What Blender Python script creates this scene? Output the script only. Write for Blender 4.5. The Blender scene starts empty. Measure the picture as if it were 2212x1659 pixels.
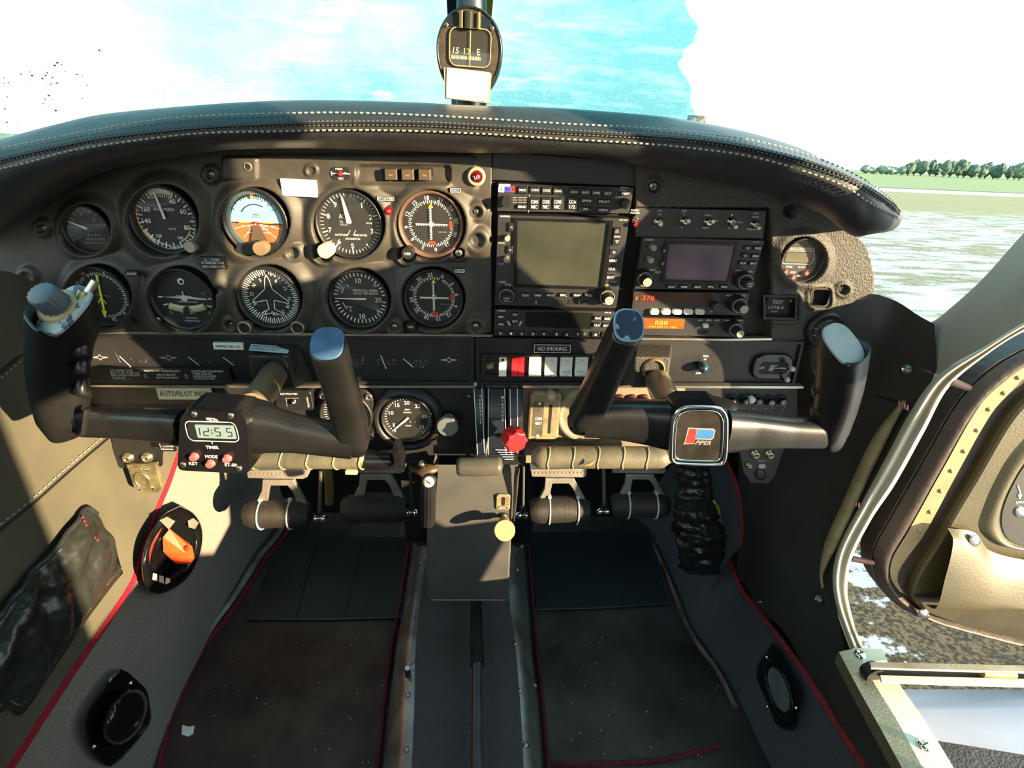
import bpy, math, random
from mathutils import Vector as V, Matrix, noise
random.seed(7)
SC = bpy.context.scene
COL = SC.collection
R = math.radians
# ------------------------------------------------------------------ camera
F = 1150.0; PITCH = R(26.2); ROLL = R(1.8); YAW = R(1.5)
CAM = V((.03, -.67, .95))
fw = V((math.sin(YAW)*math.cos(PITCH), math.cos(YAW)*math.cos(PITCH), -math.sin(PITCH)))
r0 = V((math.cos(YAW), -math.sin(YAW), 0)); u0 = r0.cross(fw)
rt = r0*math.cos(ROLL)+u0*math.sin(ROLL); up = u0*math.cos(ROLL)-r0*math.sin(ROLL)
cd = bpy.data.cameras.new('camera'); co = bpy.data.objects.new('camera', cd); COL.objects.link(co)
cd.sensor_fit = 'HORIZONTAL'; cd.sensor_width = 36; cd.lens = 36*F/2212; cd.clip_start = .01; cd.clip_end = 5000
mw = Matrix.Identity(4)
for i in range(3):
    mw[i][0] = rt[i]; mw[i][1] = up[i]; mw[i][2] = -fw[i]; mw[i][3] = CAM[i]
co.matrix_world = mw; SC.camera = co

def ray(x, y): return fw*F+rt*(x-1106)-up*(y-829.5)
def hit(x, y, v, ax):
    d = ray(x, y); return CAM+d*((v-CAM[ax])/d[ax])
def A(x, y, Y=0): return hit(x, y, Y, 1)      # a measured point on an upright plane across the cabin
def FZ(x, y, Z=0): return hit(x, y, Z, 2)     # on a level plane
def SX(x, y, X): return hit(x, y, X, 0)       # on a side plane
def dep(p): return (p-CAM).dot(fw)

# ------------------------------------------------------------------ materials
def lin(c): return tuple(((v/255)/12.92 if v/255 <= .04045 else ((v/255+.055)/1.055)**2.4) for v in c)+(1,)
_m = {}
def mat(name, col=(128, 128, 128), rough=.5, metal=0, bump=0, bs=200, col2=None, cs=20, emit=0, sheen=0, spec=.5, coat=0, trans=0, det=3, lo=.35, hi=.65, rvar=0, stretch=None, dist=.002):
    if name in _m: return _m[name]
    if max(col) < 130 and not name.startswith(('far_', 'lcd_', 'badge', 'ink', 'flaked', 'door', 'yoke', 'dial_')): col = tuple(c*1.26 for c in col); col2 = col2 and tuple(min(200, c*1.26) for c in col2)
    m = bpy.data.materials.new(name); m.use_nodes = True; nt = m.node_tree; N = nt.nodes; L = nt.links
    b = N['Principled BSDF']
    b.inputs['Base Color'].default_value = lin(col); b.inputs['Roughness'].default_value = rough
    b.inputs['Metallic'].default_value = metal; b.inputs['Specular IOR Level'].default_value = spec
    b.inputs['Coat Weight'].default_value = coat; b.inputs['Sheen Weight'].default_value = sheen
    b.inputs['Transmission Weight'].default_value = trans
    tc = N.new('ShaderNodeTexCoord'); src = tc.outputs['Object']
    if stretch:
        mp = N.new('ShaderNodeMapping'); mp.inputs['Scale'].default_value = stretch; L.new(src, mp.inputs[0]); src = mp.outputs[0]
    if col2 is None: col2 = tuple(min(255, c*1.14+3) for c in col)
    n = N.new('ShaderNodeTexNoise'); n.inputs['Scale'].default_value = cs; n.inputs['Detail'].default_value = det
    L.new(src, n.inputs['Vector'])
    cr = N.new('ShaderNodeValToRGB'); cr.color_ramp.elements[0].position = lo; cr.color_ramp.elements[1].position = hi
    cr.color_ramp.elements[0].color = lin(col); cr.color_ramp.elements[1].color = lin(col2)
    L.new(n.outputs['Fac'], cr.inputs['Fac']); L.new(cr.outputs['Color'], b.inputs['Base Color'])
    if rvar:
        mr = N.new('ShaderNodeMapRange'); mr.inputs[3].default_value = rough-rvar; mr.inputs[4].default_value = rough+rvar
        L.new(n.outputs['Fac'], mr.inputs[0]); L.new(mr.outputs[0], b.inputs['Roughness'])
    if bump:
        n2 = N.new('ShaderNodeTexNoise'); n2.inputs['Scale'].default_value = bs; n2.inputs['Detail'].default_value = 2
        L.new(src, n2.inputs['Vector'])
        bp = N.new('ShaderNodeBump'); bp.inputs['Strength'].default_value = bump; bp.inputs['Distance'].default_value = dist
        L.new(n2.outputs['Fac'], bp.inputs['Height']); L.new(bp.outputs[0], b.inputs['Normal'])
    if emit:
        L.new(cr.outputs['Color'], b.inputs['Emission Color']); b.inputs['Emission Strength'].default_value = emit
    _m[name] = m; return m

def glass_mat(name, tint=(255, 255, 255), gloss=.05, dust=.016, dcol=(200, 195, 180), rough=.03):
    if name in _m: return _m[name]
    m = bpy.data.materials.new(name); m.use_nodes = True; N = m.node_tree.nodes; L = m.node_tree.links; N.clear()
    o = N.new('ShaderNodeOutputMaterial'); t = N.new('ShaderNodeBsdfTransparent'); t.inputs[0].default_value = lin(tint)
    d = N.new('ShaderNodeBsdfDiffuse'); d.inputs[0].default_value = lin(dcol)
    g = N.new('ShaderNodeBsdfGlossy'); g.inputs['Roughness'].default_value = rough
    n = N.new('ShaderNodeTexNoise'); n.inputs['Scale'].default_value = 60; n.inputs['Detail'].default_value = 4
    tc = N.new('ShaderNodeTexCoord'); L.new(tc.outputs['Object'], n.inputs['Vector'])
    mr = N.new('ShaderNodeMapRange'); mr.inputs[3].default_value = dust*.4; mr.inputs[4].default_value = dust*1.6; L.new(n.outputs['Fac'], mr.inputs[0])
    a = N.new('ShaderNodeMixShader'); L.new(mr.outputs[0], a.inputs[0]); L.new(t.outputs[0], a.inputs[1]); L.new(d.outputs[0], a.inputs[2])
    fr = N.new('ShaderNodeLayerWeight'); fr.inputs[0].default_value = .5; pw = N.new('ShaderNodeMath'); pw.operation = 'POWER'; pw.inputs[1].default_value = 5; L.new(fr.outputs['Facing'], pw.inputs[0])
    mm = N.new('ShaderNodeMath'); mm.operation = 'MULTIPLY_ADD'; mm.inputs[1].default_value = .9; mm.inputs[2].default_value = gloss; mm.use_clamp = True
    L.new(pw.outputs[0], mm.inputs[0])
    c = N.new('ShaderNodeMixShader'); L.new(mm.outputs[0], c.inputs[0]); L.new(a.outputs[0], c.inputs[1]); L.new(g.outputs[0], c.inputs[2])
    L.new(c.outputs[0], o.inputs[0]); _m[name] = m; return m

# ------------------------------------------------------------------ mesh builder
def rr(w, h, r, n=5, cx=0, cy=0):
    """rounded rectangle outline, counter-clockwise"""
    r = min(r, w/2-1e-6, h/2-1e-6)
    if r <= 0: return [(cx-w/2, cy-h/2), (cx+w/2, cy-h/2), (cx+w/2, cy+h/2), (cx-w/2, cy+h/2)]
    o = []
    for (sx, sy, a0) in ((1, -1, -90), (1, 1, 0), (-1, 1, 90), (-1, -1, 180)):
        for i in range(n+1):
            a = R(a0+90*i/n); o.append((cx+sx*(w/2-r)+r*math.cos(a), cy+sy*(h/2-r)+r*math.sin(a)))
    return o
def circ(r, n=32, cx=0, cy=0, ry=None):
    ry = ry or r
    return [(cx+r*math.cos(2*math.pi*i/n), cy+ry*math.sin(2*math.pi*i/n)) for i in range(n)]
def inset(pts, d):
    n = len(pts); out = []
    ar = sum(pts[i][0]*pts[(i+1) % n][1]-pts[(i+1) % n][0]*pts[i][1] for i in range(n))
    sg = 1 if ar > 0 else -1
    for i in range(n):
        p0, p1, p2 = pts[i-1], pts[i], pts[(i+1) % n]
        a = V((p1[0]-p0[0], p1[1]-p0[1])); b = V((p2[0]-p1[0], p2[1]-p1[1]))
        if a.length < 1e-9 or b.length < 1e-9: out.append(p1); continue
        a.normalize(); b.normalize(); m = V((-a.y-b.y, a.x+b.x))*sg
        if m.length < 1e-6: out.append(p1); continue
        m.normalize(); k = d/max(.4, m.dot(V((-a.y, a.x))*sg)); out.append((p1[0]+m.x*k, p1[1]+m.y*k))
    return out
_txt = {}
def glyphs(s, bold=0, shear=0):
    k = (s, bold, shear)
    if k in _txt: return _txt[k]
    cu = bpy.data.curves.new('t', 'FONT'); cu.body = s; cu.size = 1; cu.align_x = 'CENTER'; cu.align_y = 'CENTER'; cu.resolution_u = 2
    cu.offset = bold; cu.shear = shear
    o = bpy.data.objects.new('t', cu); COL.objects.link(o)
    dg = bpy.context.evaluated_depsgraph_get(); me = bpy.data.meshes.new_from_object(o.evaluated_get(dg))
    vs = [(v.co.x, v.co.y) for v in me.vertices]; fs = [tuple(p.vertices) for p in me.polygons]
    bpy.data.objects.remove(o); bpy.data.curves.remove(cu); bpy.data.meshes.remove(me)
    if vs:
        y0 = min(v[1] for v in vs); y1 = max(v[1] for v in vs); x0 = min(v[0] for v in vs); x1 = max(v[0] for v in vs)
        vs = [(v[0]-(x0+x1)/2, v[1]-(y0+y1)/2) for v in vs]; w, h = x1-x0, y1-y0
    else: w = h = 1
    _txt[k] = (vs, fs, w, h); return _txt[k]

class Thing:
    def __init__(s, o, loc): s.o = o; s.loc = loc
def props(o, label=None, cat=None, group=None, kind=None):
    if label: o['label'] = label
    if cat: o['category'] = cat
    if group: o['group'] = group
    if kind: o['kind'] = kind
    return o
def thing(name, label, cat, loc, group=None):
    o = bpy.data.objects.new(name, None); COL.objects.link(o); o.location = loc; o.empty_display_size = .02
    props(o, label, cat, group); return Thing(o, V(loc))

class M:
    def __init__(s): s.v = []; s.f = []; s.mi = []; s.sm = []; s.mats = []
    def add(s, vs, fs, m, smooth=False):
        if m not in s.mats: s.mats.append(m)
        k = s.mats.index(m); b = len(s.v); s.v += [V(v) for v in vs]
        for f in fs: s.f.append(tuple(b+i for i in f)); s.mi.append(k); s.sm.append(smooth)
        return s
    def prism(s, T, pts, h0, h1, m, bev=0, hb=None, back=False):
        """outline pts (u,v) raised from height h0 to h1; bev = inset (outline units), hb = bevel height (metres)"""
        n = len(pts); vs = []; 
        hb = hb if hb is not None else (abs(h1-h0)*.5 if bev else 0)
        rings = [(pts, h0)]
        if bev: rings += [(pts, h1-hb), (inset(pts, bev*.35), h1-hb*.3), (inset(pts, bev), h1)]
        else: rings += [(pts, h1)]
        for pp, h in rings: vs += [T(u, v, h) for u, v in pp]
        fs = []
        for k in range(len(rings)-1):
            for i in range(n): j = (i+1) % n; fs.append((k*n+i, k*n+j, (k+1)*n+j, (k+1)*n+i))
        s.add(vs, fs, m, False)
        s.add(vs[-n:], [tuple(range(n))], m, False)
        if back: s.add(vs[:n], [tuple(reversed(range(n)))], m, False)
        return s
    def flat(s, T, pts, h, m): return s.add([T(u, v, h) for u, v in pts], [tuple(range(len(pts)))], m)
    def ringp(s, T, po, pi, h0, h1, m, hi=None):
        """frame between outline po and pi (same count), raised h0..h1, inner wall down to hi"""
        n = len(po); hi = h0 if hi is None else hi
        vs = [T(u, v, h0) for u, v in po]+[T(u, v, h1) for u, v in po]+[T(u, v, h1) for u, v in pi]+[T(u, v, hi) for u, v in pi]
        fs = [(k*n+i, k*n+(i+1) % n, (k+1)*n+(i+1) % n, (k+1)*n+i) for k in range(3) for i in range(n)]
        return s.add(vs, fs, m)
    def lathe(s, T, prof, m, n=32, cx=0, cy=0, smooth=True, cap=True, flute=0, nf=12):
        vs = []
        for r, h in prof:
            for i in range(n):
                a = 2*math.pi*i/n; q = r*(1+flute*math.cos(nf*a)) if flute else r
                vs.append(T(cx+q*math.cos(a), cy+q*math.sin(a), h))
        fs = [(k*n+i, k*n+(i+1) % n, (k+1)*n+(i+1) % n, (k+1)*n+i) for k in range(len(prof)-1) for i in range(n)]
        s.add(vs, fs, m, smooth)
        if cap: s.add(vs[-n:], [tuple(range(n))], m)
        return s
    def line(s, T, pts, w, h, m, closed=False):
        n = len(pts)
        for i in range(n if closed else n-1):
            a = V(pts[i]); b = V(pts[(i+1) % n]); d = b-a
            if d.length < 1e-9: continue
            d.normalize(); p = V((-d.y, d.x))*w/2; e = d*w*.3
            s.flat(T, [tuple(a-p-e), tuple(b-p+e), tuple(b+p+e), tuple(a+p-e)], h, m)
        return s
    def ticks(s, T, r0, r1, a0, a1, n, w, m, h=.0005, skip=None, cx=0, cy=0):
        for i in range(n):
            if skip and i % skip == 0: continue
            a = R(a0+(a1-a0)*i/(n-1)); c, q = math.sin(a), math.cos(a)
            s.line(T, [(cx+c*r0, cy+q*r0), (cx+c*r1, cy+q*r1)], w*1.2, h, m)
        return s
    def arc(s, T, r0, r1, a0, a1, m, h=.0005, n=24, cx=0, cy=0):
        vs = []
        for i in range(n+1):
            a = R(a0+(a1-a0)*i/n)
            vs += [T(cx+math.sin(a)*r0, cy+math.cos(a)*r0, h), T(cx+math.sin(a)*r1, cy+math.cos(a)*r1, h)]
        return s.add(vs, [(2*i, 2*i+1, 2*i+3, 2*i+2) for i in range(n)], m)
    def text(s, T, txt, cx, cy, size, m, h=.0006, rot=0, w=None, bold=0, shear=0, al=0):
        vs, fs, tw, th = glyphs(txt, bold, shear)
        sx = size*1.38; sy = size*1.38
        if w: sx = w/tw
        c, q = math.cos(R(rot)), math.sin(R(rot)); ox = al*tw/2*sx
        return s.add([T(cx+(x*sx+ox)*c-y*sy*q, cy+(x*sx+ox)*q+y*sy*c, h) for x, y in vs], fs, m)
    def dialnum(s, T, txt, ang, r, size, m, h=.0006, spin=0, cx=0, cy=0, bold=.014):
        a = R(ang); return s.text(T, txt, cx+math.sin(a)*r, cy+math.cos(a)*r, size, m, h, rot=spin, bold=bold)
    def tube(s, pts, rad, m, n=10, cap=True, smooth=True, sq=1, closed=False, upv=None):
        """pts world; rad scalar or list; sq = flatten ratio"""
        P = [V(p) for p in pts]; k = len(P); rs = rad if isinstance(rad, (list, tuple)) else [rad]*k
        prev = None; vs = []
        for i in range(k):
            if closed: t = P[(i+1) % k]-P[i-1]
            else: t = P[min(i+1, k-1)]-P[max(i-1, 0)]
            t.normalize()
            if prev is None:
                a = V(upv) if upv else (V((0, 0, 1)) if abs(t.z) < .9 else V((0, 1, 0)))
                x = a-t*a.dot(t)
            else: x = prev-t*prev.dot(t)
            x.normalize(); prev = x; y = t.cross(x)
            for j in range(n):
                a = 2*math.pi*j/n; vs.append(P[i]+x*rs[i]*math.cos(a)+y*rs[i]*sq*math.sin(a))
        fs = [(i*n+j, i*n+(j+1) % n, ((i+1) % k)*n+(j+1) % n, ((i+1) % k)*n+j) for i in range(k if closed else k-1) for j in range(n)]
        s.add(vs, fs, m, smooth)
        if cap and not closed: s.add(vs[:n], [tuple(reversed(range(n)))], m); s.add(vs[-n:], [tuple(range(n))], m)
        return s
    def sweep(s, secs, m, smooth=True, cap=True):
        """list of rings (world points, same count)"""
        n = len(secs[0]); vs = [p for q in secs for p in q]
        fs = [(i*n+j, i*n+(j+1) % n, (i+1)*n+(j+1) % n, (i+1)*n+j) for i in range(len(secs)-1) for j in range(n)]
        s.add(vs, fs, m, smooth)
        if cap: s.add(secs[0], [tuple(reversed(range(n)))], m); s.add(secs[-1], [tuple(range(n))], m)
        return s
    def grid(s, rows, m, smooth=True):
        n = len(rows[0]); vs = [p for q in rows for p in q]
        return s.add(vs, [(i*n+j, i*n+j+1, (i+1)*n+j+1, (i+1)*n+j) for i in range(len(rows)-1) for j in range(n-1)], m, smooth)
    def box(s, c, d, m, rz=0, T=None):
        x, y, z = d[0]/2, d[1]/2, d[2]/2; c = V(c); mr = T or Matrix.Rotation(rz, 3, 'Z')
        vs = [c+mr@V((a*x, b*y, e*z)) for a in (-1, 1) for b in (-1, 1) for e in (-1, 1)]
        return s.add(vs, [(0, 1, 3, 2), (4, 6, 7, 5), (0, 4, 5, 1), (2, 3, 7, 6), (0, 2, 6, 4), (1, 5, 7, 3)], m)
    def build(s, name, parent=None, label=None, cat=None, group=None, kind=None, solid=0, bevel=0, weld=False):
        me = bpy.data.meshes.new(name)
        if parent is None:
            n = max(1, len(s.v)); mn = [min(v[i] for v in s.v) for i in range(3)]; mx = [max(v[i] for v in s.v) for i in range(3)]
            loc = V(((mn[0]+mx[0])/2, (mn[1]+mx[1])/2, mn[2]))
            off = loc
        else:
            off = parent.loc; loc = V((0, 0, 0))
        me.from_pydata([tuple(v-off) for v in s.v], [], s.f)
        for m in s.mats: me.materials.append(m)
        me.polygons.foreach_set('material_index', s.mi); me.polygons.foreach_set('use_smooth', s.sm); me.update()
        o = bpy.data.objects.new(name, me); COL.objects.link(o); o.location = loc
        if parent is not None: o.parent = parent.o
        if solid:
            md = o.modifiers.new('s', 'SOLIDIFY'); md.thickness = solid; md.offset = -1
        if bevel:
            md = o.modifiers.new('b', 'BEVEL'); md.width = bevel; md.segments = 2; md.limit_method = 'ANGLE'
        props(o, label, cat, group, kind)
        return Thing(o, off)

# frames: each maps (u, v, h) to the world; u right, v up, h towards the seats
def pf(cx, cy, Y=0, hs=None, rot=0):
    """face of something on the panel: u,v counted in photo pixels round a measured point"""
    if hs is None: hs = .012
    k = (cx-1033)/(3165-cy); c, q = math.cos(R(rot)), math.sin(R(rot))
    def T(u, v, h=0):
        a = u*c-v*q; b = u*q+v*c
        p = A(cx+a+b*k, cy-b+a*hs, Y); return V((p.x, p.y-h, p.z))
    return T
def wf(cx, cy, Y=0, rot=0, unit=None):
    """true circle frame on the panel round a measured point"""
    o = A(cx, cy, Y); s = unit or dep(o)/F; c, q = math.cos(R(rot)), math.sin(R(rot))
    def T(u, v, h=0): return V((o.x+(u*c-v*q)*s, o.y-h, o.z+(u*q+v*c)*s))
    T.o = o; T.s = s; return T
def fr(o, ex, ey, unit=1):
    ex = V(ex).normalized(); ey = V(ey); ey = (ey-ex*ey.dot(ex)).normalized(); ez = ex.cross(ey); o = V(o)
    def T(u, v, h=0): return o+ex*u*unit+ey*v*unit+ez*h
    T.o = o; T.s = unit; T.ax = (ex, ey, ez); return T
def spl(pts, n):
    """smooth resample of a polyline of tuples into n points, even in index length"""
    P = [V(p) for p in pts]
    L = [0]
    for i in range(1, len(P)): L.append(L[-1]+(P[i]-P[i-1]).length)
    out = []
    for k in range(n):
        d = L[-1]*k/(n-1); i = 0
        while i < len(P)-2 and L[i+1] < d: i += 1
        t = (d-L[i])/max(1e-9, L[i+1]-L[i])
        p0 = P[max(i-1, 0)]; p1 = P[i]; p2 = P[i+1]; p3 = P[min(i+2, len(P)-1)]
        l = L[i+1]-L[i]
        m1 = (p2-p0)*(l/max(1e-9, (p2-p1).length+(p1-p0).length)) if i > 0 else (p2-p1)
        m2 = (p3-p1)*(l/max(1e-9, (p3-p2).length+(p2-p1).length)) if i < len(P)-2 else (p2-p1)
        t2, t3 = t*t, t*t*t
        out.append(p1*(2*t3-3*t2+1)+m1*(t3-2*t2+t)+p2*(-2*t3+3*t2)+m2*(t3-t2))
    return out
def loft(rows, nu, nv):
    """rows of world points -> nv x nu smooth grid"""
    rs = [spl(r, nu) for r in rows]; cols = [spl([r[i] for r in rs], nv) for i in range(nu)]
    return [[cols[i][j] for i in range(nu)] for j in range(nv)]
def interp(pts, x):
    if x <= pts[0][0]: return pts[0][1]
    for a, b in zip(pts, pts[1:]):
        if x <= b[0]: return a[1]+(b[1]-a[1])*(x-a[0])/(b[0]-a[0])
    return pts[-1][1]
def screw(parent, T, r=4, h=.001, m=None, cx=0, cy=0, name='screw', label=None):
    a = M(); m = m or SCREW
    a.lathe(T, [(r, h-.001), (r, h+.0004), (r*.75, h+.0011), (.01, h+.0012)], m, 14, cx, cy)
    for q in (0, 90):
        c, s_ = math.cos(R(q+20))*r*.55, math.sin(R(q+20))*r*.55
        a.line(T, [(cx-c, cy-s_), (cx+c, cy+s_)], r*.22, h+.00135, BLACK)
    return a.build(name, parent, label=label)

# palette
BLACK = mat('black_plastic', (20, 20, 21), .45, bump=.15, bs=900, rvar=.08)
GLOSSB = mat('gloss_black', (14, 14, 16), .22, col2=(20, 20, 22), rvar=.06, spec=.6)
MOULD = mat('moulded_cover', (41, 39, 35), .5, bump=.35, bs=1400, col2=(50, 47, 42), cs=30, rvar=.06, dist=.0006)
CRACKLE = mat('crackle_black', (38, 37, 34), .55, bump=1.0, bs=520, col2=(50, 48, 43), cs=400, dist=.0012)
PANELB = mat('panel_black', (27, 27, 28), .42, bump=.15, bs=1200, rvar=.08)
DIAL = mat('dial_black', (16, 18, 20), .6)
WHITE = mat('ink_white', (222, 220, 208), .6)
INKDIM = mat('ink_grey', (150, 148, 140), .6)
ALU = mat('aluminium', (190, 184, 170), .32, .9, bump=.1, bs=300, rvar=.1)
ALUD = mat('dull_aluminium', (120, 112, 106), .45, .75, bump=.2, bs=120, col2=(150, 140, 130), cs=14, rvar=.12)
CHROME = mat('chrome', (225, 222, 215), .12, 1.0)
SCREW = mat('screw_steel', (120, 118, 112), .3, .9)
RED = mat('red_plastic', (190, 26, 34), .4, rvar=.08)
ORANGE = mat('orange_plastic', (235, 74, 32), .38, rvar=.05)
LEATHER = mat('black_leather', (30, 32, 35), .4, bump=.5, bs=420, col2=(36, 38, 41), cs=60, rvar=.07, dist=.0008)
WALLC = mat('wall_vinyl', (66, 64, 54), .55, bump=.3, bs=500, col2=(76, 73, 61), cs=9, dist=.001)
THREAD = mat('thread', (156, 147, 128), .8)
PAPER = mat('label_paper', (240, 238, 226), .6)
YEL = mat('yellow_ink', (226, 214, 40), .5)
ORI = mat('orange_ink', (226, 60, 24), .5)
GRN = mat('green_ink', (50, 130, 70), .5)
AMB = mat('amber_ink', (214, 160, 60), .5)
GLASS = glass_mat('gauge_glass')
# ------------------------------------------------------------------ round instruments
def gauge(name, label, cx, cy, r, draw, Y=.004, glass=True, rim=None, rot=0, group=None):
    T = wf(cx, cy, Y, rot); t = thing(name, label, 'instrument', T.o, group)
    bz = M().lathe(T, [(r*1.05, -.006), (r*1.05, .006), (r*1.02, .009), (r*.97, .009), (r*.93, .006), (r*.915, .0005)], rim or BLACK, 56, cap=False); bz = bz.build('bezel', t)
    d = M(); d.lathe(T, [(r*.93, -.004), (r*.93, 0)], DIAL, 56)
    draw(d, T, t, r)
    d.build('dial_face', t)
    if glass: M().flat(T, circ(r*.935, 48), .0058, GLASS).build('glass', bz)
    return t, T
def needle(t, T, ang, r1, r0, w, m=WHITE, h=.003, name='needle', taper=.5, hub=0):
    a = R(ang); c, s = math.sin(a), math.cos(a); px, py = s, -c
    pts = [(c*r0+px*w/2, s*r0+py*w/2), (c*r0-px*w/2, s*r0-py*w/2), (c*r1*.9-px*w*taper/2, s*r1*.9-py*w*taper/2), (c*r1, s*r1), (c*r1*.9+px*w*taper/2, s*r1*.9+py*w*taper/2)]
    b = M().prism(T, pts, h, h+.0006, m)
    if hub: b.prism(T, circ(hub, 16), h, h+.001, BLACK if m is WHITE else m)
    return b.build(name, t)
def knob(t, cx, cy, r, L, Y=0, m=None, top=None, flute=.03, name='knob', label=None, txt=None, base=None, tm=None):
    T = wf(cx, cy, Y-L, 0); m = m or BLACK; b = M()
    b.lathe(T, [(r*.9, -L), (r, -L*.8), (r, -.001), (r*.94, 0)], m, 40, cap=True, flute=flute, nf=18)
    if top: b.prism(T, circ(r*.9, 28), -.0002, .0003, top)
    if base: b.lathe(T, [(base, -L), (base, -L*.55), (base*.93, -L*.5)], m, 32, flute=.02, nf=24)
    if txt: b.text(T, txt, 0, 0, r*.45, tm or WHITE, .0006, rot=0)
    return b.build(name, t, label=label)

def d_suction(d, T, t, r):
    for k, (a, s_) in enumerate(((-62, '2'), (-8, '4'), (48, '6'))): d.text(T, s_, math.sin(R(a))*r*.55-(5), math.cos(R(a))*r*.6, 9, INKDIM)
    d.ticks(T, r*.68, r*.88, -75, 75, 9, 1.1, INKDIM)
    d.text(T, 'G Y R O', 6, -13, 5, INKDIM, w=26); d.text(T, 'SUCTION', 6, -22, 5.5, INKDIM, w=38); d.text(T, 'INCHES OF MERCURY', 6, -30, 3, INKDIM, w=50)
    needle(t, T, -67, r*.82, 2, 4.2)
gauge('suction_gauge', 'small dark round gyro suction gauge at the far left end of the panel', 194, 494, 50, d_suction)

def d_asi(d, T, t, r):
    for i, (tx, a) in enumerate((('40', 30), ('60', 66), ('80', 112), ('100', 152), ('120', 215), ('140', 265), ('160', 298))):
        big = 10 if len(tx) == 2 or tx in ('140', '160') else 6.5
        d.dialnum(T, tx, a, r*.62, big, WHITE)
    d.ticks(T, r*.72, r*.88, 25, 330, 19, 2.2, WHITE); d.ticks(T, r*.8, r*.88, 33, 322, 18, 1.3, WHITE)
    d.arc(T, r*.855, r*.9, 225, 290, AMB, .0004); d.arc(T, r*.85, r*.9, 110, 215, INKDIM, .0003); d.arc(T, r*.8, r*.845, 140, 220, GRN, .0004)
    d.arc(T, r*.78, r*.92, 185, 245, mat('dial_cream', (186, 182, 160), .6), .0003); d.arc(T, r*.76, r*.92, -25, 22, mat('dial_cream'), .0003)
    d.ticks(T, r*.66, r*.75, -22, 20, 9, 1, WHITE)
    d.text(T, 'AIRSPEED', 0, r*.3, 6.5, WHITE, w=44); d.text(T, 'KTS', 8, -r*.28, 4.5, WHITE, w=14); d.text(T, '+20', -24, 44, 3.5, WHITE); d.text(T, '-20', 18, 44, 3.5, WHITE)
    d.arc(T, r*.7, r*.74, 118, 158, mat('dial_cream'), .0005)
    needle(t, T, -9, r*.86, 2, 5.5)
a, T = gauge('airspeed_indicator', 'black airspeed indicator with a yellow arc and white needle pointing up', 360, 474, 70, d_asi)
knob(a, 409, 534, 12.5, .014, 0, m=mat('grey_knob', (120, 108, 98), .5), flute=0)

def d_att(d, T, t, r):
    sky = mat('horizon_sky', (120, 178, 190), .55); gr = mat('horizon_earth', (165, 84, 40), .55)
    up_ = [(math.cos(R(a))*r*.82, math.sin(R(a))*r*.82-4) for a in range(0, 181, 8)]
    d.flat(T, up_, .0006, sky); d.flat(T, [(-r*.82, -4)]+[(math.cos(R(a))*r*.82, math.sin(R(a))*r*.82-4) for a in range(188, 361, 8)], .0005, gr)
    d.ringp(T, circ(r*.93, 48), circ(r*.82, 48), .0006, .0035, mat('bezel_grey', (45, 62, 70), .5))
    for a in (-60, -45, -30, -20, -10, 10, 20, 30, 45, 60): d.ticks(T, r*.72, r*.83, a, a+.01, 2, 1.5, WHITE, .0037)
    d.arc(T, r*.5, r*.53, -58, 30, BLACK, .0012)
    d.flat(T, [(-4, r*.84), (4, r*.84), (0, r*.7)], .0038, ORI)
    d.flat(T, [(-4, r*.78), (4, r*.78), (2, r*.7), (-2, r*.7)], .0039, AMB)
    d.line(T, [(-r*.82, -1), (r*.82, -1)], 1.5, .0009, WHITE)
    for k, w in ((-10, 34), (-16, 20), (-24, 26)): d.line(T, [(-w, k), (w, k)], 1.4, .0009, WHITE)
    for s_ in (-1, 1):
        d.line(T, [(s_*3, -5), (s_*r*.5, -34)], 1.2, .0009, WHITE); d.line(T, [(s_*3, -5), (s_*r*.75, -16)], 1.2, .0009, WHITE)
    d.text(T, '10', 0, 14, 4, BLACK, .001, w=12); d.line(T, [(-9, 9), (9, 9)], 1, .0009, BLACK)
    M().flat(T, [(-7, -8), (7, -8), (22, -r*.78), (-22, -r*.78)], .0042, mat('mask_brown', (58, 44, 34), .6)).text(T, 'SOF-HORIZON', 0, -r*.62, 3.2, WHITE, .0045, w=26).build('pedestal_mask', t)
    p = M(); 
    for s_ in (-1, 1): p.prism(T, [(s_*a_, b_) for a_, b_ in ((12, -3), (36, -3), (36, 0), (12, 0))], .004, .0046, AMB)
    p.prism(T, circ(3, 12, 0, -1.5), .004, .0046, ORI); p.arc(T, 7, 9, 100, 260, ORI, .0046); p.build('aircraft_bar', t)
a, T = gauge('attitude_indicator', 'attitude indicator with a pale blue sky half and orange brown earth half', 556, 478, 68, d_att, Y=.003)
pb = M(); P_ = pf(556, 478, -.006)
pb.prism(P_, [(-62, -66), (-50, -48), (50, -46), (56, -58), (30, -70), (-38, -74)], -.003, .0008, BLACK, 2, .0008).build('cage_plate', a)
knob(a, 560, 538, 15, .016, -.006, m=mat('bronze_knob', (92, 76, 58), .5), flute=.02)

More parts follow.
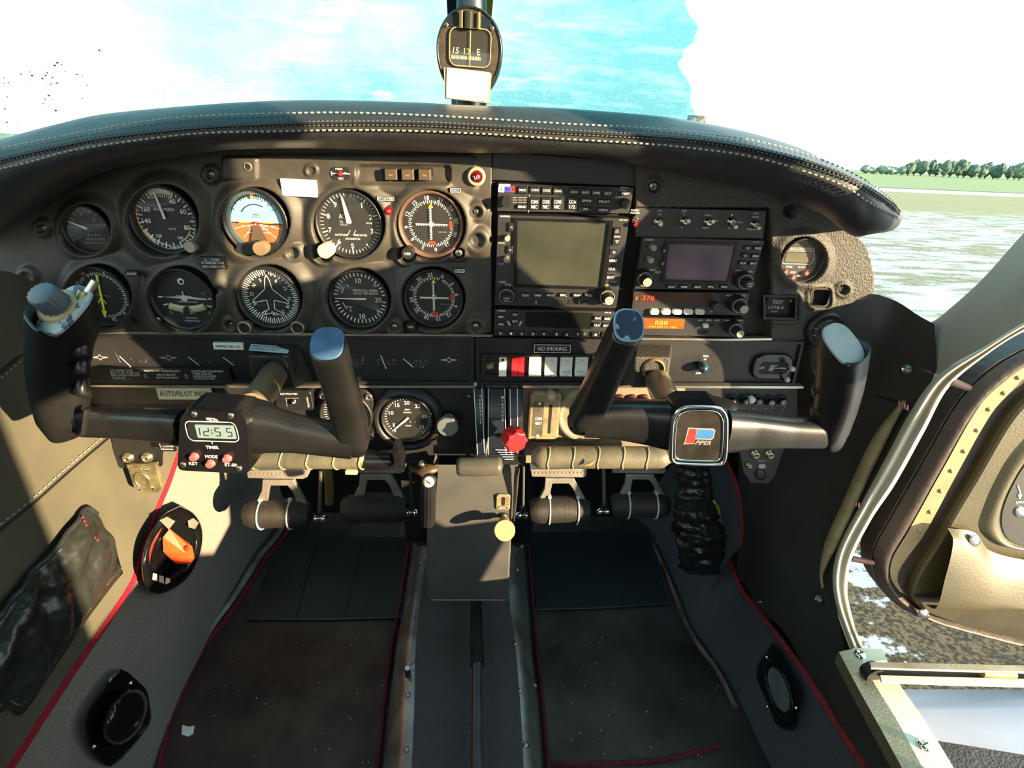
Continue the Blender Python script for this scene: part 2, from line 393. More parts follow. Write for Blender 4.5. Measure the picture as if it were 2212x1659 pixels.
def d_alt(d, T, t, r):
    for i in range(10):
        if i == 4 or i == 0: continue
        d.dialnum(T, str(i), 36*i-0, r*.68, 10.5, WHITE)
    d.ticks(T, r*.82, r*.91, 0, 360, 51, 1.1, WHITE, skip=5); d.ticks(T, r*.76, r*.91, 0, 360, 11, 2, WHITE)
    d.text(T, 'ALT', -14, 15, 9.5, WHITE, w=18, bold=.01); d.line(T, [(-22, 5), (-6, 5)], 1, .0005, WHITE); d.text(T, 'FEET', -14, 1, 3.4, INKDIM, w=16); d.line(T, [(-22, -3), (-6, -3)], 1, .0005, WHITE)
    d.text(T, 'ALTITUDE', -22, -24, 4.3, WHITE, w=28); d.text(T, 'REPORTER', 20, -24, 4.3, WHITE, w=28); d.text(T, 'UNCALIBRATED', 2, -32, 4, WHITE, w=32)
    d.prism(T, rr(16, 8, 1, 2, r*.58, 2), .0003, .0006, BLACK); d.text(T, '29.92', r*.58, 2, 3.5, WHITE, .0008, w=13)
    for q in (-1, 1): d.line(T, [(q*6-2, -24), (q*6+4, -14)], 1.3, .0005, WHITE)
    needle(t, T, -11, r*.84, 2, 11, h=.0035, name='needle', taper=.35); needle(t, T, -16, r*.5, 0, 4, mat('ink_cream', (190, 184, 160), .6), h=.0022)
a, T = gauge('altimeter', 'altimeter with a broad white needle near zero, big numerals 1 to 9', 757, 483, 70, d_alt)
knob(a, 701, 543, 16, .02, 0, m=mat('cream_knob', (196, 180, 142), .5), flute=.02, label='pale cream setting knob')

NAVROSE = ['0', '3', '6', '9', '12', '15', '18', '21', '24', '27', '30', '33']
def rose(d, T, r, off, size, names=NAVROSE, r1=.8, tk=.66, m=WHITE, spin=True, num=True, w=1.1):
    if num:
        for i, n in enumerate(names):
            a = off+30*i
            if n: d.dialnum(T, n, a, r*r1, size, m, spin=-a if spin else 0)
    d.ticks(T, r*tk, r*(tk+.055), off, off+360, 73, w, m, skip=2); d.ticks(T, r*(tk-.035), r*(tk+.055), off, off+360, 37, w*1.3, m)
def d_nav(off):
    def f(d, T, t, r):
        rose(d, T, r, off, 8.5)
        d.line(T, [(-r*.52, 0), (r*.52, 0)], 1.4, .0004, INKDIM)
        d.line(T, [(0, -r*.5), (0, r*.5)], 1.4, .0004, INKDIM)
        for i in range(-6, 7):
            if i: d.prism(T, circ(1.2, 8, i*r*.08, -3), .0004, .0007, WHITE); d.prism(T, circ(1.2, 8, -3, i*r*.08), .0004, .0007, WHITE)
        d.flat(T, [(-5, r*.5), (5, r*.5), (0, r*.64)], .0006, YEL)
        d.flat(T, rr(15, 8, 1, 2, 0, -r*.6), .0006, ORI); d.line(T, [(-5, -r*.6), (5, -r*.6)], 1.4, .0008, BLACK)
        d.flat(T, rr(7, 14, 1, 2, r*.62, 0), .0006, ORI); d.line(T, [(r*.62, -5), (r*.62, 5)], 1.4, .0008, BLACK)
        d.text(T, 'GLIDE SLOPE', r*.34, -r*.24, 2.6, INKDIM, w=18); d.arc(T, 4, 5.4, 0, 360, WHITE, .0007, 20)
        M().prism(T, [(-1.2, -r*.44), (1.2, -r*.44), (1.2, r*.48), (-1.2, r*.48)], .003, .0034, WHITE).build('deviation_needle', t)
        M().prism(T, [(-r*.48, -1.2), (r*.46, -1.2), (r*.46, 1.2), (-r*.48, 1.2)], .0022, .0026, WHITE).build('glideslope_needle', t)
    return f
a, T = gauge('course_indicator', 'upper course deviation indicator, its compass ring showing 18 at the top', 932, 484, 68, d_nav(172), rim=mat('brown_bezel', (70, 52, 44), .5))
knob(a, 880, 548, 13, .018, 0, flute=.05, txt='OBS')
screw(a, wf(991, 546, -.002), 8)
a, T = gauge('course_indicator', 'lower course deviation indicator, its compass ring showing 33 at the top', 938, 642, 62, d_nav(22))
knob(a, 887, 706, 10.5, .016, 0, flute=.03, txt='OBS'); screw(a, wf(991, 694, -.002), 6)

def d_adf(d, T, t, r):
    rose(d, T, r, -38, 9, names=['N', '', 'P', '', 'E', '', 'S', '', '', 'W', '', ''], num=False, tk=.72)
    for n, a in (('N', -36), ('33', -66), ('30', -94), ('W', -122), ('24', -158), ('21', 164), ('S', 132), ('15', 104), ('12', 74), ('E', 44), ('6', 14)): d.dialnum(T, n, a, r*.86, 8, WHITE if a < 40 or a > 100 else INKDIM, spin=-a)
    d.line(T, [(-14, 0), (14, 0)], 1.4, .0004, INKDIM); d.text(T, 'ADF', 0, -r*.55, 3, INKDIM)
    b = M(); b.prism(T, [(-2.2, -r*.5), (-2.2, r*.72), (2.2, r*.72), (2.2, -r*.5)], .003, .0035, YEL); b.prism(T, [(-6, -r*.52), (6, -r*.52), (0, -r*.76)], .003, .0036, YEL)
    for s_ in (-1, 1): b.line(T, [(0, -2), (s_*8, -16)], 2, .0037, YEL)
    o = b.build('needle', t)
a, T = gauge('radio_compass', 'black radio compass dial with a yellow needle, behind the left yoke horn', 222, 638, 64, d_adf, rot=-6)
knob(a, 276, 692, 9, .012, 0)

def d_turn(d, T, t, r):
    d.text(T, 'TURN COORDINATOR', 4, -8, 3.6, WHITE, w=44); d.text(T, '2 MIN', 4, -r*.5, 5, WHITE, w=18); d.text(T, 'NO PITCH', 4, -r*.68, 3.6, WHITE, w=24); d.text(T, 'INFORMATION', 4, -r*.78, 3.6, WHITE, w=32)
    d.text(T, 'L', -36, -32, 7, WHITE); d.text(T, 'R', 46, -32, 7, INKDIM)
    for x, y, a in ((-52, 2, 0), (54, 0, 0), (-45, -15, 18), (48, -17, -18)):
        c, s_ = math.cos(R(a)), math.sin(R(a)); d.line(T, [(x-4*c, y-4*s_), (x+4*c, y+4*s_)], 3, .0005, WHITE)
    d.prism(T, circ(7, 20, 0, r*.56), .0003, .0009, WHITE); d.prism(T, circ(4, 12, 1, r*.55), .0009, .0012, DIAL)
    d.line(T, [(38, 14), (44, 14), (44, 10), (38, 10)], .8, .0005, INKDIM, closed=True)
    b = M(); b.prism(T, [(-44, 3), (-4, 0), (0, -5), (6, 0), (48, -2), (48, 1), (8, 5), (1.5, 6), (1.2, 16), (-1.2, 16), (-1.5, 6), (-6, 5)], .002, .003, mat('ink_cream')); b.prism(T, circ(7, 16, 1, 1), .0022, .0034, mat('ink_cream')); b.line(T, [(-15, 6.5), (17, 6)], 1.6, .003, mat('ink_cream')); b.build('aircraft_symbol', t)
    tb = M(); n = 14; pts = []
    for i in range(n+1): u = -38+76*i/n; pts.append((u+4, -16-7*(1-(u/38)**2)))
    tb.tube([T(u, v, .0035) for u, v in pts], 8*T.s, mat('tube_fluid', (170, 160, 120), .15, col2=(200, 190, 150)), 12, sq=.5)
    k = tb.build('inclinometer', t); bl = M(); bl.lathe(T, [(7.5, .004), (7.5, .0075), (5, .0085)], BLACK, 20, 4, -23); bl.build('ball', t)
    for u in (-5, 13): M().line(T, [(u, -15), (u, -31)], 1.4, .009, INKDIM).build('lubber_mark', t)
a, T = gauge('turn_coordinator', 'turn coordinator with a small cream aeroplane symbol above a level ball tube', 400, 644, 66, d_turn)
screw(a, wf(343, 690, -.001), 6); screw(a, wf(465, 690, -.001), 6)

def d_hdg(d, T, t, r):
    d.ticks(T, r*.76, r*.92, 0, 360, 73, 1.5, WHITE, skip=2); d.ticks(T, r*.72, r*.92, 0, 360, 37, 2, WHITE)
    for n, a in (('6', 26), ('3', -24), ('N', -52), ('33', -82), ('30', -112), ('27', -152), ('24', 176), ('21', 148), ('18', 122), ('15', 95), ('12', 60)): d.dialnum(T, n, a, r*.6, 7.5, WHITE, spin=-a)
    d.flat(T, [(-4, r*.98), (4, r*.98), (0, r*.84)], .0012, WHITE)
    pl = [(0, 50), (5, 38), (8, 18), (38, -8), (38, -13), (8, -6), (6, -26), (24, -36), (23, -40), (4, -36), (0, -32)]
    b = M().line(T, pl+[(-x, y) for x, y in reversed(pl)], 1.7, .003, WHITE); b.build('aircraft_symbol', t)
a, T = gauge('heading_indicator', 'heading indicator with a white outline of an aeroplane in the middle', 585, 641, 66, d_hdg)
for x in (527, 642):
    TT = wf(x, 709, -.016); M().lathe(TT, [(10, -.016), (12, -.012), (15, -.003), (15, 0), (12, .001), (11, -.001)], mat('worn_alu_knob', (150, 140, 125), .35, .8), 28, cap=False).lathe(TT, [(11, -.002), (10, -.0005)], BLACK, 24).build('knob', a)

def d_vsi(d, T, t, r):
    d.ticks(T, r*.78, r*.92, -90, 90, 21, 2, WHITE); d.ticks(T, r*.78, r*.92, -90, -270, 21, 2, WHITE)
    d.dialnum(T, '10', 0, r*.62, 11, WHITE); d.dialnum(T, '10', 178, r*.66, 11, WHITE); d.text(T, '20', r*.62, -3, 11, WHITE); d.dialnum(T, '15', 50, r*.72, 6, WHITE); d.dialnum(T, '15', 128, r*.75, 6, WHITE)
    d.dialnum(T, '5', -42, r*.58, 6, WHITE); d.dialnum(T, '5', -140, r*.58, 6, WHITE)
    d.text(T, 'VERTICAL SPEED', 13, 17, 5.6, WHITE, w=54); d.text(T, '100 FEET PER MINUTE', 13, 10.5, 4.3, WHITE, w=54); d.text(T, 'UP', -r*.62, 22, 4, WHITE); d.text(T, 'DOWN', -r*.42, -20, 4, WHITE, w=14)
    d.arc(T, r*.62, r*.645, -75, -52, WHITE, .0005); d.arc(T, r*.62, r*.645, -128, -105, WHITE, .0005)
    needle(t, T, -90, r*.9, -14, 3.6, hub=0)
a, T = gauge('vertical_speed_indicator', 'vertical speed indicator, its white needle lying level at the left', 778, 644, 62, d_vsi)

def d_tacho(d, T, t, r):
    for n, a in (('5', -122), ('10', -72), ('15', -34), ('20', 0), ('25', 38), ('30', 84), ('35', 128)): d.dialnum(T, n, a, r*.68, 9, WHITE)
    d.text(T, '0', -r*.55, -r*.62, 7, WHITE); d.ticks(T, r*.84, r*.94, -134, 140, 36, 1.6, WHITE)
    d.text(T, 'RPM', 0, 20, 4.5, WHITE, w=10); d.text(T, 'HUNDREDS', 0, 13, 3.5, WHITE, w=18); d.text(T, 'HOURS', 0, -20, 3.6, WHITE, w=12)
    for i in range(4): d.prism(T, rr(7.5, 8, .5, 2, -6+i*11, -10), .0003, .0006, BLACK); d.text(T, '8' if i < 3 else '1', -6+i*11, -10, 4.5, INKDIM, .0008)
    needle(t, T, -133, r*.8, -3, 4.6)
a, T = gauge('tachometer', 'black tachometer numbered 5 to 35 at the bottom centre of the panel', 881, 902, 54, d_tacho, Y=0)
M().lathe(T, [(78, -.002), (74, .005), (66, .009), (60, .006), (57, -.002)], PANELB, 48, 0, -5, cap=False).build('mounting_ring', a)

def d_clk(d, T, t, r):
    for i in range(10): d.dialnum(T, str(i), 36*i-14, r*.66, 8.5, WHITE)
    d.ticks(T, r*.8, r*.92, 0, 360, 51, 1.1, WHITE); d.text(T, 'ALT', -12, 12, 7, WHITE); needle(t, T, -30, r*.7, 0, 5)
a, T = gauge('standby_altimeter', 'black altimeter half hidden behind the inner horn of the left yoke', 750, 893, 54, d_clk, Y=-.004)
mb = M().prism(wf(750, 893, 0), rr(118, 122, 26, 5), -.002, .003, BLACK, 3, .001); mb.build('mounting_plate', a)
for x, y in ((698, 855), (797, 857), (702, 942), (800, 942)):
    M().lathe(wf(x, y, -.003), [(8, 0), (8, .003), (5, .004), (4, .001)], SCREW, 16, cap=True).build('screw', a)
# ------------------------------------------------------------------ cabin shell
CARPET = mat('grey_carpet', (102, 88, 82), .95, bump=1, bs=900, col2=(122, 107, 98), cs=500, det=2, dist=.002, sheen=.2)
FLOORC = mat('floor_carpet', (54, 45, 42), .95, bump=1, bs=700, col2=(96, 84, 76), cs=9, det=8, lo=.3, hi=.7, dist=.002)
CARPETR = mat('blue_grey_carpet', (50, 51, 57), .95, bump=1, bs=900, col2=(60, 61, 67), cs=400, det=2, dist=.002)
PIPING = mat('red_piping', (176, 18, 44), .85, bump=.8, bs=700, col2=(140, 12, 34), cs=300)
PIPED = mat('dark_red_piping', (92, 22, 36), .9, bump=.8, bs=700, col2=(70, 18, 28), cs=60)
LEATHW = mat('side_wall_leather', (36, 36, 33), .5, bump=.35, bs=420, col2=(43, 43, 38), cs=8, rvar=.06, dist=.0008)
CREAM = mat('cream_paint', (205, 196, 172), .4, col2=(222, 214, 192), cs=12, rvar=.1)
BEIGE = mat('beige_pillar', (150, 142, 128), .5, col2=(162, 154, 138), cs=6, bump=.1, bs=300)
WORN = mat('worn_cover_strip', (150, 134, 96), .5, bump=.3, bs=90, col2=(120, 106, 74), cs=40)
DARKW = mat('firewall_black', (12, 12, 14), .8)

M().grid([[V((x, y, 0)) for x in (-.56, .56)] for y in (-1.9, .55)], FLOORC).build('floor', kind='structure', solid=.01)
M().grid([[V((-.6, .46, z)), V((.6, .46, z))] for z in (-.02, .86)], DARKW).build('wall_front', kind='structure', solid=.01)

# left side: padded wall above the red piping, carpeted side below it
PIPL = [(-260, 2080), (-120, 1868), (20, 1659), (150, 1460), (283, 1262), (305, 1200), (335, 1110), (360, 1050), (378, 1000), (398, 950), (420, 905)]
XL = -.556
pipL = [SX(x, y, XL) for x, y in PIPL]
pipL = [V((XL, -1.2, .14)), V((XL, -.8, .17))]+pipL
top = [V((XL-.01, -1.2, .80)), V((XL-.01, -.7, .80)), V((XL-.005, -.3, .802)), SX(-30, 580, XL), SX(30, 590, XL+.005), SX(90, 620, XL), SX(140, 680, XL+.01), SX(190, 716, XL+.01), SX(260, 730, XL), V((XL, .40, .62))]
midr = [V((XL, -1.2, .5)), V((XL, -.6, .5)), V((XL, -.2, .52)), V((XL, 0, .52)), V((XL, .2, .5)), V((XL, .40, .46))]
M().grid(loft([top, midr, pipL], 60, 24), WALLC).build('wall_left', kind='structure')
b = M(); b.tube(spl(pipL[1:], 90), .0052, PIPING, 8); b.build('trim_1', kind='structure')
flL = [V((-.51, -1.2, 0)), V((-.513, -.6, 0)), FZ(330, 1659), FZ(400, 1490), FZ(480, 1335), FZ(560, 1190), FZ(600, 1130), V((-.53, .46, 0))]
mid_ = [V((-.535, -1.2, .08)), V((-.535, -.5, .1)), V((-.535, 0, .15)), V((-.54, .2, .2)), V((-.545, .46, .25))]
M().grid(loft([pipL, mid_, flL], 60, 16), CARPET).build('wall_left_kick', kind='structure', label=None)
# right side
XR = .53
PIPR = [(1525, 900), (1548, 960), (1575, 1010), (1592, 1050), (1603, 1100), (1606, 1150), (1600, 1180), (1572, 1196), (1582, 1226), (1600, 1270), (1640, 1322), (1700, 1400), (1750, 1470), (1800, 1550), (1870, 1659), (1960, 1800)]
pipR = [SX(x, y, XR) for x, y in PIPR]
pipR2 = pipR+[V((XR, -.7, .2)), V((XR, -1.2, .2))]
flR = [V((.40, .46, 0)), FZ(1400, 1140), FZ(1430, 1200), FZ(1468, 1285), FZ(1486, 1335), FZ(1525, 1400), FZ(1575, 1470), FZ(1620, 1560), FZ(1650, 1625), FZ(1690, 1700), V((.52, -.7, 0)), V((.52, -1.2, 0))]
M().grid(loft([pipR2, flR], 70, 10), CARPETR).build('wall_right_kick', kind='structure')
b = M(); b.tube(spl(pipR2, 90), .0058, mat('dull_red_piping', (120, 30, 34), .9, bump=.8, bs=700, col2=(86, 24, 28), cs=60), 8); b.build('trim_2', kind='structure')
rows = [
 [A(1748, 724, 0), A(1810, 668, 0), A(1870, 634, 0), A(1930, 648, -.02), SX(1985, 682, .53), SX(2018, 700, .53)],
 [A(1745, 800, .01), A(1800, 790, .0), SX(1870, 775, .52), SX(1930, 785, .525), SX(1990, 800, .53), SX(2021, 811, .53)],
 [SX(1700, 900, .52), SX(1790, 900, .52), SX(1880, 885, .527), SX(1978, 872, .53)],
 [SX(1620, 960, .52), SX(1760, 985, .522), SX(1850, 975, .527), SX(1930, 962, .53)],
 [SX(1598, 1070, .53), SX(1700, 1090, .524), SX(1790, 1090, .527), SX(1862, 1088, .53)],
 [SX(1592, 1245, .53), SX(1660, 1240, .526), SX(1730, 1232, .528), SX(1802, 1222, .53)],
 [SX(1640, 1322, .53), SX(1690, 1320, .528), SX(1740, 1310, .53), SX(1806, 1300, .53)],
 [SX(1750, 1470, .53), SX(1770, 1455, .53), SX(1800, 1440, .53), SX(1832, 1425, .53)],
 [SX(1870, 1659, .53), SX(1895, 1659, .53), SX(1920, 1659, .53), SX(1950, 1659, .53)],
 [V((.53, -.6, .2)), V((.53, -.6, .24)), V((.53, -.6, .27)), V((.53, -.6, .3))],
 [V((.53, -1.2, .2)), V((.53, -1.2, .24)), V((.53, -1.2, .27)), V((.53, -1.2, .3))]]
rows = [[V((r[0].x+.03, .3, r[0].z+(.0 if k else -.03)))]+r for k, r in enumerate(rows)]
M().grid(loft(rows, 44, 60), LEATHW).build('wall_right', kind='structure')
# seams on the side walls
def stitched(name, pts, gap=.006, off=(0, 0, 0), m=THREAD, n=60, r=.0009):
    b = M(); P = spl(pts, n*2)
    for i in range(0, n*2-1, 2): b.tube([P[i]+V(off), P[i+1]+V(off)], r, m, 5)
    return b
b = stitched('s', [SX(x, y, XL+.002) for x, y in ((-40, 1165), (60, 1085), (150, 1005), (224, 942), (300, 880), (360, 820))], n=46)
P = [SX(x, y, XL+.001) for x, y in ((-40, 1178), (60, 1098), (150, 1018), (224, 955), (300, 893), (360, 833))]
b.tube(spl(P, 30), .0016, BLACK, 6); b.build('trim_3', kind='structure')
b = stitched('s', [SX(x, y, XL+.002) for x, y in ((-40, 850), (0, 818), (67, 762), (130, 715), (190, 690))], n=26)
b.tube(spl([SX(x, y, XL+.001) for x, y in ((-40, 838), (0, 805), (67, 750), (130, 704), (190, 680))], 30), .0018, BLACK, 6); b.build('trim_4', kind='structure')
b = M().tube(spl([SX(x, y, .527) for x, y in ((1700, 985), (1760, 1030), (1840, 1082))], 20), .0012, BLACK, 6)
b.tube(spl([SX(x, y, .527) for x, y in ((1830, 800), (1880, 845), (1945, 872))], 20), .0012, BLACK, 6); b.build('trim_5', kind='structure')
for i, (x, y, a, m_) in enumerate(((1951, 872, 20, mat('pink_stitch', (220, 150, 150), .7)), (1846, 1083, 12, mat('pink_stitch')))):
    b = M()
    for k in range(4): p = SX(x-8+k*6, y-6+k*3, .522); b.tube([p, p+V((0, -.002, -.006))], .001, m_, 5)
    b.build('trim_%d' % (6+i), kind='structure')

# door opening: worn welt, cream frame channel, seal
def strip(rows, m, nu=60, nv=5): return M().grid(loft(rows, nu, nv), m)
welt = [(1957, 868), (1912, 935), (1874, 1009), (1836, 1094), (1798, 1178), (1778, 1240), (1781, 1270)]
b = M(); W = spl([SX(x-4, y, .522) for x, y in welt], 40)
b.tube(W, [max(.002, .0085*min(1, math.sin(math.pi*min(1, (i+2)/26)/1.0) if i < 10 else (1 if i < 30 else (40-i)/10))) for i in range(40)], WORN, 10); b.build('trim_8', kind='structure')
inn = [(2330, 640), (2212, 695), (2130, 745), (2021, 811), (1963, 887), (1912, 983), (1861, 1079), (1810, 1175), (1796, 1238), (1801, 1296), (1820, 1353), (1838, 1400)]
out = [(2330, 655), (2212, 715), (2140, 760), (2050, 836), (1997, 932), (1933, 1047), (1882, 1123), (1838, 1213), (1830, 1277), (1838, 1321), (1852, 1368), (1866, 1400)]
i_ = [SX(x, y, .532) for x, y in inn]; o_ = [SX(x, y, .56) for x, y in out]
m1 = [SX((a[0]*2+c[0])/3, (a[1]*2+c[1])/3, .526) for a, c in zip(inn, out)]; m2 = [SX((a[0]+c[0]*2)/3, (a[1]+c[1]*2)/3, .540) for a, c in zip(inn, out)]; m3 = [SX((a[0]+c[0]*5)/6, (a[1]+c[1]*5)/6, .536) for a, c in zip(inn, out)]
hp = [SX(x+3, y, .572) for x, y in inn[3:]]; hp = [V((.572, .46, 0)), V((.572, .46, .78)), A(1990, 690, .02)*1.0, *hp, V((.572, -.45, .26)), V((.572, -1.9, .26)), V((.572, -1.9, 0))]; hp = [V((.572, p.y, p.z)) for p in hp]
M().add(hp, [tuple(range(len(hp)))], LEATHW).build('wall_right_outer', kind='structure', solid=.004)
strip([i_, m1, m2, m3, o_], CREAM, 80, 18).build('door_1_frame', kind='structure')
# windscreen pillar
rows = [[SX(x, y, .548) for x, y in ((2500, 200), (2330, 385), (2212, 503), (2120, 605), (2050, 668), (2015, 694), (1975, 706))],
        [SX(x, y, .540) for x, y in ((2500, 290), (2330, 440), (2225, 545), (2130, 640), (2060, 690), (2000, 722), (1935, 722))],
        [SX(x, y, .534) for x, y in ((2500, 400), (2330, 520), (2225, 600), (2130, 680), (2060, 735), (1990, 760), (1921, 744))],
        [SX(x, y, .53) for x, y in ((2500, 560), (2330, 640), (2212, 697), (2130, 747), (2060, 785), (2021, 809), (1938, 764))]]
M().grid(loft(rows, 50, 20), BEIGE).build('wall_right_pillar', kind='structure')

# ------------------------------------------------------------------ glareshield
crest = [(-80, 325), (0, 302), (100, 275), (200, 252), (300, 240), (400, 231), (500, 224), (620, 219), (740, 219), (900, 224), (1013, 230), (1150, 234), (1300, 243), (1450, 257), (1600, 283), (1740, 325), (1850, 385), (1905, 421), (1930, 442), (1940, 456)]
st1 = [(-80, 345), (0, 325), (150, 295), (300, 268), (420, 255), (600, 248), (740, 246), (900, 251), (1060, 260), (1220, 270), (1400, 280), (1583, 299), (1694, 322), (1785, 352), (1859, 387), (1915, 425), (1936, 448), (1945, 463)]
st2 = [(-80, 372), (0, 347), (200, 303), (300, 290), (450, 276), (600, 269), (740, 266), (900, 267), (1060, 275), (1220, 285), (1400, 295), (1547, 308), (1694, 337), (1804, 372), (1877, 410), (1925, 443), (1942, 460), (1948, 469)]
st3 = [(-80, 385), (0, 366), (60, 352), (150, 327), (300, 303), (440, 288), (600, 284), (740, 281), (900, 283), (1060, 290), (1200, 299), (1400, 311), (1510, 322), (1620, 338), (1730, 368), (1822, 402), (1877, 438), (1929, 464), (1943, 474), (1948, 477)]
lipm = [(-80, 450), (0, 420), (100, 385), (250, 340), (400, 318), (600, 306), (740, 304), (900, 307), (1060, 313), (1200, 322), (1400, 340), (1600, 375), (1740, 415), (1840, 462), (1900, 485), (1930, 488), (1943, 486)]
lip = [(-80, 520), (0, 492), (50, 468), (110, 428), (188, 384), (266, 360), (360, 343), (486, 325), (600, 321), (740, 322), (900, 327), (1000, 330), (1100, 331), (1250, 339), (1400, 362), (1510, 386), (1640, 415), (1730, 444), (1785, 468), (1848, 511), (1895, 504), (1925, 498), (1934, 493)]
def colX(pts, Y, n=110): # resample in x so that the rows line up
    xe = pts[-1][0]; xs = [xe-(xe+80)*(1-i/(n-1))**1.45 for i in range(n)]; return [(x, interp(pts, x)) for x in xs]
def ss(a, b, x):
    t_ = max(0, min(1, (x-a)/(b-a))); return t_*t_*(3-2*t_)
def smoothY(pts, n=110):
    S = spl([(x, y, 0) for x, y in pts], 400); q = [(v.x, v.y) for v in S]; return colX(q, 0, n)
def roll_y(x, y0): # the padded edge turns away towards the ends
    return y0
GS = {}
rws = []
for nm, pts, Y in (('crest', crest, -.045), ('st1', st1, -.075), ('st2', st2, -.088), ('st3', st3, -.09), ('lipm', lipm, -.078), ('lip', lip, -.045)):
    P = smoothY(pts); row = []
    for i, (x, y) in enumerate(P): k = max(0, (i-96)/13)**2; e_ = ss(1500, 1860, x)*(.0 if nm in ('crest', 'st1') else .03)*(1-min(1, k)*.5); row.append(A(x, y, Y-e_+k*(.035+(-.05-Y)*.6)))
    GS[nm] = row; rws.append(row)
back = []
for dy, dz in ((.40, -.055), (.2, -.02), (.06, .0)): back.append([p+V((p.x*.35*dy/.4*1.0, dy, dz)) for p in GS['crest']])
under = [[p+V((0, .03, .006)) for p in GS['lip']], [p+V((0, .06, .02)) for p in GS['lip']]]
allr = back+rws+under
allr = [[r[0]+V((-.10, .10, -.035))]+r for r in allr]
cols = [spl([r[i] for r in allr], 46) for i in range(111)]
t = thing('glareshield', 'long curved black leather glareshield with three rows of stitching over the panel', 'dashboard cover', GS['lip'][55])
M().grid([[cols[i][j] for i in range(111)] for j in range(46)], LEATHER).build('padded_cover', t)
def seam(row, off, n=170, r=.0009, m=THREAD, duty=2):
    P = spl(row[:-2], n*2); b = M()
    for i in range(0, n*2-1, 2): b.tube([P[i]+V(off), P[i+1]+V(off)], r, m, 5)
    return b
seam(GS['st1'], (0, -.0022, .0012)).build('stitching', t)
seam(GS['st3'], (0, -.0022, 0)).build('stitching', t)
b = seam([p for p in GS['st2']], (0, -.002, .0018), r=.0008, m=mat('dark_thread', (58, 58, 54), .8), n=230)
b2 = seam([p for p in GS['st2']], (0, -.002, -.0018), r=.0008, m=mat('dark_thread'), n=230); b.add(b2.v, b2.f, mat('dark_thread'), True)
b.tube([p+V((0, -.0005, 0)) for p in GS['st2'][:-2]], .0011, BLACK, 6); b.build('stitching', t)

# ------------------------------------------------------------------ panel shells
def mould_panel(name, x0, x1, topf, botf, H, m, Y=0, step=3.2, parent=None, side=.02, topoff=.0):
    nx = int((x1-x0)/step)+1; ymin = min(topf(x) for x in (x0, (x0+x1)/2, x1)); ny = int((botf((x0+x1)/2)-topf((x0+x1)/2))/step)+1
    rows = []
    for j in range(ny+1):
        row = []
        for i in range(nx+1):
            x = x0+(x1-x0)*i/nx; a, c = topf(x), botf(x); y = a+(c-a)*j/ny
            p = A(x, y, Y); row.append(V((p.x, p.y-H(x, y), p.z)))
        rows.append(row)
    edge = [[p+V((0, side, 0)) for p in rows[0]]]+rows+[[p+V((0, side, 0)) for p in rows[-1]]]
    edge = [[r[0]+V((0, side, 0))]+r+[r[-1]+V((0, side, 0))] for r in edge]
    return M().grid(edge, m)
def ss(a, b, x):
    t_ = max(0, min(1, (x-a)/(b-a))); return t_*t_*(3-2*t_)
LG = [(194, 494, 50), (360, 474, 70), (556, 478, 68), (757, 483, 70), (932, 484, 68), (222, 638, 64), (400, 644, 66), (585, 641, 66), (778, 644, 62), (938, 642, 62)]
LH = [(701, 543, 17), (880, 548, 15), (887, 706, 12), (991, 546, 10), (409, 534, 13)]
BUMP = [(458, 376, 12), (675, 368, 10), (95, 492, 12), (1029, 457, 14), (1030, 518, 18), (1028, 705, 14), (853, 706, 12), (500, 700, 12), (414, 622, 10), (62, 598, 14), (475, 625, 9), (635, 545, 14)]
def boxd(x, y, cx, cy, w, h, r):
    qx, qy = abs(x-cx)-w/2+r, abs(y-cy)-h/2+r
    return math.hypot(max(qx, 0), max(qy, 0))+min(max(qx, qy), 0)-r
def HL(x, y):
    h = 0; rim = 0; hole = 0
    for cx, cy, r in LG:
        d = math.hypot(x-cx, y-cy)/r
        if d < 1.7: rim = max(rim, .0095*(1-ss(1.12, 1.62, d)))
        hole = max(hole, 1-ss(1.04, 1.12, d))
    for cx, cy, r in LH:
        d = math.hypot(x-cx, y-cy)/r; hole = max(hole, 1-ss(1.05, 1.4, d)); rim = max(rim, .006*(1-ss(1.4, 2.2, d)))
    h = rim
    for cx, cy, r in BUMP:
        d = math.hypot(x-cx, y-cy)/r
        if d < 2.2: h = max(h, .006*(1-ss(1.2, 2.1, d)))-.006*(1-ss(.6, 1.0, d))
    d = boxd(x, y, 522, 364, 78, 50, 8); h = max(h, .007*(1-ss(-5, 5, d)))
    d = boxd(x, y, 872, 377, 200, 38, 10); h += -.0045*(1-ss(-3, 3, d))+.002*(1-ss(3, 12, d))
    d = boxd(x, y, 790, 376, 480, 84, 16); h = max(h, .0035*(1-ss(-6, 6, d))) if hole < .1 and not boxd(x, y, 872, 377, 200, 38, 10) < 3 else h
    h = h*(1-hole)-.012*hole
    return h+.0002*noise.noise(V((x*.05, y*.05, 0)))
ltop = [(-20, 500), (10, 488), (50, 466), (110, 428), (188, 384), (266, 360), (360, 343), (486, 328), (600, 322), (740, 322), (900, 328), (1000, 331), (1063, 333)]
lbot = [(-20, 575), (0, 588), (40, 597), (75, 610), (105, 640), (130, 680), (160, 705), (190, 713), (400, 714), (700, 716), (1063, 719)]
ltop2 = [(v.x, v.y) for v in spl([(a, b, 0) for a, b in ltop], 200)]; lbot2 = [(v.x, v.y) for v in spl([(a, b, 0) for a, b in lbot], 200)]
panel = thing('instrument_panel', 'moulded dark cover of the flight instrument panel on the pilot side', 'instrument panel', A(540, 700, 0))
mould_panel('cover', -6, 1062, lambda x: interp(ltop2, x)-4, lambda x: interp(lbot2, x), HL, MOULD).build('moulded_cover', panel)
